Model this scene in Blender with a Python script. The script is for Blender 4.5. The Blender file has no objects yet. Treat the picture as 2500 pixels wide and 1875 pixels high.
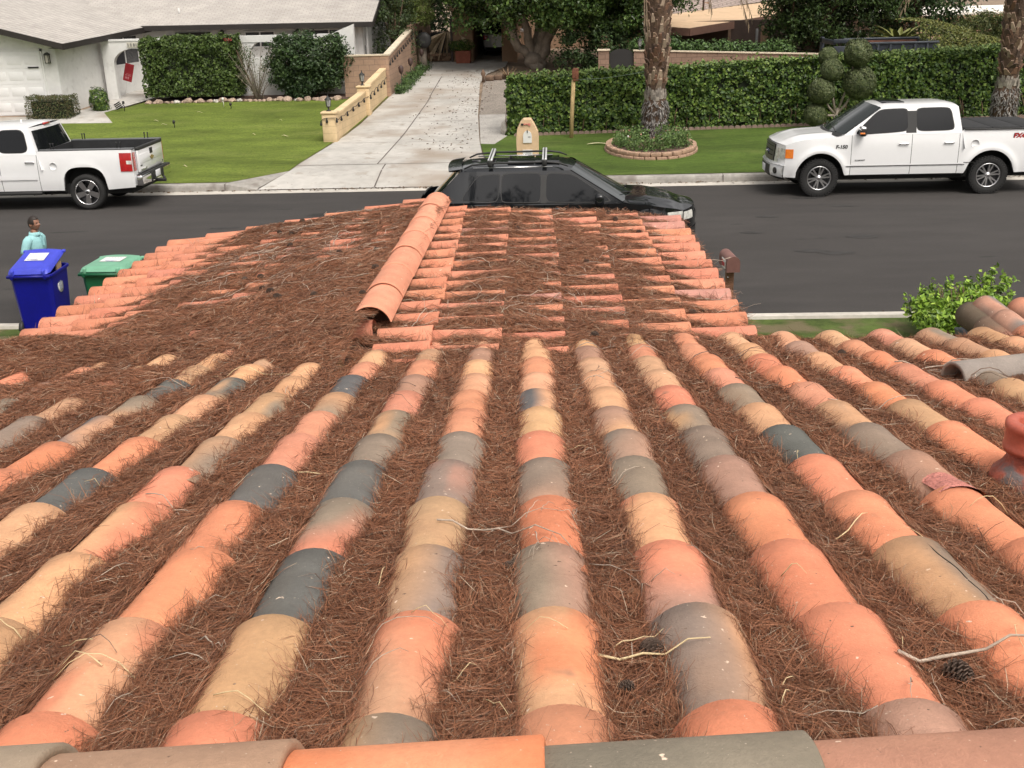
import bpy, bmesh, math, random
import numpy as np
from mathutils import Vector, Matrix
R = math.radians
PI = math.pi
SC = bpy.context.scene
COL = SC.collection
random.seed(7)
RNG = np.random.default_rng(11)

# ---------------------------------------------------------------- camera
CAM_F, CAM_H = 2666.7, 4.5458            # focal length for a 2500 px wide picture, eye height
yaw, pitch, roll = 0.044688, 0.348005, 0.0260095
_f = np.array([-math.sin(yaw)*math.cos(pitch), math.cos(yaw)*math.cos(pitch), -math.sin(pitch)])
_r0 = np.array([math.cos(yaw), math.sin(yaw), 0.0])
_d0 = np.cross(_f, _r0)
_r = math.cos(roll)*_r0 + math.sin(roll)*_d0
_d = -math.sin(roll)*_r0 + math.cos(roll)*_d0
EYE = np.array([0, 0, CAM_H])
cam = bpy.data.cameras.new('camera')
cam.sensor_width = 36.0
cam.lens = 36.0*CAM_F/2500.0
cam.clip_start = 0.05
cam.clip_end = 900
camo = bpy.data.objects.new('camera', cam)
COL.objects.link(camo)
camo.matrix_world = Matrix(((_r[0], -_d[0], -_f[0], 0), (_r[1], -_d[1], -_f[1], 0), (_r[2], -_d[2], -_f[2], CAM_H), (0, 0, 0, 1)))
SC.camera = camo

def ray(x, y):
    return _f + _r*(x-1250.)/CAM_F + _d*(y-937.5)/CAM_F
def at_z(x, y, z):
    v = ray(x, y); return EYE + v*(z-CAM_H)/v[2]
def at_y(x, y, Y):
    v = ray(x, y); return EYE + v*Y/v[1]
def zt(Y):                                # height of the ground beyond the far kerb
    return float(np.interp(Y, [26.95, 34, 42, 60, 120], [.17, .38, .90, 1.53, 1.6]))
def ground(x, y):
    v = ray(x, y); Y = 26.9
    while Y < 95:
        P = EYE + v*Y/v[1]
        if P[2] <= zt(Y): return P
        Y += .02
    return P
def px(P):                                # (used to keep the needles to where they can be seen)
    v = np.asarray(P) - EYE
    z = v @ _f
    return 1250+CAM_F*(v @ _r)/z, 937.5+CAM_F*(v @ _d)/z, z

# ---------------------------------------------------------------- sky, sun, exposure
SUN_EL, SUN_AZ = R(56), R(148)             # azimuth measured from +Y towards +X
w = bpy.data.worlds.new('World'); SC.world = w; w.use_nodes = True
nt = w.node_tree; nt.nodes.clear()
sky = nt.nodes.new('ShaderNodeTexSky'); sky.sky_type = 'NISHITA'; sky.sun_disc = False
sky.sun_elevation = SUN_EL; sky.sun_rotation = SUN_AZ; sky.altitude = 100; sky.air_density = 1; sky.dust_density = 4; sky.ozone_density = 1
hsv = nt.nodes.new('ShaderNodeHueSaturation'); hsv.inputs['Saturation'].default_value = .18; hsv.inputs['Value'].default_value = 1.0
tc = nt.nodes.new('ShaderNodeTexCoord'); mp = nt.nodes.new('ShaderNodeMapping'); mp.inputs['Scale'].default_value = (1, 1, 2.6)
cl = nt.nodes.new('ShaderNodeTexNoise'); cl.inputs['Scale'].default_value = 3.2; cl.inputs['Detail'].default_value = 5
cr = nt.nodes.new('ShaderNodeMapRange'); cr.inputs['From Min'].default_value = .35; cr.inputs['From Max'].default_value = .65
cr.inputs['To Min'].default_value = .5; cr.inputs['To Max'].default_value = 1.55
mul = nt.nodes.new('ShaderNodeMix'); mul.data_type = 'RGBA'; mul.blend_type = 'MULTIPLY'; mul.inputs['Factor'].default_value = 1
tint = nt.nodes.new('ShaderNodeMix'); tint.data_type = 'RGBA'; tint.blend_type = 'MULTIPLY'; tint.inputs['Factor'].default_value = 1
tint.inputs['B'].default_value = (1.06, 1.0, .93, 1)
bg = nt.nodes.new('ShaderNodeBackground'); bg.inputs['Strength'].default_value = .15
wo = nt.nodes.new('ShaderNodeOutputWorld')
L = nt.links.new
L(sky.outputs['Color'], hsv.inputs['Color']); L(tc.outputs['Generated'], mp.inputs['Vector']); L(mp.outputs['Vector'], cl.inputs['Vector'])
L(cl.outputs['Fac'], cr.inputs['Value']); L(hsv.outputs['Color'], mul.inputs['A']); L(cr.outputs['Result'], mul.inputs['B'])
sx = nt.nodes.new('ShaderNodeSeparateXYZ'); L(tc.outputs['Generated'], sx.inputs[0])
el = nt.nodes.new('ShaderNodeMapRange'); el.inputs['From Min'].default_value = 0; el.inputs['From Max'].default_value = 1; el.inputs['To Min'].default_value = .75; el.inputs['To Max'].default_value = 1.5
L(sx.outputs['Z'], el.inputs['Value'])                      # an overcast sky is brightest overhead
ovc = nt.nodes.new('ShaderNodeMix'); ovc.data_type = 'RGBA'; ovc.blend_type = 'MULTIPLY'; ovc.inputs['Factor'].default_value = 1
L(mul.outputs['Result'], ovc.inputs['A']); L(el.outputs['Result'], ovc.inputs['B']); L(ovc.outputs['Result'], tint.inputs['A']); L(tint.outputs['Result'], bg.inputs['Color']); L(bg.outputs['Background'], wo.inputs['Surface'])
sun = bpy.data.lights.new('sun', 'SUN'); sun.energy = 1.25; sun.angle = R(32); sun.color = (1, .96, .9)
suno = bpy.data.objects.new('sun', sun); COL.objects.link(suno)
_sd = Vector((math.sin(SUN_AZ)*math.cos(SUN_EL), math.cos(SUN_AZ)*math.cos(SUN_EL), math.sin(SUN_EL)))
suno.rotation_euler = (-_sd).to_track_quat('-Z', 'Y').to_euler()
suno.location = (8, 10, 40)
SC.view_settings.view_transform = 'Standard'; SC.view_settings.look = 'None'
SC.view_settings.exposure = 0.2; SC.view_settings.gamma = 1
SC.cycles.max_bounces = 6; SC.cycles.diffuse_bounces = 3; SC.cycles.glossy_bounces = 3; SC.cycles.transmission_bounces = 4
SC.cycles.use_denoising = True

# ---------------------------------------------------------------- helpers
def tag(o, label=None, cat=None, group=None, kind=None):
    if label: o['label'] = label
    if cat: o['category'] = cat
    if group: o['group'] = group
    if kind: o['kind'] = kind
    return o
def empty(name, loc=(0, 0, 0), rz=0, label=None, cat=None, group=None, parent=None):
    o = bpy.data.objects.new(name, None); COL.objects.link(o)
    o.location = loc; o.rotation_euler = (0, 0, rz); o.empty_display_size = .2
    if parent: o.parent = parent
    return tag(o, label, cat, group)
def children_of(o):
    return [c for c in COL.objects if c.parent == o]
def copy_tree(o, parent=None):
    c = o.copy(); COL.objects.link(c); c.parent = parent
    for ch in children_of(o):
        k = copy_tree(ch, c)
        k.matrix_parent_inverse = ch.matrix_parent_inverse.copy()
    return c

MATS = {}
def mat(name, color, rough=.7, metal=0, var=.12, vscale=3., bump=0, bscale=40., spec=.5, coat=0, attr=None, speck=None, coords='Object', detail=4, ior=None, trans=0, sheen=0, stretch=None, sss=0, cior=1.5):
    """one procedural material: base colour (or colour attribute) broken up by noise at two scales, with bump"""
    if name in MATS: return MATS[name]
    m = bpy.data.materials.new(name); m.use_nodes = True
    n = m.node_tree.nodes; l = m.node_tree.links.new
    b = n['Principled BSDF']
    b.inputs['Roughness'].default_value = rough; b.inputs['Metallic'].default_value = metal
    b.inputs['Specular IOR Level'].default_value = spec
    b.inputs['Coat Weight'].default_value = coat; b.inputs['Coat Roughness'].default_value = .04; b.inputs['Coat IOR'].default_value = cior
    if ior: b.inputs['IOR'].default_value = ior
    if trans: b.inputs['Transmission Weight'].default_value = trans
    t = n.new('ShaderNodeTexCoord'); src = t.outputs[coords]
    if stretch:
        mpn = n.new('ShaderNodeMapping'); mpn.inputs['Scale'].default_value = stretch; l(src, mpn.inputs['Vector']); src = mpn.outputs['Vector']
    if attr:
        a = n.new('ShaderNodeAttribute'); a.attribute_name = attr; base = a.outputs['Color']
    else:
        c = n.new('ShaderNodeRGB'); c.outputs[0].default_value = (*color, 1); base = c.outputs[0]
    if var:
        out = base
        for sc_, k in ((vscale, var), (vscale*9, var*.6)):
            no = n.new('ShaderNodeTexNoise'); no.inputs['Scale'].default_value = sc_; no.inputs['Detail'].default_value = detail; l(src, no.inputs['Vector'])
            mr = n.new('ShaderNodeMapRange'); mr.inputs['From Min'].default_value = .3; mr.inputs['From Max'].default_value = .7
            mr.inputs['To Min'].default_value = 1-k; mr.inputs['To Max'].default_value = 1+k; l(no.outputs['Fac'], mr.inputs['Value'])
            mx = n.new('ShaderNodeMix'); mx.data_type = 'RGBA'; mx.blend_type = 'MULTIPLY'; mx.inputs['Factor'].default_value = 1
            l(out, mx.inputs['A']); l(mr.outputs['Result'], mx.inputs['B']); out = mx.outputs['Result']
        base = out
    if speck:                                # (colour, scale, threshold) small spots of another colour
        for scol, ss, th, soft in speck:
            no = n.new('ShaderNodeTexNoise'); no.inputs['Scale'].default_value = ss; no.inputs['Detail'].default_value = 3; l(src, no.inputs['Vector'])
            mr = n.new('ShaderNodeMapRange'); mr.inputs['From Min'].default_value = th; mr.inputs['From Max'].default_value = th+soft; l(no.outputs['Fac'], mr.inputs['Value'])
            mx = n.new('ShaderNodeMix'); mx.data_type = 'RGBA'; l(mr.outputs['Result'], mx.inputs['Factor']); l(base, mx.inputs['A']); mx.inputs['B'].default_value = (*scol, 1)
            base = mx.outputs['Result']
    l(base, b.inputs['Base Color'])
    if bump:
        no = n.new('ShaderNodeTexNoise'); no.inputs['Scale'].default_value = bscale; no.inputs['Detail'].default_value = 5; l(src, no.inputs['Vector'])
        bu = n.new('ShaderNodeBump'); bu.inputs['Strength'].default_value = bump; bu.inputs['Distance'].default_value = .02
        l(no.outputs['Fac'], bu.inputs['Height']); l(bu.outputs['Normal'], b.inputs['Normal'])
    MATS[name] = m
    return m

class MB:
    """collects shapes and links them as ONE mesh object"""
    def __init__(s): s.v = []; s.f = []; s.m = []; s.s = []; s.c = []; s.cur = 0; s.sm = False; s.col = None
    def add(s, vs, fs, smooth=None):
        o = len(s.v); s.v += [tuple(map(float, p)) for p in vs]
        if s.col is not None: s.c += [s.col]*len(vs)
        for f in fs:
            s.f.append([i+o for i in f]); s.m.append(s.cur); s.s.append(s.sm if smooth is None else smooth)
        return s
    def box(s, a, b, M=None):
        x0, y0, z0 = a; x1, y1, z1 = b
        vs = [(x0, y0, z0), (x1, y0, z0), (x1, y1, z0), (x0, y1, z0), (x0, y0, z1), (x1, y0, z1), (x1, y1, z1), (x0, y1, z1)]
        if M is not None: vs = [M @ Vector(p) for p in vs]
        return s.add(vs, [(0, 3, 2, 1), (4, 5, 6, 7), (0, 1, 5, 4), (1, 2, 6, 5), (2, 3, 7, 6), (3, 0, 4, 7)], False)
    def rbox(s, a, b, r=.01, M=None, seg=2):
        bm = bmesh.new(); c = [(a[i]+b[i])/2 for i in range(3)]; d = [abs(b[i]-a[i]) for i in range(3)]
        bmesh.ops.create_cube(bm, size=1, matrix=Matrix.Translation(c) @ Matrix.Diagonal((*d, 1)))
        bmesh.ops.bevel(bm, geom=bm.edges[:], offset=min(r, min(d)*.45), segments=seg, affect='EDGES', profile=.5)
        s.bm(bm, M); return s
    def bm(s, bm, M=None, smooth=True):
        bm.verts.index_update()
        vs = [(M @ v.co if M is not None else v.co.copy()) for v in bm.verts]
        s.add(vs, [[v.index for v in f.verts] for f in bm.faces], smooth); bm.free()
    def quad(s, *p): return s.add(p, [tuple(range(len(p)))])
    def prism(s, poly, a, b, axis='y', M=None):
        """polygon (pairs) extruded along an axis from a to b"""
        n = len(poly)
        def P(p, t): return {'y': (p[0], t, p[1]), 'x': (t, p[0], p[1]), 'z': (p[0], p[1], t)}[axis]
        vs = [P(p, a) for p in poly]+[P(p, b) for p in poly]
        if M is not None: vs = [M @ Vector(p) for p in vs]
        fs = [tuple(range(n))[::-1], tuple(range(n, 2*n))]+[(i, (i+1) % n, n+(i+1) % n, n+i) for i in range(n)]
        return s.add(vs, fs, False)
    def tube(s, pts, rad, seg=8, cap=True):
        pts = [Vector(p) for p in pts]; n = len(pts)
        rad = [rad]*n if not hasattr(rad, '__len__') else rad
        vs = []; fs = []; up = None
        for i, p in enumerate(pts):
            t = (pts[min(i+1, n-1)]-pts[max(i-1, 0)]).normalized()
            if up is None:
                up = Vector((0, 0, 1)) if abs(t.z) < .9 else Vector((1, 0, 0))
            x = up.cross(t).normalized(); yv = t.cross(x).normalized(); up = yv
            for k in range(seg):
                a = 2*PI*k/seg; vs.append(p+(x*math.cos(a)+yv*math.sin(a))*rad[i])
        for i in range(n-1):
            for k in range(seg): fs.append((i*seg+k, i*seg+(k+1) % seg, (i+1)*seg+(k+1) % seg, (i+1)*seg+k))
        if cap: fs += [tuple(range(seg))[::-1], tuple(range((n-1)*seg, n*seg))]
        return s.add(vs, fs, True)
    def lathe(s, prof, seg=24, M=None, caps=True):
        """profile of (radius, height) about z"""
        vs = []; n = len(prof)
        for r, z in prof:
            for k in range(seg):
                a = 2*PI*k/seg; p = Vector((r*math.cos(a), r*math.sin(a), z)); vs.append(M @ p if M is not None else p)
        fs = [(i*seg+k, i*seg+(k+1) % seg, (i+1)*seg+(k+1) % seg, (i+1)*seg+k) for i in range(n-1) for k in range(seg)]
        if caps: fs += [tuple(range(seg))[::-1], tuple(range((n-1)*seg, n*seg))]
        return s.add(vs, fs, True)
    def grid(s, fn, nu, nv, smooth=True, flip=False):
        vs = [fn(i/nu, j/nv) for i in range(nu+1) for j in range(nv+1)]
        q = lambda i, j: i*(nv+1)+j
        fs = [(q(i, j), q(i+1, j), q(i+1, j+1), q(i, j+1)) for i in range(nu) for j in range(nv)]
        if flip: fs = [f[::-1] for f in fs]
        return s.add(vs, fs, smooth)
    def build(s, name, mats, parent=None, bevel=0, loc=None, rz=0, angle=None):
        me = bpy.data.meshes.new(name); me.from_pydata(s.v, [], s.f); me.update()
        for m in (mats if isinstance(mats, (list, tuple)) else [mats]): me.materials.append(m)
        me.polygons.foreach_set('material_index', s.m); me.polygons.foreach_set('use_smooth', s.s)
        if s.c:
            ca = me.color_attributes.new('Col', 'FLOAT_COLOR', 'POINT')
            ca.data.foreach_set('color', np.array([(*c, 1) for c in s.c], 'f').ravel())
        o = bpy.data.objects.new(name, me); COL.objects.link(o)
        if loc is not None: o.location = loc
        o.rotation_euler = (0, 0, rz)
        if parent: o.parent = parent
        if bevel:
            bv = o.modifiers.new('bevel', 'BEVEL'); bv.width = bevel; bv.segments = 2; bv.limit_method = 'ANGLE'; bv.angle_limit = R(40)
        return o
def np_mesh(name, V, F, mats, col=None, smooth=False, parent=None, midx=None):
    me = bpy.data.meshes.new(name); V = np.asarray(V, 'f'); F = np.asarray(F, 'i'); k = F.shape[1]
    me.vertices.add(len(V)); me.vertices.foreach_set('co', V.ravel())
    me.loops.add(F.size); me.loops.foreach_set('vertex_index', F.ravel())
    me.polygons.add(len(F)); me.polygons.foreach_set('loop_start', np.arange(0, F.size, k, dtype='i'))
    me.polygons.foreach_set('use_smooth', np.full(len(F), smooth))
    if midx is not None: me.polygons.foreach_set('material_index', np.asarray(midx, 'i'))
    for m in (mats if isinstance(mats, (list, tuple)) else [mats]): me.materials.append(m)
    me.update(calc_edges=True)
    if col is not None:
        ca = me.color_attributes.new('Col', 'FLOAT_COLOR', 'POINT')
        c4 = np.ones((len(V), 4), 'f'); c4[:, :3] = col; ca.data.foreach_set('color', c4.ravel())
    o = bpy.data.objects.new(name, me); COL.objects.link(o)
    if parent: o.parent = parent
    return o
def text_mesh(name, s, size, M, material, parent=None, extrude=.002, shear=0, bold=0, align='CENTER'):
    cu = bpy.data.curves.new('lettering', 'FONT'); cu.body = s; cu.size = size; cu.extrude = extrude; cu.shear = shear; cu.offset = bold
    cu.align_x = align; cu.align_y = 'CENTER'; cu.resolution_u = 3
    o = bpy.data.objects.new('lettering', cu); COL.objects.link(o)
    dg = bpy.context.evaluated_depsgraph_get(); me = bpy.data.meshes.new_from_object(o.evaluated_get(dg))
    COL.objects.unlink(o); bpy.data.objects.remove(o); bpy.data.curves.remove(cu)
    me.transform(M); me.materials.clear(); me.materials.append(material); me.name = name
    t = bpy.data.objects.new(name, me); COL.objects.link(t)
    if parent: t.parent = parent
    return t
def vnoise(x, y, seed=0):
    """smooth value noise, vectorised"""
    x = np.asarray(x, float); y = np.asarray(y, float)
    xi = np.floor(x).astype(np.int64); yi = np.floor(y).astype(np.int64); fx = x-xi; fy = y-yi
    fx = fx*fx*(3-2*fx); fy = fy*fy*(3-2*fy)
    def h(a, b):
        n = (a*374761393+b*668265263+seed*982451653) & 0xffffffff
        n = ((n ^ (n >> 13))*1274126177) & 0xffffffff
        return ((n ^ (n >> 16)) & 0xffff)/65535.
    return (h(xi, yi)*(1-fx)+h(xi+1, yi)*fx)*(1-fy)+(h(xi, yi+1)*(1-fx)+h(xi+1, yi+1)*fx)*fy
def sstep(a, b, x):
    t = np.clip((np.asarray(x, float)-a)/(b-a), 0, 1); return t*t*(3-2*t)
# ---------------------------------------------------------------- ground, street, kerbs
M_dirt = mat('dirt', (.23, .17, .12), .95, var=.3, vscale=.8, bump=.5, bscale=30)
M_asph = mat('asphalt', (.050, .046, .044), .88, var=.16, vscale=.22, bump=.35, bscale=160, spec=.3, detail=7, stretch=(.35, 1, 1),
             speck=[((.027, .026, .025), 1.3, .665, .04), ((.085, .08, .074), 55, .66, .05), ((.034, .032, .031), .5, .56, .2)])
M_conc = mat('concrete', (.43, .415, .385), .9, var=.16, vscale=.5, bump=.2, bscale=60, detail=7, speck=[((.30, .255, .21), .45, .50, .18), ((.33, .30, .26), 2.2, .60, .12), ((.25, .22, .19), 9, .66, .08)])
M_kerb = mat('kerb_concrete', (.30, .285, .26), .9, var=.22, vscale=1.2, bump=.2, bscale=50, speck=[((.20, .18, .16), 1.7, .56, .1)])
M_gut = mat('gutter_concrete', (.50, .47, .42), .9, var=.15, vscale=1.5, bump=.1, bscale=50)
M_line = mat('joint_line', (.12, .10, .09), .95, var=.2)
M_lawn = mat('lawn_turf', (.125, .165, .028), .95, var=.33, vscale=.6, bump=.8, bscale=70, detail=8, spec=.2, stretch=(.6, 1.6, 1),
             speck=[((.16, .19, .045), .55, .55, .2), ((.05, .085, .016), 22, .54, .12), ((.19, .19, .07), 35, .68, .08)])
M_lawnr = mat('lawn_turf_dark', (.072, .115, .020), .95, var=.33, vscale=.6, bump=.8, bscale=70, detail=8, spec=.2, stretch=(.6, 1.6, 1), speck=[((.12, .15, .04), .8, .55, .2), ((.045, .075, .015), 22, .54, .12), ((.17, .17, .06), 35, .68, .08)])  # darker green variety of turf for the lawn right of the driveway
M_lawn2 = mat('lawn_turf_worn', (.07, .10, .025), .95, var=.35, vscale=1.3, bump=.8, bscale=90, spec=.2, speck=[((.15, .125, .07), 2.2, .52, .15)])
M_grav = mat('gravel', (.27, .235, .20), .95, var=.2, vscale=2, bump=1.0, bscale=45, speck=[((.10, .09, .08), 26, .56, .05), ((.45, .41, .37), 31, .62, .05)])
M_grav2 = mat('pale_gravel', (.42, .40, .37), .95, var=.15, vscale=2, bump=1.0, bscale=45, speck=[((.2, .185, .17), 26, .60, .05)])

g = MB()
prof = [(-250, .10), (14.70, .10), (14.72, -.06), (26.9, -.06), (28.1, -.06), (28.4, .17), (34, .34), (42, .86), (60, 1.49), (120, 1.56), (420, 1.6)]
xs = [-400, -60, -20, 0, 20, 60, 400]
g.grid(lambda u, v: (xs[round(u*6)], prof[round(v*10)][0], prof[round(v*10)][1]), 6, 10, smooth=False)
tag(g.build('ground', M_dirt), kind='structure')

g = MB(); g.quad((-120, 15.36, 0), (120, 15.36, 0), (120, 26.25, 0), (-120, 26.25, 0)); tag(g.build('road', M_asph), kind='structure')
b = MB(); _r2 = random.Random(77)
for X, Y, a_, c_ in ((4.3, 22.4, .26, .12), (3.75, 20.9, .22, .10), (5.75, 20.4, .34, .16), (4.55, 19.3, .30, .14), (4.95, 19.1, .34, .13), (2.75, 17.2, .20, .16), (6.1, 23.4, .25, .1), (-4.8, 21.0, .3, .12), (-3.2, 19.0, .22, .1), (-6.9, 22.2, .35, .12), (-5.6, 17.6, .28, .12)):
    b.add([(X+a_*_r2.uniform(.7, 1.15)*math.cos(t), Y+c_*_r2.uniform(.7, 1.15)*math.sin(t), .0045) for t in np.linspace(0, 2*PI, 18)[:-1]], [tuple(range(17))], False)
tag(b.build('road_stains', mat('oil_stain', (.030, .028, .027), .8, var=.3, vscale=6)), kind='structure')
def strip(name, prof, x0, x1, m, step=None):
    b = MB()
    for i in range(len(prof)-1):
        (ya, za), (yb, zb) = prof[i], prof[i+1]
        b.quad((x0, ya, za), (x1, ya, za), (x1, yb, zb), (x0, yb, zb))
    return tag(b.build(name, m), kind='structure')
strip('gutter', [(26.24, -.01), (26.24, .006), (26.70, .0)], -120, 120, M_gut)
strip('gutter', [(15.37, -.01), (15.37, .006), (14.93, .0)], -120, 120, M_gut)
DRV_L, DRV_R = -7.35, -1.55                       # where the kerb gives way to the driveway apron
KP = [(26.70, -.02), (26.715, .10), (26.735, .145), (26.77, .165), (26.93, .168), (26.96, .10)]
strip('kerb', KP, -120, DRV_L-.75, M_kerb); strip('kerb', KP, DRV_R+.75, 120, M_kerb)
strip('kerb', [(14.93, -.02), (14.915, .10), (14.895, .145), (14.86, .165), (14.70, .168), (14.68, .08)], -120, 120, M_gut)
b = MB()
for x in np.arange(-60, 60, 3.05):
    if DRV_L-.8 < x < DRV_R+.8: continue
    b.box((x-.006, 26.693, -.01), (x+.006, 26.93, .1705))
tag(b.build('kerb_joints', M_line), kind='structure')

def sheet(name, poly, dz, m, zfun=zt):
    bm = bmesh.new(); vs = [bm.verts.new((x, y, 0)) for x, y in poly]; bm.faces.new(vs)
    for yy in (27.6, 30, 34, 38, 42, 48, 60):
        bmesh.ops.bisect_plane(bm, geom=bm.verts[:]+bm.edges[:]+bm.faces[:], plane_co=(0, yy, 0), plane_no=(0, 1, 0))
    for v in bm.verts: v.co.z = zfun(v.co.y)+dz
    bmesh.ops.recalc_face_normals(bm, faces=bm.faces[:])
    for f in bm.faces:
        if f.normal.z < 0: f.normal_flip()
    b = MB(); b.bm(bm, smooth=False)
    return tag(b.build(name, m), kind='structure')
def zdrv(Y):                                      # driveway: apron drops to the gutter
    return zt(Y) if Y > 28.3 else float(np.interp(Y, [26.70, 26.76, 28.3], [.012, .03, zt(28.3)]))
bm = bmesh.new()
drv = [(-7.35, 26.705), (-1.55, 26.705), (-1.62, 28.3), (-1.98, 30.0), (-2.22, 32.5), (-2.55, 37), (-2.97, 44.9), (-2.9, 48), (-2.2, 51), (-2.1, 60), (-6.05, 60), (-6.05, 44), (-6.1, 41.8), (-6.3, 36), (-6.55, 33), (-6.86, 29.4), (-6.9, 28.3)]
sheet('driveway', drv, .004, M_conc, zdrv)
b = MB()                                           # apron wings that ramp from kerb height to the gutter
for s, xa, xb in ((-1, DRV_L, DRV_L-.75), (1, DRV_R, DRV_R+.75)):
    xc = -6.9 if s < 0 else -1.62
    b.add([(xa, 26.705, .014), (xb, 26.70, -.02), (xb, 26.735, .145), (xb, 26.77, .166), (xb, 26.96, .168), (xa, 26.78, .04), (xc, 28.3, zt(28.3)+.006)],
          [(0, 1, 2, 5), (2, 3, 5), (3, 4, 6, 5)], False)
tag(b.build('kerb_ramp', M_kerb), kind='structure')
b = MB()
def dline(x0, y0, x1, y1, w=.018, n=8):
    for i in range(n):
        t0, t1 = i/n, (i+1)/n
        ax, ay, bx, by = x0+(x1-x0)*t0, y0+(y1-y0)*t0, x0+(x1-x0)*t1, y0+(y1-y0)*t1
        d = Vector((bx-ax, by-ay)).normalized()*w; 
        b.quad(*[(X, Y, zdrv(Y)+.0085) for X, Y in ((ax+d.y, ay-d.x), (bx+d.y, by-d.x), (bx-d.y, by+d.x), (ax-d.y, ay+d.x))])
dline(-6.86, 29.05, -1.9, 29.05, .022)
dline(-4.45, 26.74, -4.5, 29.05); dline(-4.72, 29.05, -4.55, 40.2); dline(-4.55, 40.2, -4.75, 47.5)
for yy in (32.6, 36.2, 40.1, 43.6, 47.5): dline(-6.3, yy, -2.6, yy, .010)
tag(b.build('driveway_joints', M_line), kind='structure')

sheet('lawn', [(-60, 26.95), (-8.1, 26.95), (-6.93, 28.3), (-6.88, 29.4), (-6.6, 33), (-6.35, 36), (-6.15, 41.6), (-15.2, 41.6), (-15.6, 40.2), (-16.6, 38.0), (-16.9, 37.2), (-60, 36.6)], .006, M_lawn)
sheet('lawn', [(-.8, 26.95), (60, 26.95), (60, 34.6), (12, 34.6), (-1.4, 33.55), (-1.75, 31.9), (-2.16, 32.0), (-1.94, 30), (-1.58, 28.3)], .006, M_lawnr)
sheet('gravel', [(-2.16, 32.0), (-1.75, 31.9), (-1.2, 34), (-1.2, 37.2), (-2.52, 37.2)], .005, M_grav2)
sheet('gravel', [(-2.52, 37.2), (-1.2, 37.2), (-.9, 46.5), (-2.9, 46.5)], .005, M_grav)
sheet('path', [(-16.9, 37.2), (-14.9, 37.1), (-16.0, 39.2), (-15.3, 42.0), (-15.3, 46), (-17.1, 46), (-16.75, 42), (-17.0, 40), (-18, 38.6), (-22, 38.9), (-60, 38.9), (-60, 36.6)], .009, M_conc)
b = MB(); b.quad((-120, -60, .126), (120, -60, .126), (120, 14.69, .126), (-120, 14.69, .126)); tag(b.build('lawn', M_lawn2), kind='structure')

# ---------------------------------------------------------------- the roof we stand on
PAL = dict(O=(.68, .255, .14), S=(.66, .285, .17), P=(.66, .36, .20), T=(.54, .31, .175), G=(.27, .205, .155), D=(.125, .122, .115), M=(.41, .235, .165), W=(.58, .225, .135))
S_, E_ = .27, .3967                                # column spacing and tile exposure
M_tile = mat('clay_tile', (1, 1, 1), .82, var=.11, vscale=9, bump=.25, bscale=260, attr='Col', spec=.35, detail=6,
             speck=[((.80, .62, .48), 38, .715, .03), ((.16, .10, .07), 47, .725, .03), ((.62, .52, .42), 150, .70, .06), ((.20, .14, .10), 6, .72, .12)])
class Frame:
    def __init__(s, O, u, v):
        s.u = np.array(u)/np.linalg.norm(u); s.v = np.array(v)/np.linalg.norm(v); s.n = np.cross(s.u, s.v)
        if s.n[2] < 0: s.n = -s.n
        s.O = np.array(O, float)
    def P(s, a, t, h):
        a, t, h = np.broadcast_arrays(np.asarray(a, float), np.asarray(t, float), np.asarray(h, float))
        return s.O+a[..., None]*s.u+t[..., None]*s.v+h[..., None]*s.n
RU, RL = .0855, .1025                                # tile radius at its tucked-under end and at its lip
al, be = .0298, .1735
n0 = np.array([-math.sin(al)*math.sin(be), math.cos(al)*math.sin(be), math.cos(be)])
FM = Frame(np.array([0, 1.4175, 3.499])-n0*RL, (math.cos(al), math.sin(al), 0), (-math.sin(al)*math.cos(be), math.cos(al)*math.cos(be), -math.sin(be)))
def tile_mesh(fr, tiles, NA=16, NL=6):
    """tiles: (a, t_lip, length, R_upper, R_lip, yaw, lift, colA, colB, mode, seed)"""
    VV = []; CC = []; FF = []; o = 0
    th = np.linspace(-PI*.49, PI*.49, NA+1)
    for (a, tl, ln, ru, rl, yw, lift, cA, cB, mode, sd) in tiles:
        rows = []
        ts = np.linspace(0, 1, NL+1)
        for x in ts: rows.append((tl-ln+ln*x, ru+(rl-ru)*x+.004*max(0, x-.85)/.15, x))
        rt = rows[-1][1]
        rows += [(tl+.003, rt-.004, 1), (tl+.002, rt-.013, 1), (tl-.12, rt-.016, 1)]
        P = []; Cc = []
        for k, (t, r, x) in enumerate(rows):
            aa = r*np.sin(th); hh = r*np.cos(th)+lift
            tt = np.full(NA+1, t)
            da = (tt-tl)*yw
            P.append(fr.P(a+aa+da, tt, hh))
            s = .5+.5*np.sin(th)
            nz = vnoise(th*1.1+sd*7.3, np.full_like(th, x*2.2+sd*3.1), 5)
            if mode == 0: f = np.clip((s-.5)*2.2+.5+(nz-.5)*1.1, 0, 1)
            elif mode == 1: f = np.clip((x-.55)*2.0+.5+(nz-.5)*1.0, 0, 1)
            else: f = sstep(.5, .75, nz)
            f = f[:, None]
            Cc.append((1-f)*np.array(cA)+f*np.array(cB))
        nr = len(rows)
        VV.append(np.concatenate(P)); CC.append(np.concatenate(Cc))
        i, j = np.meshgrid(np.arange(nr-1), np.arange(NA), indexing='ij'); q = lambda i, j: o+i*(NA+1)+j
        FF.append(np.stack([q(i, j), q(i, j+1), q(i+1, j+1), q(i+1, j)], -1).reshape(-1, 4)); o += nr*(NA+1)
    return np.concatenate(VV), np.concatenate(FF), np.concatenate(CC)
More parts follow.
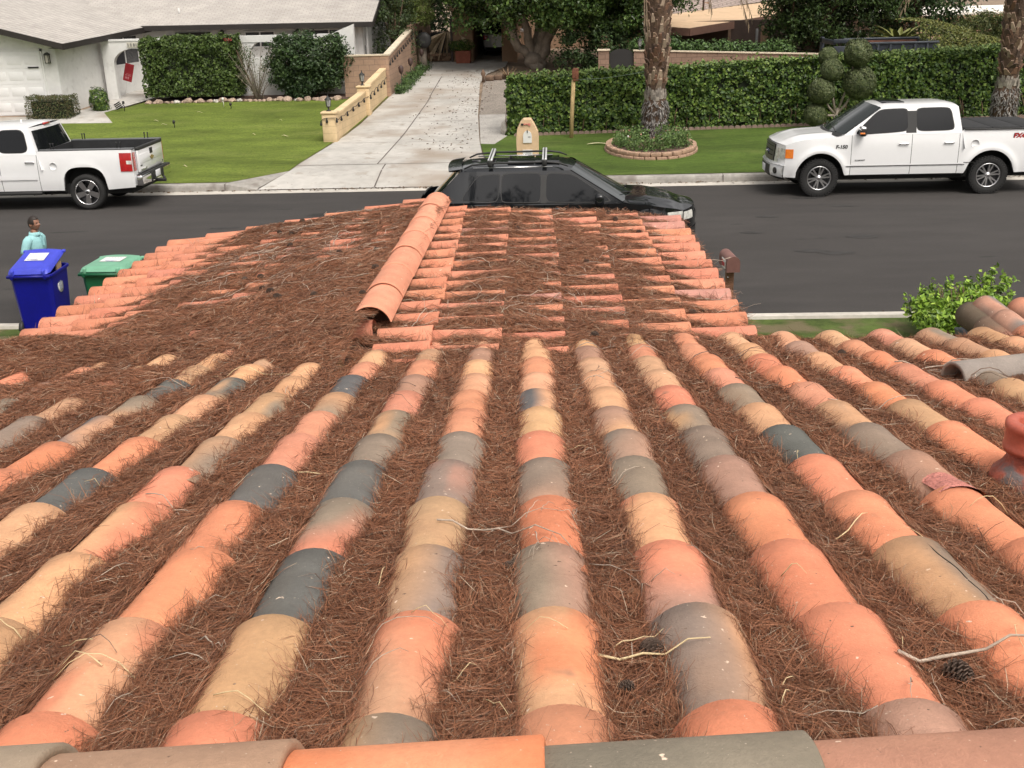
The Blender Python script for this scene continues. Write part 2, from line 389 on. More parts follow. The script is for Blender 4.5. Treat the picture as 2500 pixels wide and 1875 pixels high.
# colours of the tiles column by column, from the ridge down to the eave (row 0 first)
CM = {-2: 'TOPTSTGTSTPS', -1: 'OPTPOOWTD T P'.replace(' ', ''), 0: ['T', 'P', 'T', 'P', 'D', 'O', 'T', 'P', 'DT', 'P', 'T', 'S'],
      1: ['O', 'T', 'TP', 'PO', 'O', 'TG', 'P', 'TG', 'P', 'P', 'T', 'S'], 2: ['O', 'PO', 'O', 'O', 'D', 'S', 'S', 'GT', 'D', 'S', 'P', 'M'],
      3: ['O', 'PT', 'D', 'OG', 'D', 'G', 'TG', 'S', 'M', 'S', 'T', 'S'], 4: ['TG', 'TO', 'TG', 'T', 'GM', 'G', 'S', 'S', 'P', 'P', 'M', 'P'],
      5: ['S', 'PO', 'GM', 'O', 'MG', 'O', 'P', 'DP', 'P', 'S', 'P', 'P'], 6: ['O', 'GT', 'MO', 'PO', 'G', 'GM', 'PM', 'P', 'P', 'T', 'M', 'P'],
      7: ['M', 'O', 'O', 'O', 'M', 'G', 'GT', 'O', 'P', 'T', 'S', 'T'], 8: ['O', 'O', 'TG', 'O', 'O', 'D', 'P', 'G', 'S', 'O', 'S', 'S'],
      9: ['O', 'O', 'O', 'O', 'M', 'G', 'TG', 'S', 'O', 'O', 'P', 'P'], 10: ['O', 'TO', 'O', 'TO', 'M', 'O', 'T', 'O', 'O', 'P', 'M', 'P'],
      11: ['O', 'T', 'O', 'G', 'O', 'OG', 'O', 'O', 'S', 'O', 'S', 'P'], 12: ['P', 'O', 'T', 'O', 'S', 'O', 'O', 'T', 'G', 'O', 'P', 'S']}
CM[-1] = ['O', 'P', 'T', 'P', 'O', 'O', 'DP', 'TG', 'D', 'T', 'P', 'S']
tiles = []
rr = random.Random(3)
ROWS = 12
JIT = {}
for k in range(-9, 17):
    ak = (k-5)*S_
    for j in range(-1, ROWS):
        code = CM[k][j] if k in CM and 0 <= j < ROWS else rr.choice(['O', 'O', 'S', 'P', 'P', 'T', 'G', 'M', 'TG', 'PO', 'D', 'GT'])
        jt = lambda c: tuple(np.clip(np.array(PAL[c])*(1+rr.uniform(-.07, .07))*np.array([1, 1+rr.uniform(-.04, .04), 1+rr.uniform(-.07, .07)]), 0, 1))
        cA = jt(code[0]); cB = jt(code[1]) if len(code) > 1 else tuple(np.array(cA)*np.array(rr.choice([(1.10, 1.06, 1.02), (.9, .9, .9), (1.05, 1.03, 1.0)] if code[0] in 'DGM' else [(1.05, 1.10, 1.12), (.93, .9, .88), (1, 1.05, 1.05)])))
        if (k, j) in ((10, 4), (10, 3)): continue           # the vent stands here
        ja = rr.gauss(0, .005); jl = rr.gauss(0, .010)
        JIT[(k, j)] = (ja, jl)
        tiles.append((ak+ja, E_*j+jl, .482, RU, RL, rr.gauss(0, .012), rr.gauss(0, .0015), cA, cB, rr.choice([0, 0, 1, 2]) if len(code) > 1 else 2, rr.random()*50))
house = empty('tile_roofed_house', (0, 5, 0), 0, 'low house in front whose clay barrel tile roof is buried in pine needles', 'house')
INV = Matrix.Translation((0, -5, 0))
def hp(o):                                           # parent to the house, keeping world coordinates
    o.parent = house; o.matrix_parent_inverse = INV; return o
V, F, C = tile_mesh(FM, tiles)
roof = hp(np_mesh('main_roof', V, F, M_tile, C, True)); tag(roof, 'long slope of barrel tiles in mixed orange, tan and charcoal')
# wing in front of it: one slope to each side of a level ridge
ar, br = .0238, .0647
nR = np.array([math.sin(br)*math.cos(ar), math.sin(br)*math.sin(ar), math.cos(br)])
FR = Frame(np.array([1.1302, 6.0249, 2.6917])-nR*.100, (-math.sin(ar), math.cos(ar), 0), (math.cos(ar)*math.cos(br), math.sin(ar)*math.cos(br), -math.sin(br)))
bl = .145
nL = np.array([-math.sin(bl), 0, math.cos(bl)])
FL = Frame(np.array([-3.535, 6.798, 2.495])-nL*.100, (.026, 1, 0), (-math.cos(bl), -.026*math.cos(bl), -math.sin(bl)))
ER, ELf = .363, .36
def wing_tiles(fr, e, rows, n, lastlen):
    out = []
    for j in rows:
        for i in range(n):
            if j <= -5 and i >= 4: continue
            c = np.array(PAL['W'])*(1+rr.uniform(-.06, .06))*np.array([1, 1+rr.uniform(-.03, .05), 1+rr.uniform(-.05, .09)])
            if rr.random() < .05: c = np.array((.50, .24, .19))
            cB = c*np.array(rr.choice([(1.05, 1.1, 1.12), (.94, .9, .9), (1.02, 1.05, 1.05)]))
            out.append((j*S_+rr.gauss(0, .005), -i*e+rr.gauss(0, .006), .445 if i < n-1 else lastlen, .070, .102, rr.gauss(0, .01), rr.gauss(0, .0015), tuple(c), tuple(cB), 2, rr.random()*50))
    return out
V1, F1, C1 = tile_mesh(FR, wing_tiles(FR, ER, range(-4, 13), 6, .30), 14, 4)
V2, F2, C2 = tile_mesh(FL, wing_tiles(FL, ELf, range(-8, 11), 7, .40), 14, 4)
wroof = hp(np_mesh('wing_roof', np.concatenate([V1, V2]), np.concatenate([F1, F2+len(V1)]), M_tile, np.concatenate([C1, C2]), True))
tag(wroof, 'plain terracotta tiles sloping both ways from a capped ridge')
# ridge tiles
def ridge_tile(A, B, r0, r1, cA, cB, parent, label=None, th=.016, sweep=.5, sd=1., lift0=0, lift1=0):
    """half-round tile from A (narrow, tucked under) to B (wide open end); A and B are crest points"""
    A = np.array(A); B = np.array(B); d = (B-A)/np.linalg.norm(B-A); side = np.cross(d, (0, 0, 1)); side /= np.linalg.norm(side); up = np.cross(side, d)
    NA, NL = 20, 8; ph = np.linspace(-PI*sweep, PI*sweep, NA+1); rows = []
    for x in np.linspace(0, 1, NL+1): rows.append((A+(B-A)*x, r0+(r1-r0)*x, 0, x))
    rows += [(B+d*.004, r1, .005, 1), (B+d*.003, r1, th, 1), (A+(B-A)*.05, r0, th, .05)]
    P = []; Cc = []
    for c, r, inn, x in rows:
        cen = c-up*r
        q = r-inn
        P.append(cen+np.sin(ph)[:, None]*side*q+np.cos(ph)[:, None]*up*q)
        nz = vnoise(ph*1.5+sd*9, np.full_like(ph, x*3+sd*5), 3); f = sstep(.35, .8, nz)[:, None]
        Cc.append((1-f)*np.array(cA)+f*np.array(cB))
    V = np.concatenate(P); nr = len(rows); i, j = np.meshgrid(np.arange(nr-1), np.arange(NA), indexing='ij'); q = lambda i, j: i*(NA+1)+j
    F = np.stack([q(i, j), q(i, j+1), q(i+1, j+1), q(i+1, j)], -1).reshape(-1, 4)
    o = np_mesh('ridge_tile', V, F, M_tile, np.concatenate(Cc), True); o.parent = parent
    if label: o['label'] = label
    return o
cap = np.array(PAL['W'])
RX = [5.78, 6.28, 6.78, 7.28, 7.78, 8.30, 8.82, 9.30]
for i in range(len(RX)-1):
    za = 2.915+rr.gauss(0, .003)
    c = cap*np.array((1.1, 1.2, 1.25))*(1.0+rr.uniform(-.04, .05)); x0 = -1.035+.004*(RX[i]-6); x1 = -1.035+.004*(RX[i+1]-6)
    ridge_tile((x1+.0, RX[i+1]+.07, za-.007), (x0, RX[i], za+.003), .117, .123, c, c*np.array((1.05, 1.1, 1.12)), wroof, sd=i*1.7, sweep=.42, th=.006)
b = MB(); b.prism([(-1.035+.11*math.cos(t), 2.62+.26*math.sin(t)) for t in np.linspace(0, PI, 14)], 5.90, 5.96, 'y'); o = b.build('mortar', mat('dark_ridge_plug', (.06, .035, .025), .95, var=.3, vscale=12, bump=.5)); o.parent = wroof  # dark plug added in the ridge mouth, standing for its shaded inside
# main ridge along the bottom of the view, four colours
u = np.array((math.cos(al), math.sin(al), 0))
RC = np.array([-.0602, 1.10, 3.7025-.050])
def rx_at(xp): 
    v = ray(xp, 1785); return float(v[0]*1.10/v[1])
jx = [rx_at(q) for q in (-430, 186, 790, 1442, 2135, 2790, 3400)]
rc = ['TG', 'GT', 'M', 'O', 'G', 'M', 'O']
mainridge_cols = [((.30, .235, .17), (.34, .26, .19)), ((.36, .225, .15), (.40, .25, .165)), ((.68, .23, .105), (.72, .30, .16)), ((.19, .165, .125), (.235, .20, .15)), ((.44, .225, .15), (.40, .20, .135)), ((.6, .25, .13), (.6, .25, .13))]
for i in range(6):
    xa, xb = jx[i], jx[i+1]
    ia, ib = RC+u*(xa-.09), RC+u*(xb)
    lab = ['buff grey cap tile at one end', 'brown cap tile', 'bright orange cap tile', 'grey speckled cap tile', 'mauve cap tile', 'orange cap tile at the other end'][i]
    ridge_tile(ia-np.array((0, 0, .016)), ib+np.array((0, 0, .004)), .128, .140, *mainridge_cols[i], roof, lab, sd=i*2.3, th=.018, sweep=.46)
# grey hip cap lying across the far right of the slope
hA = at_z(2330, 889, 2.97); 
def on_main(x, y, h):                                # point on the main slope h above its base plane
    v = ray(x, y); P0 = FM.O+FM.n*h; t = ((P0-EYE) @ FM.n)/(v @ FM.n); return EYE+v*t
q0 = on_main(2334, 884, .135); q1 = on_main(2640, 850, .15)
gc = (.26, .225, .20)
ridge_tile(q1, q0, .074, .082, gc, (.30, .25, .21), roof, 'grey cap tile with an open end, lying across the slope', sd=4.4)
dq = (q1-q0)
ridge_tile(q1+dq*1.0, q1-dq*.1+np.array((0, 0, .012)), .074, .082, (.5, .3, .2), (.4, .25, .18), roof, sd=5.5)

# pink mortar patch between two tiles by the vent
M_mort = mat('pink_mortar', (.55, .21, .17), .95, var=.25, vscale=14, bump=.8, bscale=60)
b = MB(); a9 = (9-5)*S_
b.grid(lambda uu, vv: tuple(FM.P(a9+(.106-.010*vv)*math.sin(-.55+2.0*uu), 3*E_-.004+.26*vv*(.55+.45*math.sin(uu*2.6)), (.108-.013*vv)*math.cos(-.55+2.0*uu))), 14, 6)
p = hp(b.build('mortar_patch', M_mort)); p['label'] = 'pink mortar smeared over a broken tile end'
# crack in the tan tile
b = MB(); pts = []
a8 = (8-5)*S_
for q in np.linspace(0, 1, 16):
    th = .12+.42*q*0+.25*math.sin(q*2.2)+.03*math.sin(q*17); r = RL-(RL-RU)*(q*.36/.482)+.0016
    t = E_*2-.006-q*.36+JIT[(8, 2)][1]
    pts.append(tuple(FM.P(a8+JIT[(8, 2)][0]+r*math.sin(th), t, r*math.cos(th))))
b.tube(pts, [.0022]*16, 4)
hp(b.build('crack', mat('dark_crack', (.03, .02, .015), .9, var=0)))

# vent pipe
b = MB(); vp = on_main(2513, 1190, .03)
b.lathe([(.075, -.05), (.100, -.015), (.112, .02), (.106, .045), (.084, .068), (.072, .09), (.070, .125)], 28, Matrix.Translation(vp))
M_vent = mat('rusty_lead', (.36, .085, .05), .6, var=.35, vscale=9, bump=.3, bscale=50, speck=[((.16, .13, .125), 11, .55, .08)])
vent = hp(b.build('vent_pipe', M_vent)); vent['label'] = 'rusty red vent pipe with a fat collar standing among the tiles'
b = MB(); b.lathe([(.072, .112), (.084, .114), (.086, .128), (.083, .132), (.083, .178), (.086, .182), (.085, .196), (.078, .201), (.054, .201), (.050, .194), (.048, .10), (.02, .095)], 32, Matrix.Translation(vp), caps=False)
M_ventc = mat('painted_clay_red', (.44, .105, .065), .42, var=.15, vscale=12, spec=.5, bump=.08, bscale=60)
o = b.build('vent_cap', M_ventc); o.parent = vent; o.matrix_parent_inverse = Matrix.Identity(4)
b = MB(); b.lathe([(.047, .165), (.03, .170), (.001, .172)], 24, Matrix.Translation(vp)); o = b.build('vent_core', mat('grey_pvc', (.42, .40, .40), .5, var=.4, vscale=40)); o.parent = vent

# walls that carry the roof
M_stuc = mat('cream_stucco', (.62, .50, .36), .9, var=.08, bump=.3, bscale=120)
b = MB(); b.box((-9.5, -7, .1), (9.5, 5.45, 2.42)); b.box((-3.1, 5.45, .1), (.78, 8.95, 2.30)); hp(b.build('wall', M_stuc))
b = MB(); b.box((-10.2, 1.0, 2.44), (10.2, 1.25, 3.42))
def slab(q, fr): b.add([tuple(fr.P(a, t, -.03)) for a, t in q]+[tuple(fr.P(a, t, -.06)) for a, t in q], [(0, 1, 2, 3), (7, 6, 5, 4), (0, 4, 5, 1), (1, 5, 6, 2), (2, 6, 7, 3), (3, 7, 4, 0)], False)
slab([(-3.95, -.4), (3.3, -.4), (3.3, E_*11-.02), (-3.95, E_*11-.02)], FM); slab([(-1.2, -2.1), (3.4, -2.1), (3.4, -.03), (-1.2, -.03)], FR); slab([(-2.3, -2.5), (2.75, -2.5), (2.75, -.03), (-2.3, -.03)], FL)
b.add([(-10.2, 1.05, 3.55), (10.2, 1.05, 3.60), (10.2, -7.6, 2.3), (-10.2, -7.6, 2.3)], [(0, 1, 2, 3)], False)
hp(b.build('roof_deck', mat('roof_felt', (.10, .06, .045), .95, var=.2)))
# ---------------------------------------------------------------- pine needles lying on the roof
def h_tile(a, t, e, ru, rl, a_off=0., t_off=0.):
    k = np.round((a-a_off)/S_); da = (a-a_off)-k*S_
    x = ((t-t_off)/e) % 1.0                              # 0 just past a lip, 1 at the next lip
    Rr = ru+(rl-ru)*(.18+.82*x)
    return np.sqrt(np.maximum(0, Rr*Rr-da*da))
def bed_main(a, t):
    b = .050+.010*sstep(.6, -1.2, a)+.011*(vnoise(a*6, t*4.5, 1)-.5)*2+.007*(vnoise(a*19, t*19, 2)-.5)*2
    x = (np.asarray(t)/E_) % 1.0
    b = b+.010*(x-.4)
    bury = sstep(-.9, -2.0, a+.28*(t-2.6))*sstep(2.2, 3.6, t)
    b = b+bury*(.038+.034*(vnoise(a*2.6+5, t*2.1, 4)-.5)*2)
    bury2 = sstep(3.75, 4.25, t)*sstep(2.3, .6, a)
    b = b+bury2*(.020+.022*(vnoise(a*3.1, t*3, 8)-.5)*2)
    b = b+.020*sstep(.25, -.05, t)*vnoise(a*5, t*3, 31)
    b = b+.075*np.exp(-(((a+.92)/.17)**2+((t-4.20)/.16)**2))
    b = b*(1-.8*sstep(4.28, 4.40, t)*sstep(.6, 1.0, a))
    return np.maximum(b, .012)
def bed_right(a, t):                                     # t runs from the ridge (about -2.1) to the eave (0)
    u_ = -np.asarray(t)/ER
    b = .076+.021*(vnoise(a*2.4, t*2.2, 11)-.5)*2+.012*(vnoise(a*9, t*7, 12)-.5)*2
    near = sstep(4.55, 5.1, u_)
    b = b-.034*near*(.6+.4*vnoise(a*3, t*3, 13))
    dip = sstep(1.5, .1, u_)
    b = b-.062*dip*(.65+.5*vnoise(a*4, t*2, 14))
    cx = (np.asarray(a)/S_+.5) % 1.0                       # banked against the upper side of each row
    b = b+.014*(.5-cx)*(1+dip)
    return np.maximum(b, .006)
def bed_left(a, t):
    u_ = -np.asarray(t)/ELf
    b = .082+.026*(vnoise(a*2.2, t*2.1, 21)-.5)*2+.012*(vnoise(a*8, t*7, 22)-.5)*2
    dip = sstep(2.5, .7, u_)*(.72+.4*vnoise(a*1.7, t*.9, 24))
    b = b-.078*dip
    low = sstep(2.1, .9, a)*sstep(6.0, 4.2, u_)
    b = b-.028*low*vnoise(a*3.1+3, t*3.1, 23)+.030*sstep(.40, -.6, a)+.010*sstep(3.5, 5.0, u_)
    b = b-.085*sstep(2.46, 2.72, a)
    return np.maximum(b, .006)
M_bed = mat('needle_bed', (.085, .036, .019), .95, var=.45, vscale=30, bump=1.0, bscale=120, detail=8)
M_needle = mat('pine_needle', (1, 1, 1), .55, var=0, attr='Col', spec=.35)
def bed_mesh(fr, a0, a1, t0, t1, step, bed, keep=None):
    aa = np.arange(a0, a1, step); tt = np.arange(t0, t1, step)
    A, T = np.meshgrid(aa, tt, indexing='ij'); H = bed(A, T)-.006
    V = fr.P(A, T, H).reshape(-1, 3); n, m = A.shape
    i, j = np.meshgrid(np.arange(n-1), np.arange(m-1), indexing='ij'); q = lambda i, j: i*m+j
    F = np.stack([q(i, j), q(i+1, j), q(i+1, j+1), q(i, j+1)], -1).reshape(-1, 4)
    if keep is not None:
        k = keep(A, T).reshape(-1)[F[:, 0]]; F = F[k]
    return V, F
def needles(fr, a0, a1, t0, t1, bed, tile, dens, keep, seed, curl=1.):
    r = np.random.default_rng(seed)
    N = int((a1-a0)*(t1-t0)*dens[0])
    a = r.uniform(a0, a1, N); t = r.uniform(t0, t1, N)
    P = fr.P(a, t, .05); X, Y, Z = px(P)
    ok = (Z > .3) & (X > -420) & (X < 2920) & (Y > 380) & (Y < 2050)
    dd = np.maximum(Z, 1.2)
    ok &= r.uniform(0, 1, N) < np.clip((dens[1]/dd)**dens[2], 0, 1)
    b = bed(a, t); ht = tile(a, t)
    over = ht-b
    ok &= (over < .002) | ((over < .022) & (r.uniform(0, 1, N) < .07))
    ok &= keep(a, t)
    a, t, b, dd = a[ok], t[ok], b[ok], dd[ok]; N = len(a)
    Ln = r.uniform(.045, .125, N)*np.clip(.75+.07*dd, .8, 1.3)
    ang = r.uniform(0, 2*PI, N)
    # drifts: neighbouring needles tend to lie alike
    ang = np.where(r.uniform(0, 1, N) < .5, vnoise(a*7, t*7, seed+3)*6.0+r.normal(0, .5, N), ang)
    ov = np.zeros(N)
    for s in (-.5, .5):
        pa = a+np.cos(ang)*Ln*s; pt = t+np.sin(ang)*Ln*s; ov = np.maximum(ov, tile(pa, pt)-bed(pa, pt))
    turn = (ov > .008) & (r.uniform(0, 1, N) < .87)
    ang = np.where(turn, PI/2+r.normal(0, .33, N), ang)
    Wd = np.clip(.00042+.00026*dd, .0008, .0027)*r.uniform(.75, 1.3, N)
    bend = r.normal(0, .12, N)*Ln*curl
    off = r.uniform(-.006, .011, N)+np.abs(r.normal(0, .003, N)); tl = r.normal(0, .16, N)
    pts = []
    NS = 4
    for k, s in enumerate(np.linspace(-.5, .5, NS)):
        ca, sa = np.cos(ang), np.sin(ang); bo = bend*(.25-s*s)*2
        pa = a+ca*Ln*s-sa*bo; pt = t+sa*Ln*s+ca*bo
        hh = np.maximum(bed(pa, pt), tile(pa, pt)+.0015)+off+tl*Ln*s
        pts.append((pa, pt, hh))
    rollv = r.uniform(-1.0, 1.0, N); V = np.zeros((N, NS*2, 3), 'f')
    for k, (pa, pt, hh) in enumerate(pts):
        wk = Wd*(1 if 0 < k < NS-1 else .55)
        sx = -np.sin(ang)*wk*np.cos(rollv)*.5; sy = np.cos(ang)*wk*np.cos(rollv)*.5; sz = np.sin(rollv)*wk*.5
        V[:, 2*k] = fr.P(pa+sx, pt+sy, hh+sz); V[:, 2*k+1] = fr.P(pa-sx, pt-sy, hh-sz)
    o = (np.arange(N)*NS*2)[:, None]
    F = np.concatenate([np.stack([o[:, 0]+2*k, o[:, 0]+2*k+1, o[:, 0]+2*k+3, o[:, 0]+2*k+2], -1) for k in range(NS-1)])
    base = np.array((.74, .80, .82))*np.array([(.315, .118, .056), (.23, .085, .042), (.38, .155, .080), (.15, .058, .032), (.46, .26, .155), (.60, .45, .32)])
    pick = r.choice(6, N, p=[.35, .26, .20, .12, .056, .014])
    c = base[pick]*r.uniform(.75, 1.25, (N, 1))
    c = c*(.86+.3*vnoise(a*2.3, t*2.3, seed+9))[:, None]
    Cc = np.repeat(c, NS*2, 0)
    tip = r.uniform(0, 1, N) < .13                        # pale sheath at one end
    Cc = Cc.reshape(N, NS*2, 3); Cc[tip, :2] = (.46, .36, .26); Cc = Cc.reshape(-1, 3)
    return V.reshape(-1, 3), F, Cc
def zplane(fr, P, h):
    return (((fr.O+fr.n*h) @ fr.n)-P[..., 0]*fr.n[0]-P[..., 1]*fr.n[1])/fr.n[2]
def keep_main(a, t):
    P = FM.P(a, t, .05); zR = zplane(FR, P, .05); zL = zplane(FL, P, .07)
    zw = np.where(P[..., 0] > -1.03, zR, zL); inx = (P[..., 0] > -3.5) & (P[..., 0] < 1.1) & (P[..., 1] < 9.2)
    return ~(inx & (zw > P[..., 2]+.012)) & (t < 4.40) & (t > -.34)
def keep_wing(fr, h):
    def k(a, t):
        P = fr.P(a, t, h); return P[..., 2] > zplane(FM, P, .05)-.02
    return k
tm = lambda a, t: h_tile(a, t, E_, RU, RL)
tr = lambda a, t: h_tile(a, t, ER, .070, .102)
tlf = lambda a, t: h_tile(a, t, ELf, .070, .102)
parts = []; bedV = []; bedF = []; o = 0
for args in ((FM, -3.9, 3.0, -.36, 4.36, .02, bed_main, keep_main), (FR, -1.2, 3.38, -2.2, -.02, .02, bed_right, None), (FL, -2.3, 2.52, -2.56, -.02, .02, bed_left, None)):
    V, F = bed_mesh(*args); bedV.append(V); bedF.append(F+o); o += len(V)
tag(np_mesh('needle_litter', np.concatenate(bedV), np.concatenate(bedF), M_bed, None, True), 'matted brown layer under the loose pine needles on the tiled roof', 'needles', kind='stuff')
one = lambda a, t: np.ones(np.shape(a), bool)
for args in ((FM, -3.9, 3.0, -.36, 4.42, bed_main, tm, (64000, 2.0, .9), keep_main, 5),
             (FR, -1.2, 3.38, -2.2, .02, bed_right, tr, (26000, 4.5, .9), keep_wing(FR, .05), 6, 1.3),
             (FL, -2.3, 2.56, -2.56, .02, bed_left, tlf, (26000, 4.5, .9), keep_wing(FL, .07), 7, 1.3)):
    parts.append(needles(*args))
V = []; F = []; C = []; o = 0
for v, f, c in parts: V.append(v); F.append(f+o); C.append(c); o += len(v)
print('needles', sum(len(v) for v in V)//8)
tag(np_mesh('pine_needles', np.concatenate(V), np.concatenate(F), M_needle, np.concatenate(C), False), 'thick drifts of fallen brown pine needles filling the troughs between the roof tiles', 'needles', kind='stuff')
# ---------------------------------------------------------------- vehicles
M_pw = mat('white_paint', (.80, .81, .82), .28, var=.015, coat=1, vscale=1)
M_pb = mat('dark_graphite_paint', (.004, .005, .007), .3, var=.02, coat=1, spec=.05, cior=1.55)
M_glass = mat('tinted_glass', (.008, .009, .011), .03, var=0, spec=.35)
M_ws = mat('windscreen_glass', (.016, .022, .022), .02, var=0, spec=.5, ior=2.1)
M_blk = mat('black_plastic', (.018, .018, .018), .55, var=.1)
M_gap = mat('panel_gap', (.010, .010, .010), .9, var=0)
M_chr = mat('chrome', (.72, .72, .73), .10, metal=1, var=.02)
M_rimg = mat('rim_metal', (.62, .62, .63), .28, metal=1, var=.05)
M_rimd = mat('rim_dark', (.07, .07, .075), .4, metal=.6, var=.05)
M_tyre = mat('tyre_rubber', (.016, .016, .016), .85, var=.2, vscale=14, bump=.2, bscale=90)
M_red = mat('red_lens', (.42, .012, .014), .12, var=.2, vscale=10, coat=1)
M_clear = mat('clear_lens', (.62, .62, .58), .08, var=.35, vscale=12, coat=1)
M_amber = mat('amber_lens', (.80, .22, .03), .12, var=.15, vscale=10, coat=1)
M_plate = mat('number_plate', (.72, .73, .76), .4, var=.1, vscale=18)
M_ink = mat('badge_ink', (.06, .06, .065), .4, metal=.4, var=0)
M_badge = mat('badge_red', (.40, .03, .03), .4, var=0)
M_grey = mat('grille_grey', (.16, .165, .17), .35, metal=.7, var=.08, vscale=30)
M_gold = mat('gold_emblem', (.42, .32, .12), .35, metal=.7, var=.1)
M_liner = mat('bed_liner', (.018, .019, .021), .8, var=.2, vscale=8)

def wheel(parent, x, y, zc, r, wd, rr_, style, side):
    """tyre and rim about the y axis; side = +1 when the outer face looks to +y"""
    We = empty('wheel', (x, y, zc), 0, parent=parent)
    Mx = Matrix.Rotation(-PI/2*side, 4, 'X')                 # lathe axis z -> +y*side
    b = MB(); h = wd/2
    b.lathe([(rr_*.98, -h*.8), (rr_+.02, -h*.95), (r-.05, -h), (r-.012, -h*.86), (r, -h*.6), (r, h*.6), (r-.012, h*.86), (r-.05, h), (rr_+.03, h*.97), (rr_+.008, h*.86), (rr_*.98, h*.7)], 40, Mx, caps=False)
    if style == 'split':
        for k in range(40):
            a = 2*PI*k/40
            for zz, da in ((-h*.5, 0), (h*.5, PI/40)):
                M = Mx @ Matrix.Rotation(a+da, 4, 'Z') @ Matrix.Translation((r, 0, zz))
                b.box((-.012, -.021, -h*.42), (.010, .021, h*.42), M)
            M = Mx @ Matrix.Rotation(a, 4, 'Z') @ Matrix.Translation((r-.03, 0, h*.93)); b.box((-.03, -.016, -.01), (.02, .016, .012), M)
    b.build('tyre', M_tyre, We)
    b = MB(); f = h*.72
    b.cur = 0
    b.lathe([(rr_, h*.80), (rr_+.006, h*.88), (rr_-.014, h*.9), (rr_-.022, h*.78), (rr_-.03, f*.2), (rr_-.03, -h*.7)], 40, Mx, caps=False)
    b.cur = 1
    b.lathe([(rr_-.03, -f*.2), (.02, -f*.25)], 32, Mx, caps=False)
    b.cur = 0
    b.lathe([(.06, f*.15), (.062, f*.95), (.05, f*1.06), (.0, f*1.09)], 20, Mx, caps=False)
    def spoke(a, r0, r1, w0, w1, z0, z1, th=.03):
        M = Mx @ Matrix.Rotation(a, 4, 'Z')
        vs = [(r0, -w0, z0), (r0, w0, z0), (r1, w1, z1), (r1, -w1, z1), (r0, -w0*1.3, z0-th), (r0, w0*1.3, z0-th), (r1, w1*1.3, z1-th), (r1, -w1*1.3, z1-th)]
        b.add([M @ Vector(v) for v in vs], [(0, 1, 2, 3)[::-1], (0, 4, 5, 1), (1, 5, 6, 2), (2, 6, 7, 3), (3, 7, 4, 0)], False)
    if style == 'split':
        for k in range(6):
            a = 2*PI*k/6+.26
            for s in (-1, 1): spoke(a+s*.17, .06, rr_-.015, .018, .013, f*.92, f*.98)
    elif style == 'five':
        for k in range(5): spoke(2*PI*k/5+PI/2, .05, rr_-.012, .045, .066, f*.95, f*.98, .05)
    else:
        for k in range(5):
            for s in (-1, 1): spoke(2*PI*k/5+s*.12, .05, rr_-.012, .02, .018, f*.9, f*.95)
    b.build('rim', [M_chr if style == 'five' else M_rimg, M_rimd], We)
    b = MB(); b.cur = 0
    b.lathe([(.034, f*1.07), (.030, f*1.12), (0, f*1.125)], 16, Mx, caps=False)
    b.build('hub_cap', M_blk if style == 'five' else M_chr, We)
    return We

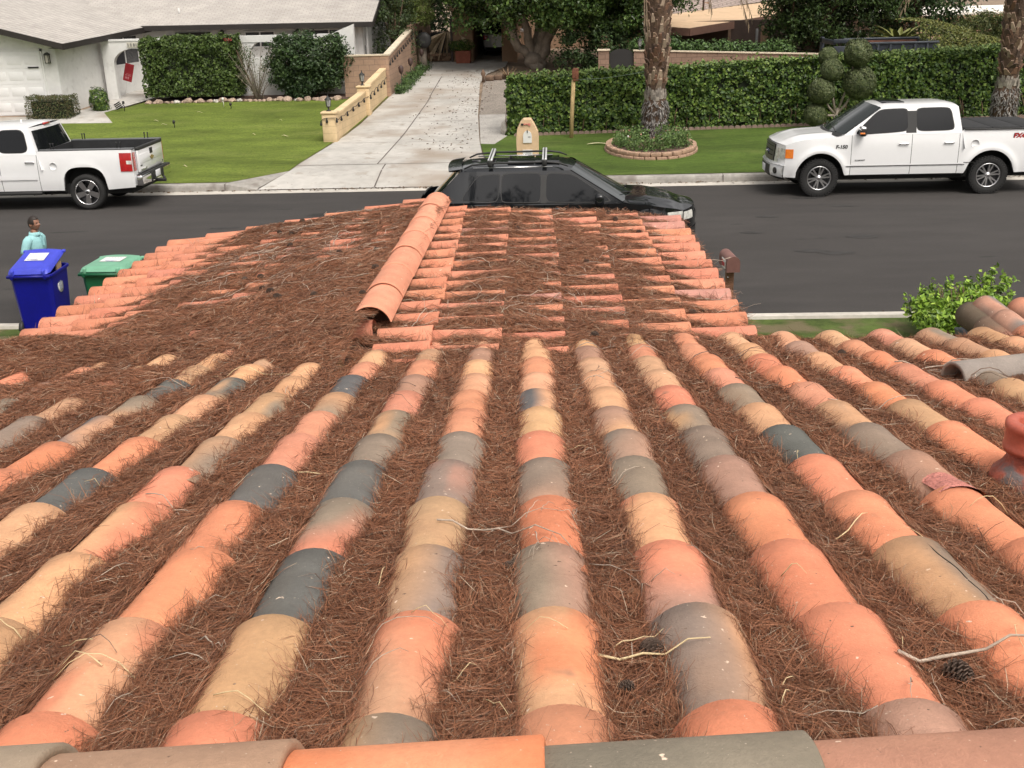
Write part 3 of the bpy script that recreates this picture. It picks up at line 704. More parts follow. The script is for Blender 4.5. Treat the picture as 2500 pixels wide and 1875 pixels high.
def vehicle(name, loc, rz, P, label, group=None):
    root = empty(name, loc, rz, label, 'car' if P['kind'] == 'suv' else 'pickup truck', group)
    paint = P['paint']; W = P['W']/2; xf, xr = P['xf'], P['xr']; wx = P['wheels']; zc = P['r']
    Ra, Rz, pw = P['arch']; sill = P['sill']; nose = P['nose']; tail = P['tail']      # nose = how far the corners fall back
    ztop = lambda x: float(np.interp(x, [p[0] for p in P['top']], [p[1] for p in P['top']]))
    def zbot(x):
        z = sill+P.get('rise', .0)*max(0, (xr+.7-x)/.7)
        for c in wx:
            d = abs(x-c)/Ra
            if d < 1: z = max(z, zc+Rz*(1-d**pw)**(1/pw))
        return z
    xfe, xre = xf-nose, xr+tail                              # where the side panels end
    def hw(x, z):
        y = W
        y -= P['cf']*max(0, (x-(xfe-.55))/.55)**2.2+P['cr']*max(0, ((xre+.5)-x)/.5)**2.2
        y -= .05*max(0, (.78-z)/.4)**2+P.get('shoulder', .05)*max(0, (z-P['zw'])/.45)**1.6
        for c in wx:
            d = math.hypot(x-c, (z-zc)*Ra/max(Rz, .01)); y += P['flare']*math.exp(-((d-Ra-.04)/.07)**2)
        return y
    def side(x0, x1, m, nm, parent=root, s=1, b=None, n=None):
        own = b is None; b = b or MB()
        n = n or max(4, int((x1-x0)/.035)); nz = 10
        def fn(u, v):
            x = x0+(x1-x0)*u; z0, z1 = zbot(x), ztop(x); z = z0+(z1-z0)*v
            return (x, s*hw(x, z), z)
        b.grid(fn, n, nz, True, flip=(s < 0))
        def fl(u, v):                                       # edge turned inwards along the bottom
            x = x0+(x1-x0)*u; z = zbot(x); return (x, s*(hw(x, z)-.05*(1-v)), z+.002*(1-v))
        b.grid(fl, n, 1, True, flip=(s < 0))
        if own: return b.build(nm, m, parent)
    b = MB()
    ds = P['doors']                                          # door cuts, front to rear
    for s in (1, -1):
        side(ds[0]+.005, xfe, None, None, s=s, b=b); side(xre, ds[-1]-.005, None, None, s=s, b=b)
    # nose and tail faces
    def nosef(y, z, off=0):
        w = hw(xfe, z); t = min(1, abs(y)/w); k = P.get('lean', .05)*max(0, (z-.75)/.4)
        return xfe+nose*(1-t**2.6)*(1-k)+off-P.get('lean', .05)*max(0, (z-.8)/.4)*(1-t**2)
    zn0, zn1 = P['sill']+.0, ztop(xfe)
    b.grid(lambda u, v: ((lambda z: (nosef((2*u-1)*hw(xfe, z), z), (2*u-1)*hw(xfe, z), z))(zn0+(zn1-zn0)*v)), 24, 10, True)
    def tailf(y, z, off=0):
        w = hw(xre, z); t = min(1, abs(y)/w); return xre-tail*(1-t**4)-off
    zr1 = ztop(xre)
    b.grid(lambda u, v: ((lambda z: (tailf((2*u-1)*hw(xre, z), z), (2*u-1)*hw(xre, z), z))(sill+.08+(zr1-sill-.08)*v)), 20, 6, True, flip=True)
    # bonnet
    cx, cz = P['cowl']
    def hood(u, v):
        y0 = 2*v-1; x1 = nosef(y0*hw(xfe, zn1), zn1)-.002; x = cx-.10*(1-abs(y0)**2)*0+(x1-cx)*u+(1-u)*P.get('cowlcurve', .18)*(1-y0*y0)
        y = y0*hw(min(x, xfe), ztop(min(x, xfe))); e = 1-abs(y0)**3
        z = ztop(min(x, xfe))+P['crown']*e*(1-u**6*.75)+.018*(math.exp(-((abs(y0)-.55)/.10)**2))*min(1, 4*u*(1-u))
        return (x, y, z)
    b.grid(hood, 22, 24, True, flip=True)
    # upper sides, roof, pillars
    bz = P['belt']; gx0, gx1 = P['gx']; rz_ = P['roofz']; rx0, rx1 = P['roofx']; yb = hw((gx0+gx1)/2, bz); tum = P['tumble']
    def up(x, z): return yb-(z-bz)*tum-P.get('gtaper', .0)*max(0, (gx0+.8-x)/.8)**2
    fa = lambda z: gx1+(rx1-gx1)*(z-bz)/(rz_-bz)              # front edge of the cab side
    ra = lambda z: gx0+(rx0-gx0)*((z-bz)/(rz_-bz))**P.get('rcurve', 1)
    for s in (1, -1):
        b.grid(lambda u, v: ((lambda z: ((lambda x: (x, s*up(x, z), z))(ra(z)+(fa(z)-ra(z))*u)))(bz-.02+(rz_-bz+.02)*v)), 24, 8, True, flip=(s < 0))
    def roof(u, v):
        x = rx0+(rx1-rx0)*u; y0 = 2*v-1; e = (1-abs(y0)**2.6)
        fr = 1-.6*(max(0, u-.8)/.2)**2-.5*(max(0, .2-u)/.2)**2
        return (x+(.10*(1-y0*y0))*(1 if u > .5 else 0)*max(0, (u-.5)/.5)-(P.get('rbulge', .05)*(1-y0*y0))*max(0, (.5-u)/.5), y0*up(x, rz_), rz_+P['rcrown']*e*fr)
    b.grid(roof, 20, 18, True, flip=True)
    if P['kind'] == 'truck':                                  # back wall of the cab
        b.grid(lambda u, v: ((lambda z, y0: (ra(z)-P.get('rbulge', .05)*(1-y0*y0), y0*up(ra(z), z), z))(bz-.35+(rz_-bz+.35)*v, 2*u-1)), 14, 10, True, flip=True)
    body = b.build('body', paint, root)
    # dark inside so nothing shows through the gaps, and wheel wells
    b = MB(); iw = W-.16
    b.box((xre+.12, -iw, sill-.10), (xfe-.10, iw, sill+.12)); b.box((wx[1]+Ra+.04, -W+.05, sill-.03), (wx[0]-Ra-.04, W-.05, sill+.06))
    if P['kind'] == 'truck':
        b.box((ds[-1]+.02, -W+.06, sill+.05), (wx[0]-Ra-.06, W-.06, bz-.03)); b.box((wx[0]-Ra-.05, -iw+.14, sill), (xfe-.12, iw-.14, ztop(xfe)-.16))
        b.box((wx[1]-Ra-.02, -iw+.14, sill), (ds[-1], iw-.14, 1.02))
        b.box((xre+.05, -W+.06, sill+.0), (wx[1]-Ra-.05, W-.06, .90))
    else:
        b.box((wx[1]+Ra+.05, -W+.06, sill+.05), (wx[0]-Ra-.06, W-.06, bz-.05)); b.box((xre+.06, -iw+.14, sill), (xfe-.12, iw-.14, ztop(xfe)-.2))
    b.build('underbody', M_gap, root)
    for s in (1, -1):
        for c in wx:
            b = MB(); n = 20
            def arc(u, v):
                a = PI*u; q = zc+(Rz+.004)*math.sin(a)**(2/pw*1.0 if pw != 2 else 1); return (c+(Ra+.004)*(abs(math.cos(a))**(2/pw))*(1 if math.cos(a) > 0 else -1), s*(W-.03-.36*v), q)
            b.grid(arc, n, 1, True); b.add([arc(i/n, 1) for i in range(n+1)], [tuple(range(n+1))], False)
            b.build('wheel_well', M_gap, root)
            wheel(root, c, s*(P['track']-P['tw']/2), zc, P['r'], P['tw'], P['rr'], P['style'], s)
    # doors
    def gpatch(b, poly_f, off, s, nx=8, nz=6):
        """patch on the cab side between bottom/top lines: poly_f(u, v) -> (x, z)"""
        b.grid(lambda u, v: ((lambda xz: (xz[0], s*(up(*xz)+off), xz[1]))(poly_f(u, v))), nx, nz, True, flip=(s < 0))
    for s in (1, -1):
        for i in range(len(ds)-1):
            d = side(ds[i+1]+.005, ds[i]-.005, paint, 'door', s=s)
            b = MB(); hx, hz = P['handles'][i]; b.rbox((hx-.11, s*(hw(hx, hz)+.028)-.012, hz-.016), (hx+.11, s*(hw(hx, hz)+.028)+.012, hz+.016), .012)
            for q in (-.085, .085): b.box((hx+q-.015, s*(hw(hx, hz)-.01)-.02, hz-.012), (hx+q+.015, s*(hw(hx, hz)+.02)+.008*s, hz+.012))
            b.build('handle', M_chr if P['kind'] == 'truck' else paint, d)
        for poly in P['windows']:
            b = MB(); b.cur = 0
            def ring(q, grow):
                (x0, z0), (x1, z1), (x2, z2), (x3, z3) = q         # rear-bottom, front-bottom, front-top, rear-top
                c = ((x0+x1+x2+x3)/4, (z0+z1+z2+z3)/4); k = P.get('wround', .12)
                def f(u, v):
                    uu, vv = 2*u-1, 2*v-1
                    sq = (1-k*uu*uu*vv*vv)
                    u2, v2 = .5+.5*uu*(1-k*vv**6), .5+.5*vv*(1-k*uu**6)
                    xb = x0+(x1-x0)*u2; zb = z0+(z1-z0)*u2; xt = x3+(x2-x3)*u2; z_t = z3+(z2-z3)*u2
                    x, z = xb+(xt-xb)*v2, zb+(z_t-zb)*v2
                    return (c[0]+(x-c[0])*(1+grow[0]), c[1]+(z-c[1])*(1+grow[1]))
                return f
            gpatch(b, ring(poly, (.05, .07)), .003, s, 14, 12); b.cur = 1; gpatch(b, ring(poly, (0, 0)), .007, s, 14, 12)
            b.build('side_window', [M_blk, M_glass], root)
        if 'bpillar' in P:
            b = MB(); gpatch(b, lambda u, v: (P['bpillar'][0]+(P['bpillar'][1]-P['bpillar'][0])*u, bz+.01+(rz_-.07-bz-.01)*v), .0045, s, 2, 6); b.build('pillar_trim', M_blk, root)
        # mirrors
        mx_, mz_ = P['mirror']; yy = s*(up(mx_, mz_)+.13)
        b = MB(); b.rbox((mx_-.05, yy-.11, mz_-.10), (mx_+.10, yy+.11, mz_+.10), .05, seg=3); b.rbox((mx_-.02, yy-s*.16-.06, mz_-.10), (mx_+.05, yy-s*.08+.06, mz_-.05), .02)
        mir = b.build('mirror', M_blk if P['kind'] == 'truck' else paint, root)
        if P['kind'] == 'truck':
            b = MB(); b.rbox((mx_-.03, yy-.115, mz_+.02), (mx_+.105, yy+.115, mz_+.115), .04, seg=3); b.build('mirror_cap', M_chr, mir)
            b = MB(); b.rbox((mx_+.0, yy+s*.09, mz_-.045), (mx_+.108, yy+s*.118, mz_-.01), .008); b.build('turn_signal', M_amber, mir)
    # windscreen
    b = MB(); wb = P.get('wbulge', .18)
    def ws(u, v):
        z = bz+.01+(rz_-bz+.0)*v; y0 = (2*u-1)*.985; return (fa(z)+.012+wb*(1-y0*y0)*(1-.45*v), y0*(up(fa(z), z)-.02), z+P['rcrown']*.5*(1-y0*y0)*v)
    b.grid(ws, 16, 12, True); b.build('windscreen', M_ws, root)
    b = MB()
    def wf(u, v):
        y0 = (2*u-1); z = bz+.012; return (fa(z)+.03+wb*(1-y0*y0)+(.16-.0*y0)*v, y0*(up(fa(z), z)-.01), z-.01-.035*v+.015*(1-y0*y0))
    b.grid(wf, 16, 3, True); cw = b.build('cowl', M_blk, root)
    for y0, y1 in ((.62, .02), (-.12, -.68)):
        b = MB(); za = bz+.05
        def wp(y0, v): z = bz+v; return Vector((fa(z)+.04+wb*(1-y0*y0), y0*up(fa(z), z), z+.012))
        b.tube([wp(y0, .02), wp((y0+y1)/2, .07), wp(y1, .10)], [.012, .009, .006], 6); b.build('wiper', M_blk, root)
    return root, dict(hw=hw, nosef=nosef, tailf=tailf, up=up, fa=fa, ra=ra, bz=bz, rz=rz_, ztop=ztop, W=W, zn1=zn1, xfe=xfe, xre=xre, hood=hood)

def spatch(b, fn, x0, x1, z0, z1, off, s, n=6, m=4):
    b.grid(lambda u, v: ((lambda x, z: (x, s*(fn(x, z)+off), z))(x0+(x1-x0)*u, z0+(z1-z0)*v)), n, m, True, flip=(s < 0))
def npatch(b, fn, y0, y1, z0, z1, off, n=8, m=4):
    b.grid(lambda u, v: ((lambda y, z: (fn(y, z, off), y, z))(y0+(y1-y0)*u, z0+(z1-z0)*v)), n, m, True)
def side_text(name, s, size, x, z, fn, sd, m, parent, shear=0, bold=0):
    """lettering on the side facing sd (+1: +y); reads left to right for someone looking at it"""
    y = sd*(fn(x, z)+.004)
    Mx = Matrix.Translation((x, y, z)) @ (Matrix.Rotation(PI, 4, 'Z') if sd > 0 else Matrix.Identity(4)) @ Matrix.Rotation(PI/2, 4, 'X')
    return text_mesh(name, s, size, Mx, m, parent, .003, shear, bold)

# --- white pickup facing left at the far kerb, right of the palm
PF = dict(kind='truck', paint=M_pw, W=1.99, xf=2.79, xr=-3.10, wheels=(1.84, -1.84), r=.41, arch=(.53, .55, 2.0), sill=.47, nose=.20, tail=.04, cf=.10, cr=.02, zw=1.02, flare=.030,
          top=[(-3.1, 1.40), (-1.22, 1.41), (-1.2, 1.37), (1.2, 1.35), (1.45, 1.30), (2.2, 1.25), (2.45, 1.19), (2.62, 1.12)], doors=(1.18, -.12, -1.14), handles=[(.06, 1.13), (-.92, 1.14)],
          cowl=(1.26, 1.33), crown=.06, belt=1.35, gx=(-1.19, 1.34), roofz=1.885, roofx=(-1.10, .56), tumble=.30, rcrown=.075, rbulge=.03, track=1.00, tw=.285, rr=.262, style='split', wround=.10,
          windows=[[(-.02, 1.40), (1.14, 1.345), (.60, 1.845), (-.0, 1.86)], [(-1.02, 1.41), (-.22, 1.40), (-.20, 1.86), (-.92, 1.865)]], bpillar=(-.20, .02), mirror=(.96, 1.42), lean=.05)
tr1, Q = vehicle('pickup_truck', (7.665, 25.50, 0), PI, PF, 'white crew cab pickup with black bed cover parked by the tall hedge')
hw, nosef, tailf = Q['hw'], Q['nosef'], Q['tailf']
b = MB(); npatch(b, nosef, -.50, .50, .74, 1.11, .012, 16, 6); gr = b.build('grille', M_blk, tr1)
b = MB()
for z0, z1 in ((.765, .85), (.875, .95), (.975, 1.05)): npatch(b, nosef, -.44, .44, z0, z1, .03, 16, 2)
b.build('grille_bar', M_grey, gr)
b = MB()
for s in (1, -1): npatch(b, nosef, s*.455-.035, s*.455+.035, .75, 1.10, .028, 2, 6)
npatch(b, nosef, -.48, .48, 1.065, 1.13, .03, 16, 2); b.build('grille_surround', M_grey, gr)
b = MB(); Mo = Matrix.Translation((nosef(0, .91, .045), 0, .91)) @ Matrix.Rotation(PI/2, 4, 'Y') @ Matrix.Diagonal((.62, 1.45, 1, 1))
b.lathe([(.085, -.02), (.085, .008), (.078, .014), (0, .016)], 28, Mo, caps=False); em = b.build('emblem', mat('emblem_navy', (.012, .02, .06), .25, var=0, coat=1), gr)
b = MB(); b.tube([(nosef(0, .91, .067), y, z) for y, z in ((.075, .915), (.045, .945), (.02, .90), (-.015, .935), (-.035, .89), (-.08, .90))], .007, 6); b.build('emblem_script', M_chr, em)
for s in (1, -1):
    b = MB(); b.cur = 0; npatch(b, nosef, s*.72-.20, s*.72+.185, .83, 1.055, .012, 8, 4); npatch(b, nosef, s*.60-.08, s*.60+.06, .74, .835, .012, 4, 3)
    b.cur = 1; spatch(b, hw, 2.43, Q['xfe']+.004, .85, 1.05, .010, s, 6, 4); b.build('headlight', [M_clear, M_amber], tr1)
    b = MB(); b.cur = 0; spatch(b, hw, -3.05, -2.90, .95, 1.32, .010, s, 4, 6); b.build('tail_light', M_red, tr1)
    b = MB(); spatch(b, hw, -1.28, 1.28, .655, .672, .012, s, 30, 1); spatch(b, hw, -1.50, -1.26, .70, .715, .012, s, 4, 1); b.build('side_moulding', M_blk, tr1)
    b = MB(); spatch(b, hw, -1.28, 1.28, .672, .70, .016, s, 30, 2); b.build('side_trim', M_pw, tr1)
    side_text('model_lettering', 'F-150', .11, 1.40 if s > 0 else 1.42, 1.085, hw, s, M_ink, tr1, .15, .004)
    side_text('model_lettering', 'ECOBOOST', .042, .98, .79, hw, s, M_ink, tr1)
    fx = side_text('decal', 'FX4', .135, -2.40, 1.255, hw, s, M_badge, tr1, .2, .006)
    side_text('decal_edge', 'FX4', .15, -2.40, 1.252, lambda x, z: hw(x, z)-.003, s, M_ink, fx, .2, .009)
    b = MB(); Mf = Matrix.Translation((-1.48, s*(hw(-1.48, 1.10)+.001), 1.10)) @ Matrix.Rotation(-s*PI/2, 4, 'X'); b.lathe([(.092, 0), (.092, .004), (.086, .005), (.086, .0015), (0, .0015)], 28, Mf, caps=False); b.build('fuel_flap', M_pw, tr1)
b = MB(); b.cur = 0
def bmp(y, z, off=0): return nosef(y*.985, .7, off+.05*(1-abs((z-.55)/.16)**3))
npatch(b, bmp, -.97, .97, .43, .70, .02, 26, 6)
for s in (1, -1): spatch(b, hw, 2.36, Q['xfe']+.02, .43, .70, .022, s, 6, 5)
b.grid(lambda u, v: (nosef((2*u-1)*.96, .7, .0+.075*v), (2*u-1)*.97, .70), 20, 1)
b.cur = 1; npatch(b, bmp, -.42, .42, .40, .655, .032, 14, 4); npatch(b, bmp, -.95, .95, .37, .44, .0, 24, 2)
for s in (1, -1):
    M = Matrix.Translation((bmp(s*.70, .56, .04), s*.70, .56)) @ Matrix.Rotation(s*.35, 4, 'Z') @ Matrix.Rotation(PI/2, 4, 'Y'); b.lathe([(.07, -.02), (.07, .0), (.055, .004), (0, -.004)], 20, M, caps=False)
fb = b.build('front_bumper', [M_pw, M_blk], tr1)
b = MB(); b.rbox((nosef(0, .7, .088), -.155, .47), (nosef(0, .7, .10), .155, .63), .006); pl = b.build('number_plate', M_plate, fb)
b = MB(); b.rbox((-3.22, -.95, .50), (-3.08, .95, .72), .04); b.build('rear_bumper', M_chr, tr1)
b = MB()                                                     # folding bed cover
for i in range(3): b.rbox((-3.06+i*.61, -.90, 1.405), (-3.06+(i+1)*.61-.012, .90, 1.445), .015)
b.box((-3.09, -.93, 1.38), (-1.22, .93, 1.41)); b.build('bed_cover', M_liner, tr1)
for s in (1, -1): b = MB(); b.rbox((-3.08, s*.955-.035, 1.395), (-1.23, s*.955+.035, 1.425), .01); b.build('bed_rail', M_blk, tr1)
b = MB(); b.rbox((-.05, -.40, 1.948), (.44, .40, 1.968), .008); b.build('sunroof', M_glass, tr1)
b = MB(); b.box((-1.9, -.55, .30), (1.9, -.40, .45)); b.box((-1.9, .40, .30), (1.9, .55, .45)); b.tube([(-1.84, -.9, .41), (-1.84, .9, .41)], .07); b.tube([(1.84, -.9, .41), (1.84, .9, .41)], .06); b.tube([(1.0, .35, .36), (-.2, .35, .34), (-1.2, .35, .36), (-3.0, .5, .42)], .05)
b.build('chassis', M_blk, tr1)

# --- white pickup facing left at the far left, open bed
PS = dict(kind='truck', paint=M_pw, W=2.00, xf=2.80, xr=-2.99, wheels=(1.82, -1.82), r=.40, arch=(.50, .575, 3.2), sill=.45, nose=.18, tail=.03, cf=.10, cr=.0, zw=1.0, flare=.012, rise=.05,
          top=[(-3.1, 1.35), (-.83, 1.34), (-.81, 1.30), (1.2, 1.28), (1.45, 1.24), (2.45, 1.16), (2.62, 1.10)], doors=(1.18, .10, -.78), handles=[(.25, 1.08), (-.62, 1.10)],
          cowl=(1.26, 1.28), crown=.06, belt=1.28, gx=(-.79, 1.32), roofz=1.84, roofx=(-.62, .50), tumble=.27, rcrown=.075, rbulge=.06, track=1.0, tw=.275, rr=.285, style='five', wround=.14,
          windows=[[(.16, 1.33), (1.10, 1.31), (.52, 1.78), (.16, 1.79)], [(-.60, 1.32), (.08, 1.32), (.08, 1.79), (-.50, 1.80)]], mirror=(.96, 1.38), lean=.05)
tr2, Q = vehicle('pickup_truck', (-12.48, 25.48, 0), PI, PS, 'white pickup with chrome wheels and an open bed, parked beside the big front lawn')
hw, nosef, tailf = Q['hw'], Q['nosef'], Q['tailf']
b = MB(); npatch(b, nosef, -.75, .75, .72, 1.06, .02, 16, 6); b.build('grille', M_chr, tr2)
b = MB(); b.cur = 0                                          # bed: inner walls, floor, rails
b.box((-2.96, -.86, .93), (-.86, .86, .96)); b.box((-2.97, .80, .95), (-.84, .84, 1.345)); b.box((-2.97, -.84, .95), (-.84, -.80, 1.345)); b.box((-.87, -.82, .95), (-.84, .82, 1.33)); b.box((-2.95, -.80, .95), (-2.92, .80, 1.30))
for s in (1, -1):
    for x in (-2.0, -1.4): b.rbox((x-.08, s*.74-.06, .95), (x+.08, s*.74+.06, 1.15), .02)
b.build('bed', M_liner, tr2)
for s in (1, -1):
    b = MB(); b.rbox((-2.99, s*.90-.075, 1.335), (-.83, s*.90+.075, 1.368), .012); b.build('bed_rail', mat('rail_grey', (.10, .105, .11), .5, var=.1), tr2)
    for x in (-1.10, -1.16+.0, -2.62, -2.70):
        b = MB(); b.tube([(x, s*.88, 1.36), (x, s*.88, 1.46), (x+.012, s*.88, 1.505), (x-.012, s*.88, 1.505), (x, s*.88, 1.46)], .011, 6); b.build('tie_down', M_blk, tr2)
    b = MB(); b.cur = 0; spatch(b, hw, -2.955, -2.68, .86, 1.27, .014, s, 6, 8)
    b.grid(lambda u, v: (tailf(s*.9, 1)-.012, s*(.83+.155*u), .86+.41*v), 3, 6, True, flip=(s > 0)); b.cur = 1; spatch(b, hw, -2.95, -2.83, 1.02, 1.10, .017, s, 3, 2)
    b.build('tail_light', [M_red, M_clear], tr2)
    b = MB(); spatch(b, hw, -.74, 1.15, .71, .80, .022, s, 24, 3); spatch(b, hw, -.74, 1.15, .80, .808, .012, s, 24, 1); b.build('side_moulding', M_pw, tr2)
    b = MB(); npatch(b, nosef, s*.82-.1, s*.82+.1, .80, 1.05, .012, 4, 4); b.build('headlight', M_clear, tr2)
    b = MB(); Mf = Matrix.Translation((-1.14, s*(hw(-1.14, 1.0)+.001), 1.0)) @ Matrix.Rotation(-s*PI/2, 4, 'X'); b.lathe([(.092, 0), (.092, .004), (.084, .005), (.084, .0015), (0, .0015)], 28, Mf, caps=False); b.build('fuel_flap', M_pw, tr2)
b = MB(); b.rbox((-3.045, -.80, .80), (-2.99, .80, 1.33), .02); b.rbox((-3.052, -.74, .98), (-3.03, .74, 1.20), .01); tg = b.build('tailgate', M_pw, tr2)
b = MB(); b.rbox((-3.055, -.805, 1.285), (-2.965, .805, 1.362), .02); b.build('tailgate_cap', M_blk, tg)
b = MB(); b.rbox((-3.062, -.085, 1.13), (-3.045, .085, 1.26), .012); b.build('handle', M_blk, tg)
b = MB(); b.prism([(-.11, .018), (-.045, .018), (-.045, .04), (.05, .04), (.05, .018), (.11, .018), (.095, -.022), (.04, -.022), (.04, -.042), (-.05, -.042), (-.05, -.022), (-.10, -.022)], -.012, .006, 'x', Matrix.Translation((-3.06, 0, 1.05))); b.build('emblem', M_gold, tg)
Mt = lambda y, z: Matrix.Translation((-3.0535, y, z)) @ Matrix.Rotation(-PI/2, 4, 'Z') @ Matrix.Rotation(PI/2, 4, 'X')
text_mesh('model_lettering', 'SILVERADO', .075, Mt(.56, .85), M_chr, tg, .004); text_mesh('model_lettering', 'LT', .055, Mt(-.70, .86), M_ink, tg, .004)
b = MB(); b.rbox((-3.044-.004, .62, .925), (-3.044, .74, .955), .001); b.build('fuel_badge', M_ink, tg)
b = MB(); b.rbox((-3.14, -.98, .52), (-2.98, .98, .76), .045, seg=3); rb = b.build('rear_bumper', M_chr, tr2)
b = MB(); b.rbox((-3.13, -.95, .745), (-3.0, .95, .775), .012); b.rbox((-3.155, -.30, .58), (-3.13, .30, .765), .015); b.rbox((-3.154, .33, .53), (-3.13, .40, .77), .01); b.rbox((-3.154, -.40, .53), (-3.13, -.33, .77), .01); b.build('bumper_step', M_blk, rb)
b = MB(); b.rbox((-3.165, -.15, .60), (-3.152, .15, .75), .004); b.build('number_plate', M_plate, rb)
b = MB(); b.rbox((-3.33, -.04, .47), (-3.1, .04, .54), .01); b.lathe([(.03, 0), (.032, .05), (.0, .065)], 12, Matrix.Translation((-3.29, 0, .535)), caps=False); b.build('tow_hitch', M_blk, tr2)
b = MB(); ra, up = Q['ra'], Q['up']                           # back glass and third brake light
b.grid(lambda u, v: ((lambda z, y0: (ra(z)-.06*(1-y0*y0)-.008, y0*up(ra(z), z), z))(1.33+.44*v, (2*u-1)*.90)), 14, 8, True, flip=True); b.build('rear_window', M_glass, tr2)
b = MB(); b.rbox((ra(1.83)-.085, -.16, 1.835), (ra(1.83)-.02, .16, 1.885), .015); b.build('brake_light', M_red, tr2)
b = MB(); b.lathe([(.02, 0), (.012, .05), (.004, .055)], 10, Matrix.Translation((-.15, .1, 1.91)), caps=False); b.build('antenna', M_pw, tr2)
b = MB(); b.box((-2.6, -.55, .30), (1.9, -.40, .45)); b.box((-2.6, .40, .30), (1.9, .55, .45)); b.tube([(-1.82, -.9, .40), (-1.82, .9, .40)], .07); b.tube([(-1.2, -.35, .4), (-2.6, -.4, .42)], .07); b.box((-2.9, -.4, .42), (-2.2, .4, .52)); b.build('chassis', M_blk, tr2)
for s in (1, -1): b = MB(); b.rbox((-.78, s*.93-.07, .36), (1.2, s*.93+.07, .43), .02); b.build('side_step', M_blk, tr2)

# --- dark estate car standing in the street, facing right
PX = dict(kind='suv', paint=M_pb, W=1.93, xf=2.42, xr=-2.43, wheels=(1.55, -1.38), r=.375, arch=(.44, .43, 2.0), sill=.30, nose=.30, tail=.14, cf=.17, cr=.10, zw=.86, flare=.02, shoulder=.07,
          top=[(-2.43, 1.10), (-1.5, 1.10), (.3, 1.08), (.95, 1.06), (1.5, 1.02), (2.0, .93), (2.13, .88)], doors=(.83, -.25, -1.10), handles=[(-.08, .98), (-.98, 1.0)],
          cowl=(.92, 1.08), crown=.085, belt=1.07, gx=(-2.22, 1.08), roofz=1.60, roofx=(-1.68, .20), tumble=.36, rcrown=.085, rbulge=.06, gtaper=.12, rcurve=1.0, track=.955, tw=.265, rr=.24, style='star', wround=.08,
          windows=[[(-.22, 1.10), (.92, 1.09), (.24, 1.53), (-.20, 1.56)], [(-.98, 1.11), (-.32, 1.10), (-.30, 1.56), (-.96, 1.56)], [(-1.68, 1.14), (-1.05, 1.12), (-1.00, 1.555), (-1.38, 1.53)]], bpillar=(-.31, -.21), mirror=(.66, 1.14), lean=.12, wbulge=.22)
x5, Q = vehicle('parked_car', (0.05, 19.5, 0), 0, PX, 'dark graphite estate car with roof bars, half hidden behind the tiled roof')
hw, nosef, tailf, up, ra = Q['hw'], Q['nosef'], Q['tailf'], Q['up'], Q['ra']
b = MB()                                                      # tailgate with sloping glass
b.grid(lambda u, v: ((lambda z, y0: (ra(z)-.06*(1-y0*y0)*1.2-.004, y0*up(ra(z), z)*.995, z))(1.02+.60*v, 2*u-1)), 16, 8, True, flip=True); tgx = b.build('tailgate', M_pb, x5)
b = MB(); b.grid(lambda u, v: ((lambda z, y0: (ra(z)-.06*(1-y0*y0)*1.2-.012, y0*up(ra(z), z), z))(1.09+.44*v, (2*u-1)*.86)), 14, 8, True, flip=True); b.build('rear_window', M_ws, tgx)
b = MB(); b.grid(lambda u, v: (-1.64-.24*u-.05*(1-(2*v-1)**2), (2*v-1)*(.76-.03*u), 1.655-.035*u+.03*(1-(2*v-1)**2)), 4, 12, True); b.grid(lambda u, v: (-1.68-.20*u-.05*(1-(2*v-1)**2), (2*v-1)*(.75-.03*u), 1.60-.0*u+.02*(1-(2*v-1)**2)), 4, 12, True, flip=True)
b.build('roof_spoiler', M_pb, x5)
b = MB(); b.tube([(-2.42, -.02, 1.10), (-2.36, .2, 1.16), (-2.31, .45, 1.17)], [.02, .014, .008], 6); b.build('wiper', M_blk, tgx)
for s in (1, -1):
    b = MB(); yy = s*.665
    b.tube([(-1.62, yy, 1.64), (-1.48, yy, 1.70), (-1.2, yy*1.0, 1.725), (-.2, yy, 1.735), (.02, yy, 1.71), (.16, yy, 1.655)], [.012, .017, .018, .018, .017, .01], 8); rl = b.build('roof_rail', M_blk, x5)
    b = MB(); b.tube([(-1.46, yy+s*.035, 1.655), (-.1, yy+s*.035, 1.662)], .012, 6); b.build('rail_trim', M_chr, rl)
    b = MB(); npatch(b, nosef, s*.72-.13, s*.72+.18, .72, .86, .01, 8, 4); spatch(b, hw, 1.85, Q['xfe']+.004, .76, .88, .008, s, 5, 3); b.build('headlight', M_clear, x5)
    b = MB(); spatch(b, hw, -2.29, -2.08, .84, 1.04, .008, s, 4, 4); b.build('tail_light', M_red, x5)
    b = MB(); npatch(b, nosef, s*.12-.10, s*.12+.10, .62, .80, .02, 4, 4); b.build('grille', M_chr, x5)
for xx in (-1.17, -.24):
    b = MB(); b.cur = 0; b.rbox((xx-.04, -.70, 1.755), (xx+.04, .70, 1.795), .012); b.cur = 1
    b.rbox((xx-.012, -.70, 1.793), (xx+.012, .70, 1.798), .001); b.cur = 1
    for s in (1, -1): b.rbox((xx-.04, s*.69-.05, 1.67), (xx+.04, s*.69+.05, 1.785), .02)
    b.build('roof_bar', [mat('brushed_alu', (.62, .63, .64), .4, metal=.25, var=.05), M_blk], x5)
b = MB(); b.rbox((-.88, -.42, 1.672), (-.42, .42, 1.688), .006); b.rbox((-.405, -.42, 1.672), (.02, .42, 1.690), .006); b.build('sunroof', M_glass, x5)
b = MB(); b.rbox((-1.52, -.10, 1.665), (-1.36, .0, 1.70), .02); b.build('antenna', M_pb, x5)
b = MB(); npatch(b, nosef, -.70, .70, .38, .54, .01, 16, 3); b.build('air_intake', M_blk, x5)
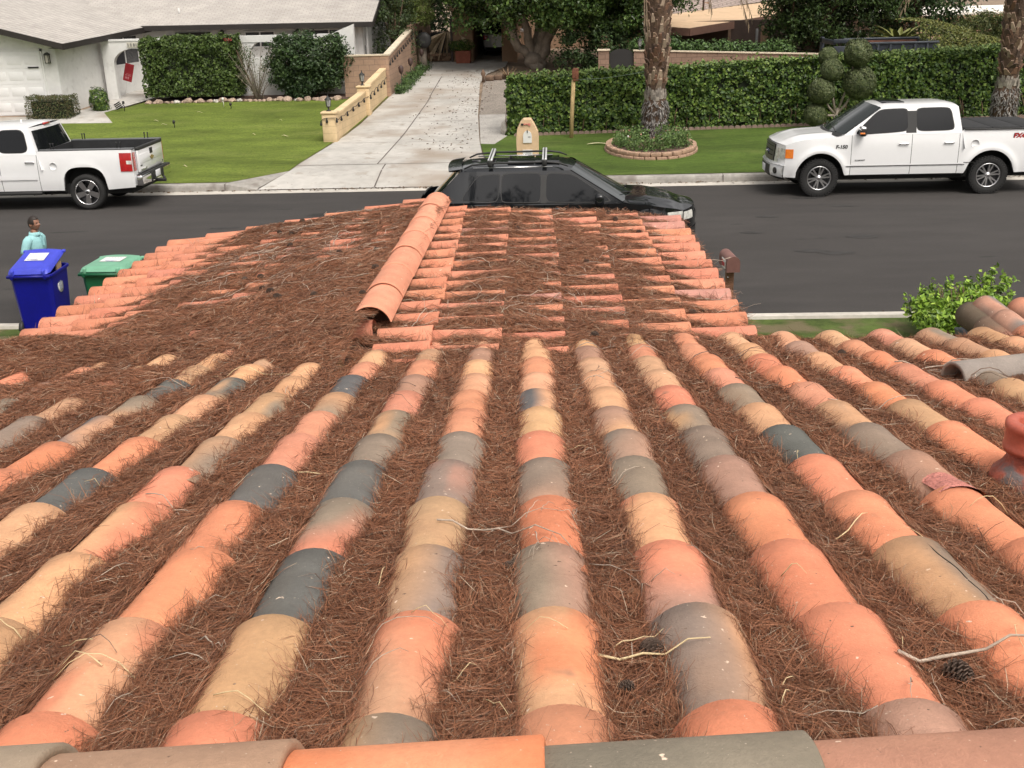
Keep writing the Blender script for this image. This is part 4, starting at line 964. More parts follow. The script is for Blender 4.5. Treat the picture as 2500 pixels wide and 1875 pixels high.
# ---------------------------------------------------------------- greenery helpers
def leaf_mat(name, rough=.5):
    m = mat(name, (1, 1, 1), rough, var=0, attr='Col', spec=.35)
    return m
M_leaf = leaf_mat('leaf'); M_leafg = leaf_mat('glossy_leaf', .35)
M_bark = mat('bark_grey', (.26, .22, .18), .9, var=.3, vscale=5, bump=.6, bscale=25)
M_barkb = mat('bark_brown', (.14, .09, .06), .9, var=.3, vscale=6, bump=.6, bscale=25)
def leaves(P, Nn, size, cols, seed, aspect=.62, spread=.9, droop=.0, svar=.35):
    """one leaf per point: folded diamond of two triangles pairs facing roughly along the normal"""
    r = np.random.default_rng(seed); n = len(P); P = np.asarray(P, float)
    nn = np.asarray(Nn, float)+r.normal(0, spread, (n, 3)); nn /= np.linalg.norm(nn, axis=1)[:, None]+1e-9
    t = r.normal(0, 1, (n, 3)); t[:, 2] -= droop; t -= (t*nn).sum(1)[:, None]*nn; t /= np.linalg.norm(t, axis=1)[:, None]+1e-9
    s = np.cross(nn, t); L_ = (size*r.uniform(1-svar, 1+svar, n))[:, None]
    fold = r.uniform(.0, .25, n)[:, None]
    a = P-t*L_*.5; c = P+t*L_*.5; b = P+s*L_*aspect*.5+nn*L_*fold-t*L_*.06; d = P-s*L_*aspect*.5+nn*L_*fold-t*L_*.06
    V = np.stack([a, b, c, d], 1).reshape(-1, 3)
    o = np.arange(n)*4; F = np.concatenate([np.stack([o, o+1, o+2], 1), np.stack([o, o+2, o+3], 1)])
    cols = np.asarray(cols, float); pick = r.integers(0, len(cols), n); C = cols[pick]*r.uniform(.72, 1.3, (n, 1))
    return V, F, np.repeat(C, 4, 0)
def foliage(name, chunks, m, parent=None):
    V = []; F = []; C = []; o = 0
    for v, f, c in chunks: V.append(v); F.append(f+o); C.append(c); o += len(v)
    return np_mesh(name, np.concatenate(V), np.concatenate(F), m, np.concatenate(C), False, parent)
def box_points(x0, x1, y0, y1, z0, z1, n, seed, bump=.1, rnd=.15, faces='front top left right back', bs=1.6):
    r = np.random.default_rng(seed); out = []; nor = []
    ar = {'front': (x1-x0)*(z1-z0), 'back': (x1-x0)*(z1-z0), 'top': (x1-x0)*(y1-y0), 'left': (y1-y0)*(z1-z0), 'right': (y1-y0)*(z1-z0)}
    fs = faces.split(); tot = sum(ar[f] for f in fs)
    for f in fs:
        k = int(n*ar[f]/tot); a = r.uniform(0, 1, k); b = r.uniform(0, 1, k); dep = np.abs(r.normal(0, .06, k))
        if f in ('front', 'back'):
            x = x0+(x1-x0)*a; z = z0+(z1-z0)*b; q = (vnoise(x*bs*2, z*bs*2, seed)-.5)*2*bump+(vnoise(x*bs*6, z*bs*6, seed+1)-.5)*bump
            top = rnd*sstep(z1-.25, z1, z)
            y = (y0-q+dep+top) if f == 'front' else (y1+q-dep-top); nv = (0, -1 if f == 'front' else 1, .25)
        elif f == 'top':
            x = x0+(x1-x0)*a; y = y0+(y1-y0)*b; q = (vnoise(x*bs*2, y*bs*2, seed+2)-.5)*2*bump+(vnoise(x*bs*6, y*bs*6, seed+3)-.5)*bump
            z = z1+q-dep; nv = (0, -.2, 1)
        else:
            y = y0+(y1-y0)*a; z = z0+(z1-z0)*b; q = (vnoise(y*bs*2, z*bs*2, seed+4)-.5)*2*bump
            x = (x0-q+dep) if f == 'left' else (x1+q-dep); nv = (-1 if f == 'left' else 1, 0, .25)
        out.append(np.stack([x, y, z], 1)); nor.append(np.tile(nv, (k, 1)))
    return np.concatenate(out), np.concatenate(nor)
def ball_points(c, rad, n, seed, bump=.12, shell=.16, lo=-1.):
    r = np.random.default_rng(seed); d = r.normal(0, 1, (n, 3)); d /= np.linalg.norm(d, axis=1)[:, None]; d = d[d[:, 2] > lo]
    q = 1+(vnoise(d[:, 0]*3+d[:, 2]*2+seed, d[:, 1]*3-d[:, 2]*2, seed)-.5)*2*bump-np.abs(r.normal(0, shell, len(d)))
    return np.asarray(c)+d*q[:, None]*np.asarray(rad), d
def clump_crown(c, rad, nclump, per, crad, size, cols, seed, lo=-.8, inner=.25, **k):
    """crown made of many leaf clumps spread through an ellipsoid, most near its surface"""
    r = np.random.default_rng(seed); ch = []; rad = np.asarray(rad, float)
    d = r.normal(0, 1, (nclump*2, 3)); d /= np.linalg.norm(d, axis=1)[:, None]; d = d[d[:, 2] > lo][:nclump]
    u = np.where(r.uniform(0, 1, len(d)) < inner, r.uniform(.35, .8, len(d)), r.uniform(.82, 1.06, len(d)))
    u *= 1+(vnoise(d[:, 0]*2.2+seed, d[:, 1]*2.2+d[:, 2]*1.7, seed)-.5)*.34
    cols = np.asarray(cols, float)
    for i in range(len(d)):
        cc = np.asarray(c)+d[i]*rad*u[i]; cr_ = crad*r.uniform(.6, 1.35)
        p, nn = ball_points(cc, (cr_, cr_, cr_*.75), per, seed*1000+i, .25, .3)
        nn = nn*.6+d[i]*.5+np.array([0, 0, .5])
        ch.append(leaves(p, nn, size, cols*r.uniform(.8, 1.22), seed*77+i, **k))
    return ch
GR_HEDGE = [(.062, .112, .018), (.042, .085, .016), (.09, .15, .024), (.13, .19, .034), (.03, .06, .015)]
GR_DARK = [(.022, .045, .014), (.03, .058, .018), (.04, .072, .022), (.055, .09, .028)]
GR_FIC = [(.030, .062, .014), (.042, .082, .018), (.06, .108, .022), (.085, .135, .03)]
GR_LITE = [(.14, .20, .04), (.18, .23, .06), (.11, .17, .035), (.20, .20, .08)]
GR_OLIVE = [(.085, .11, .042), (.065, .09, .036), (.11, .135, .055), (.13, .15, .068)]
M_core = mat('hedge_inside', (.012, .018, .007), .95, var=.3)  # near-black fill for the solid cores that stop views through the leaves

# --- long clipped hedge beyond the right lawn
hed = empty('hedge', (4, 34, zt(34)), 0, 'long clipped hedge of lobed green leaves running behind the palm and the white pickup', 'hedge')
def Mi(o, root):                                     # parent to a root, keeping world coordinates
    o.parent = root; o.matrix_parent_inverse = Matrix.Translation(-root.location); return o
hx0, hx1 = -1.42, 17.0
def hedge_y(x): return 33.38+.095*max(0, x+1.4)
P, Nn = box_points(hx0, hx1, 0, 1.0, .34, 1.98, 50000, 5, .13, .12)
P[:, 1] += 33.38+.095*(P[:, 0]+1.42); P[:, 2] += np.clip((P[:, 2]-.6)/1.4, 0, 1)*.030*(P[:, 0]+1.42)
keep = ~((P[:, 0] > 5.3) & (P[:, 0] < 6.0) & (np.abs(P[:, 2]-1.62-.12*(P[:, 0]-5.6)) < .09) & (np.random.default_rng(1).uniform(0, 1, len(P)) < .75))
ch = [leaves(P[keep], Nn[keep], .098, GR_HEDGE, 6, aspect=.85, spread=.55, droop=.6)]
r = np.random.default_rng(8); k = 2600                       # young shoots standing out of the top
xx = r.uniform(hx0, hx1, k); yy = 33.38+.095*(xx+1.42)+r.uniform(0, .95, k); zz = 2.0+.030*(xx+1.42)+np.abs(r.normal(0, .07, k))
ch.append(leaves(np.stack([xx, yy, zz], 1), np.tile((0, -.5, .8), (k, 1)), .10, [(.11, .17, .04), (.14, .19, .05), (.09, .15, .035)], 9, aspect=.8))
Mi(foliage('leaves', ch, M_leaf), hed)
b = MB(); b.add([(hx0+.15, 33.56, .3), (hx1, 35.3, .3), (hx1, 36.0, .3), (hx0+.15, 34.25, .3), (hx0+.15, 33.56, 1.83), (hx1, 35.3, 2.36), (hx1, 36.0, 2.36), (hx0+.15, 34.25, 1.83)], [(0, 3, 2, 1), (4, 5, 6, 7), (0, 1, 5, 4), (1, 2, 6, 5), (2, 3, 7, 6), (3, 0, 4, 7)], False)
Mi(b.build('branches', M_core), hed)  # solid dark core added inside the hedge, not real branches
r = random.Random(4); b = MB()
for i in range(46):
    x = hx0+.1+i*.4+r.uniform(-.15, .15); y = hedge_y(x)+.1; b.tube([(x, y, .3), (x+r.uniform(-.1, .1), y-.05, .8), (x+r.uniform(-.2, .2), y+.1, 1.3)], [.018, .014, .008], 5)
Mi(b.build('stems', M_barkb), hed)
# scalloped edging along its foot
b = MB(); M_edge = mat('edging_concrete', (.24, .17, .14), .95, var=.25, vscale=5, bump=.3)
i = 0; x = -1.15
while x < 15:
    y = hedge_y(x)-.16; b.prism([(x+.085*math.cos(a), zt(y)-.03+(.075 if 0 < a < PI else .0)+.05*math.sin(a)) for a in np.linspace(0, PI, 7)]+[(x-.085, zt(y)-.05), (x+.085, zt(y)-.05)], y-.02, y+.03, 'y'); x += .175
tag(b.build('garden_edging', M_edge), 'scalloped brown concrete edging along the foot of the long hedge', 'edging')

# --- clipped blocks and shrubs in front of the white house
def clipped(name, x0, x1, y0, y1, z0, z1, n, size, cols, seed, label, cat='hedge', bump=.1, rz=0, m=M_leaf, aspect=.7):
    root = empty(name, ((x0+x1)/2, (y0+y1)/2, z0), rz, label, cat); c = np.array(root.location)
    P, Nn = box_points(x0-c[0], x1-c[0], y0-c[1], y1-c[1], 0, z1-z0, n, seed, bump, .12, bs=1.4)
    foliage('leaves', [leaves(P, Nn, size, cols, seed, aspect=aspect, spread=.6)], m, root)
    b = MB(); k = min(.16, (x1-x0)*.12); b.box((x0-c[0]+k, y0-c[1]+k, 0), (x1-c[0]-k, y1-c[1]-k, z1-z0-k)); b.build('branches', M_core, root)  # dark box added as core so the leaves are not see-through
    return root
hl = ground(440, 243)
clipped('hedge', -15.15, -11.65, 41.15, 42.25, zt(41.5)+.18, 3.12, 15000, .095, [(.036, .066, .014), (.048, .082, .016), (.066, .105, .022), (.08, .12, .025)], 21, 'big square clipped hedge against the white garden wall', bump=.16)
bx = clipped('hedge', -18.25, -16.75, 38.0, 39.0, .62, 1.40, 5200, .055, [(.06, .07, .025), (.085, .075, .03), (.07, .095, .03), (.10, .08, .035)], 22, 'small box hedge, browned on one face, by the garage door', bump=.05, aspect=.5)
P2 = []
rt = empty('shrub', (-16.35, 39.75, zt(39.7)), 0, 'little rounded green bush between the box hedge and the path', 'shrub')
foliage('leaves', [leaves(*ball_points((0, 0, .38), (.36, .33, .46), 1500, 31, .18), .075, GR_HEDGE, 31)]+[leaves(*ball_points((.1, 0, .1), (.3, .3, .2), 400, 32, .18), .07, GR_HEDGE, 32)], M_leaf, rt)
b = MB()
for a in range(5): b.tube([(0, 0, 0), (.12*math.cos(a*1.3), .12*math.sin(a*1.3), .3), (.22*math.cos(a*1.3), .22*math.sin(a*1.3), .6)], [.012, .01, .005], 5)
b.build('stems', M_barkb, rt)
rt = empty('shrub', (-9.0, 41.55, zt(41.5)), 0, 'loose dark bush sprawling over the white garden wall beside the block wall', 'shrub')
ch = clump_crown((-.1, 0, 1.35), (1.45, .62, .95), 110, 95, .33, .11, [(.025, .05, .018), (.035, .065, .022), (.05, .085, .028)], 41, lo=-1, inner=.35)
ch += clump_crown((-.25, 0, .55), (.95, .5, .5), 44, 85, .28, .105, [(.025, .05, .018), (.035, .065, .022)], 42, lo=-1, inner=.35)
P_, N_ = box_points(-1.2, 1.15, -.45, .45, .35, 2.12, 5200, 43, .26, .25, bs=1.0); ch.append(leaves(P_, N_, .10, [(.03, .055, .018), (.04, .07, .022), (.055, .09, .028)], 43, spread=.8))
foliage('leaves', ch, M_leaf, rt)
b = MB(); r = random.Random(2)
for i in range(9):
    a = r.uniform(-1.2, 1.2); b.tube([(r.uniform(-.15, .15), 0, 0), (a*.4, r.uniform(-.2, .2), .6), (a, r.uniform(-.3, .3), 1.5+r.uniform(0, .6))], [.03, .02, .008], 6)
b.build('stems', M_barkb, rt)
rt = empty('shrub', (-11.0, 41.4, zt(41.4)), 0, 'thin wispy grey green desert shrub between the two bushes at the wall', 'shrub')
b = MB(); r = random.Random(9); pts = []
for i in range(34):
    a = r.uniform(-.85, .85); h_ = r.uniform(.9, 2.1); y_ = r.uniform(-.3, .3)
    q = [Vector((r.uniform(-.1, .1), 0, 0)), Vector((a*.35, y_*.4, h_*.4)), Vector((a*.8, y_, h_*.8)), Vector((a*1.05, y_*1.2, h_))]
    b.tube(q, [.016, .012, .008, .004], 4)
    for t in range(26): s = r.random()**.6; k = min(2, int(s*3)); f = s*3-k; pts.append(q[k].lerp(q[k+1], f)+Vector((r.gauss(0, .09), r.gauss(0, .09), r.gauss(0, .09))))
b.build('stems', M_bark, rt)
foliage('leaves', [leaves(np.array(pts), np.tile((0, -.3, .6), (len(pts), 1)), .085, [(.16, .16, .09), (.12, .135, .07), (.19, .18, .11)], 51, aspect=.22)], M_leaf, rt)
rt = empty('shrub', (-11.65, 41.2, 2.3), 0, 'bare dark climbing stem with red flowers leaning over the white wall', 'shrub')
b = MB(); b.tube([(.55, .2, -1.4), (.3, .2, -.5), (.05, .1, .3), (-.15, .05, .75)], [.03, .025, .02, .012], 6); b.tube([(.3, .2, -.5), (.5, .1, .0), (.6, .1, .35)], [.02, .014, .008], 6); b.build('stems', M_barkb, rt)
foliage('flowers', [leaves(*ball_points((-.2, 0, .72), (.18, .14, .12), 60, 52, .3), .07, [(.35, .03, .06), (.4, .05, .05), (.06, .09, .03)], 52), leaves(*ball_points((.5, 0, .2), (.25, .2, .35), 120, 53, .3), .07, [(.05, .08, .03), (.06, .09, .035)], 53)], M_leaf, rt)

# --- stones along the bed in front of the garden wall
M_stone = mat('field_stone', (.36, .27, .21), .9, var=.35, vscale=3.5, bump=.7, bscale=14, coords='Object')
M_stone2 = mat('pale_field_stone', (.46, .43, .39), .9, var=.3, vscale=3.5, bump=.7, bscale=14)
def rock(r, sx, sy, sz, seed):
    bm = bmesh.new(); bmesh.ops.create_icosphere(bm, subdivisions=2, radius=1)
    rr_ = random.Random(seed); of = [rr_.uniform(-9, 9) for _ in range(3)]
    for v in bm.verts:
        k = 1+.35*(float(vnoise(v.co.x*1.6+of[0], v.co.y*1.6+v.co.z*1.3+of[1], seed))-.5)*2
        v.co = Vector((v.co.x*sx*k, v.co.y*sy*k, max(-.6, v.co.z)*sz*k))
    b = MB(); b.bm(bm, smooth=False); return b
r = random.Random(12); x = -15.0; i = 0
while x < -7.7:
    s = r.uniform(.09, .20); y = 41.0+.25*math.sin(x*.9)*.3+r.uniform(-.07, .07)
    st = rock(r, s, s*.8, s*.62, 100+i).build('stone', M_stone if r.random() < .7 else M_stone2, None, loc=(x, y, zt(y)+s*.25), rz=r.uniform(0, 3))
    tag(st, 'rough tan and brown stone in the row edging the bed under the white garden wall', 'stone', 'stones edging the flower bed')
    x += s*1.75; i += 1
b = MB(); b.add([(-15.1, 41.0, zt(41)+.02), (-7.6, 41.0, zt(41)+.02), (-7.6, 42.3, zt(42.3)+.03), (-15.1, 42.3, zt(42.3)+.03)], [(0, 1, 2, 3)]); tag(b.build('soil', mat('dark_soil', (.10, .06, .045), .95, var=.3, vscale=6, bump=.6)), kind='structure')
g0 = ground(1250, 322); tag(rock(r, .30, .26, .30, 77).build('boulder', M_stone2, None, loc=(g0[0], g0[1]-.3, zt(g0[1])+.12)), 'pale grey boulder at the corner of the long hedge by the gravel', 'rock')

# ---------------------------------------------------------------- white house beyond the left lawn
def mat_tex(name, c1, c2, mortar, plane, bw, bh, msize=.02, rough=.9, var=.12, off=.5, bump=.4, bias=0.):
    if name in MATS: return MATS[name]
    m = mat(name, c1, rough, var=var, vscale=1.2); n = m.node_tree.nodes; l = m.node_tree.links.new; b = n['Principled BSDF']
    t = n.new('ShaderNodeTexCoord'); sp = n.new('ShaderNodeSeparateXYZ'); cb = n.new('ShaderNodeCombineXYZ'); l(t.outputs['Object'], sp.inputs[0])
    l(sp.outputs['XYZ'.index(plane[0].upper())], cb.inputs[0]); l(sp.outputs['XYZ'.index(plane[1].upper())], cb.inputs[1])
    br = n.new('ShaderNodeTexBrick'); br.inputs['Scale'].default_value = 1; br.inputs['Brick Width'].default_value = bw; br.inputs['Row Height'].default_value = bh
    br.inputs['Mortar Size'].default_value = msize; br.inputs['Mortar Smooth'].default_value = .3; br.offset = off; br.inputs['Bias'].default_value = bias
    br.inputs['Color1'].default_value = (*c1, 1); br.inputs['Color2'].default_value = (*c2, 1); br.inputs['Mortar'].default_value = (*mortar, 1); l(cb.outputs[0], br.inputs['Vector'])
    for lk in list(m.node_tree.links):                        # feed the bricks into the noise chain in place of the flat colour
        if lk.from_node.type == 'RGB': l(br.outputs['Color'], lk.to_socket)
    bu = n.new('ShaderNodeBump'); bu.inputs['Strength'].default_value = bump; bu.inputs['Distance'].default_value = .01; bu.invert = True
    l(br.outputs['Fac'], bu.inputs['Height']); l(bu.outputs['Normal'], b.inputs['Normal'])
    return m
M_wht = mat('white_stucco', (.68, .68, .665), .92, var=.07, vscale=.7, bump=.35, bscale=90, speck=[((.60, .60, .58), 3, .6, .1)])
M_trim = mat('fascia_black', (.022, .018, .016), .6, var=.15)
M_shing = mat_tex('pale_shingles', (.42, .395, .365), (.375, .35, .325), (.28, .26, .24), 'xy', .30, .14, .012, var=.10)
M_shing2 = mat_tex('pale_shingles_wing', (.44, .415, .385), (.39, .365, .34), (.27, .25, .23), 'yx', .30, .14, .014, var=.10)
M_gar = mat('garage_paint', (.72, .72, .72), .6, var=.03)
M_win = mat('window_glass', (.045, .045, .05), .06, var=.2, vscale=2)
M_frame = mat('window_frame', (.70, .70, .69), .5, var=.03)
wh = empty('white_house', (-15, 46, zt(46)), 0, 'white stucco bungalow with pale shingle roof and black fascia beyond the left lawn', 'house')
def W_(o): return Mi(o, wh)
A_ = Vector((-17.45, 39.3)); B_ = Vector((-16.75, 46.2))
b = MB(); b.prism([(-26.5, .5), (-17.45, .5), (-17.45, 3.10), (-22.0, 4.30), (-26.5, 3.1)], 39.3, 39.5, 'y')
b.add([(A_.x, A_.y+.003, .5), (B_.x, B_.y, .5), (B_.x, B_.y, 3.45), (A_.x, A_.y+.003, 3.12)], [(0, 1, 2, 3)], False)
b.box((-16.76, 46.1, .6), (-7.953, 46.3, 3.5)); b.prism([(46.1, .6), (54, .6), (54, 3.5), (50.2, 5.0), (46.1, 3.5)], -7.95, -7.74, 'x')
W_(b.build('wall', M_wht))
# roofs: wing (eave towards the right) and main range (eave towards the street)
sl = .26; sm = .36
b = MB(); e0 = Vector((-16.9, 38.72, 3.10)); e1 = Vector((-16.35, 46.6, 3.47))
b.add([e0, e1, (-16.35, 54, 3.8), (-22.0, 54, 5.0), (-22.0, 46.6, 3.47+5.65*sl), (-22.0, 38.72, 3.10+5.1*sl)], [(0, 1, 4, 5), (1, 2, 3, 4)], False)
b.add([(-22.0, 38.72, 3.10+5.1*sl), (-22.0, 54, 5.0), (-27.5, 54, 3.6), (-27.5, 38.72, 3.0)], [(0, 1, 2, 3)], False)
W_(b.build('roof', M_shing2))
b = MB(); b.add([(-19.5, 45.45, 3.475), (-7.2, 45.4, 3.405), (-7.2, 50.3, 3.405+4.9*sm), (-19.5, 50.3, 3.475+4.9*sm)], [(0, 1, 2, 3)], False); b.add([(-24, 50.3, 3.475+4.85*sm), (-7.2, 50.3, 3.405+4.9*sm), (-7.2, 55, 3.4), (-24, 55, 3.4)], [(0, 1, 2, 3)], False)
mroof = W_(b.build('roof', M_shing))
b = MB()
def fascia(p, q, h=.19, t=.04, up=.012):
    p = Vector(p); q = Vector(q); d = (q-p).normalized(); s = Vector((d.y, -d.x, 0)).normalized()*t
    b.add([p+(0, 0, up) if 0 else p+Vector((0, 0, up)), q+Vector((0, 0, up)), q+Vector((0, 0, -h)), p+Vector((0, 0, -h)), p+s+Vector((0, 0, up)), q+s+Vector((0, 0, up)), q+s+Vector((0, 0, -h)), p+s+Vector((0, 0, -h))],
          [(0, 1, 2, 3), (7, 6, 5, 4), (0, 4, 5, 1), (1, 5, 6, 2), (2, 6, 7, 3), (3, 7, 4, 0)], False)
fascia(e0, e1+Vector((0, 0, -.03))); fascia((-22, 38.72, 3.10+5.1*sl), e0); fascia((-16.5, 45.42, 3.455), (-7.2, 45.4, 3.405)); fascia((-7.2, 45.4, 3.405), (-7.2, 50.3, 3.405+4.9*sm)); fascia((-27.5, 38.72, 3.0), (-22, 38.72, 3.10+5.1*sl))
W_(b.build('fascia', M_trim))
b = MB(); b.add([(-16.9, 45.45, 3.27), (-7.22, 45.42, 3.22), (-7.22, 46.15, 3.25), (-16.9, 46.15, 3.30)], [(0, 3, 2, 1)], False); b.add([(-16.92, 38.75, 2.93), (-16.4, 46.1, 3.28), (-16.8, 46.1, 3.30), (-17.46, 38.75, 2.97)], [(0, 1, 2, 3)], False); W_(b.build('soffit', mat('soffit', (.10, .095, .09), .9, var=.1)))
# garage door with raised panels
b = MB(); gx, gz = -18.0, .70
b.box((-23.0, 39.25, .66), (gx, 39.31, 2.86))
for i in range(4):
    z0 = .70+i*.535; b.box((-23.0, 39.235, z0), (gx, 39.252, z0+.525))
    for k in range(8):
        x1 = gx-.09-k*.62; b.rbox((x1-.50, 39.230, z0+.12), (x1, 39.24, z0+.41), .004)
gd = W_(b.build('garage_door', M_gar))
b = MB(); b.box((gx-.48, 39.20, 2.30), (gx-.10, 39.23, 2.345)); o = b.build('handle', M_blk); o.parent = gd
b = MB(); b.box((-18.0, 39.262, .66), (-17.93, 39.30, 2.93)); b.box((-23.1, 39.262, 2.862), (-17.93, 39.30, 2.93)); W_(b.build('door_frame', M_wht))
def lantern_wall(x, y, z, nm, label):
    root = empty(nm, (x, y, z), 0, label); Mi(root, wh); root.location = (x, y, z)
    b = MB(); b.box((-.05, -.02, -.12), (.05, .0, .16)); b.box((-.075, -.20, .10), (.075, -.02, .13)); b.box((-.06, -.18, -.17), (.06, -.04, -.15))
    for sx in (-.06, .06):
        for sy in (-.18, -.04): b.box((sx-.008, sy-.008, -.16), (sx+.008, sy+.008, .11))
    b.prism([(-.085, .13), (.085, .13), (.0, .20)], -.20, -.02, 'y'); f = b.build('lamp_body', M_blk, root)
    b = MB(); b.box((-.05, -.17, -.15), (.05, -.05, .10)); b.build('lamp_glass', mat('lamp_glass', (.45, .43, .38), .2, var=.1), root)
lantern_wall(-17.72, 39.29, 2.62, 'wall_lamp', 'black lantern on the garage wall')
lantern_wall(-13.45, 46.09, 3.02, 'wall_lamp', 'black lantern under the eave'); lantern_wall(-10.35, 46.09, 3.0, 'wall_lamp', 'black lantern under the eave')
def window(x0, x1, y, z0, z1, mull=1, nm='window', glassm=None):
    b = MB(); t = .05
    b.box((x0-t, y-.03, z0-t), (x0, y+.02, z1+t)); b.box((x1, y-.03, z0-t), (x1+t, y+.02, z1+t)); b.box((x0, y-.03, z1), (x1, y+.02, z1+t)); b.box((x0, y-.03, z0-t), (x1, y+.02, z0))
    for k in range(mull): xm = x0+(x1-x0)*(k+1)/(mull+1); b.box((xm-.03, y-.025, z0), (xm+.03, y+.018, z1))
    o = W_(b.build(nm, M_frame)); b = MB(); b.box((x0, y-.008, z0), (x1, y+.01, z1)); p = b.build('pane', glassm or M_win); p.parent = o
window(-12.5, -11.35, 46.09, 2.55, 3.10); window(-9.85, -8.35, 46.09, 2.5, 3.12)
window(-11.1, -10.4, 46.09, 2.45, 3.0, 0)
b = MB(); b.box((-15.4, 46.06, .95), (-13.95, 46.11, 3.15)); W_(b.build('door', mat('dark_door', (.02, .014, .012), .5, var=.2)))
b = MB(); b.box((-15.75, 46.065, 1.3), (-15.45, 46.1, 3.05)); W_(b.build('door_sidelight', M_win))
# side window on the wing, seen through the arch
d2 = (B_-A_).normalized(); nrm = Vector((d2.y, -d2.x))
def side_pt(s, z, o=.0): p = A_+d2*s+nrm*o; return (p.x, p.y, z)
b = MB()
def spane(s0, s1, z0, z1, o): b.add([side_pt(s0, z0, o), side_pt(s1, z0, o), side_pt(s1, z1, o), side_pt(s0, z1, o)], [(0, 1, 2, 3)], False)
spane(3.9, 6.3, 2.02, 3.16, .012); o = W_(b.build('window', M_frame)); b = MB(); spane(4.0, 5.05, 2.10, 3.1, .02); spane(5.15, 6.2, 2.10, 3.1, .02); p = b.build('pane', M_win); p.parent = o; 
# things on the shingles
b = MB(); b.lathe([(.16, 0), (.16, .12), (.20, .14), (.22, .25), (.17, .36), (.02, .40)], 16, Matrix.Translation((-20.9, 42.2, 4.13))); b.box((-21.15, 41.95, 4.05), (-20.65, 42.45, 4.16)); v = W_(b.build('roof_vent', mat('galvanised', (.55, .54, .52), .45, metal=.5, var=.25, vscale=18)))
for X, Y in ((-15.3, 46.6), (-13.9, 48.3)):
    b = MB(); z = 3.45+(Y-45.4)*sm; b.tube([(X, Y, z-.05), (X, Y, z+.22)], .035, 10); W_(b.build('vent_pipe', M_wht))
b = MB(); z = 3.43+(48.6-45.4)*sm; b.rbox((-12.9, 48.4, z-.05), (-12.2, 48.9, z+.12), .03); b.lathe([(.14, .0), (.15, .16), (.1, .24), (.0, .26)], 16, Matrix.Translation((-11.6, 48.9, z+.1)), caps=False); W_(b.build('roof_vent', MATS['galvanised']))
b = MB(); b.tube([(-7.66, 46.6, 3.4), (-7.66, 46.6, .9)], .045, 10); W_(b.build('downpipe', M_wht))

# garden wall of the white house, with arched openings, and the arch over the path
gw = empty('garden_wall', (-11, 42.5, zt(42.5)), 0, 'low white stucco courtyard wall with a top rail and arched openings', 'wall')
b = MB(); y0, y1 = 42.38, 42.60
b.box((-15.1, y0, .8), (-7.5, y1, 2.32)); b.box((-15.1, y0-.02, 2.86), (-8.35, y1+.02, 3.10))
openings = [(-14.6, -13.2), (-12.9, -11.6), (-11.35, -10.35), (-10.1, -8.6)]
xs_ = [-15.1]+[v for o_ in openings for v in o_]+[-8.35]
for i in range(0, len(xs_), 2): b.box((xs_[i], y0+.004, 2.318), (xs_[i+1], y1-.004, 2.862))
for a0, a1 in openings:
    for s, xe in ((1, a0), (-1, a1)):
        b.prism([(xe, 2.864)]+[(xe+s*.35*(1-math.sin(t)), 2.864-.35*(1-math.cos(t))) for t in np.linspace(0, PI/2, 6)][::1], y0+.006, y1-.006, 'y')
b.prism([(-8.36, 2.30), (-7.45, 2.30), (-7.45, 3.42), (-8.36, 3.08)], y0+.003, y1-.003, 'y')
Mi(b.build('wall', M_wht), gw)
ga = empty('arch_wall', (-16, 42.3, zt(42.3)), 0, 'white stucco arch over the garden path, with a house number tile', 'arch')
b = MB(); q0 = -16.95; y0, y1 = 42.15, 42.40
b.box((q0, y0, .8), (-16.55, y1, 3.02))
arc = [(-16.55, 2.2)]+[(-15.75-.80*math.cos(t), 2.2+.55*math.sin(t)) for t in np.linspace(.15, PI-.15, 12)]+[(-14.95, 2.2)]
b.prism([(-16.56, 3.02)]+arc+[(-14.94, 3.02)], y0+.003, y1-.003, 'y'); b.box((-14.95, y0, .8), (-14.6, y1, 3.02)); b.box((q0-.1, y0-.03, 3.022), (-14.55, y1+.03, 3.09))
Mi(b.build('wall', M_wht), ga)
b = MB(); b.box((-15.95, y0-.03, 2.79), (-15.02, y0-.004, 2.97)); sg = Mi(b.build('number_sign', mat('sign_cream', (.55, .53, .45), .7, var=.25, vscale=12)), ga)
b = MB()
for i in range(9): b.box((-15.92+i*.1, y0-.034, 2.82), (-15.885+i*.1+.02*(i % 3), y0-.0305, 2.94))
o = b.build('number_digits', mat('sign_grey', (.16, .16, .15), .7, var=0)); o.parent = sg; 

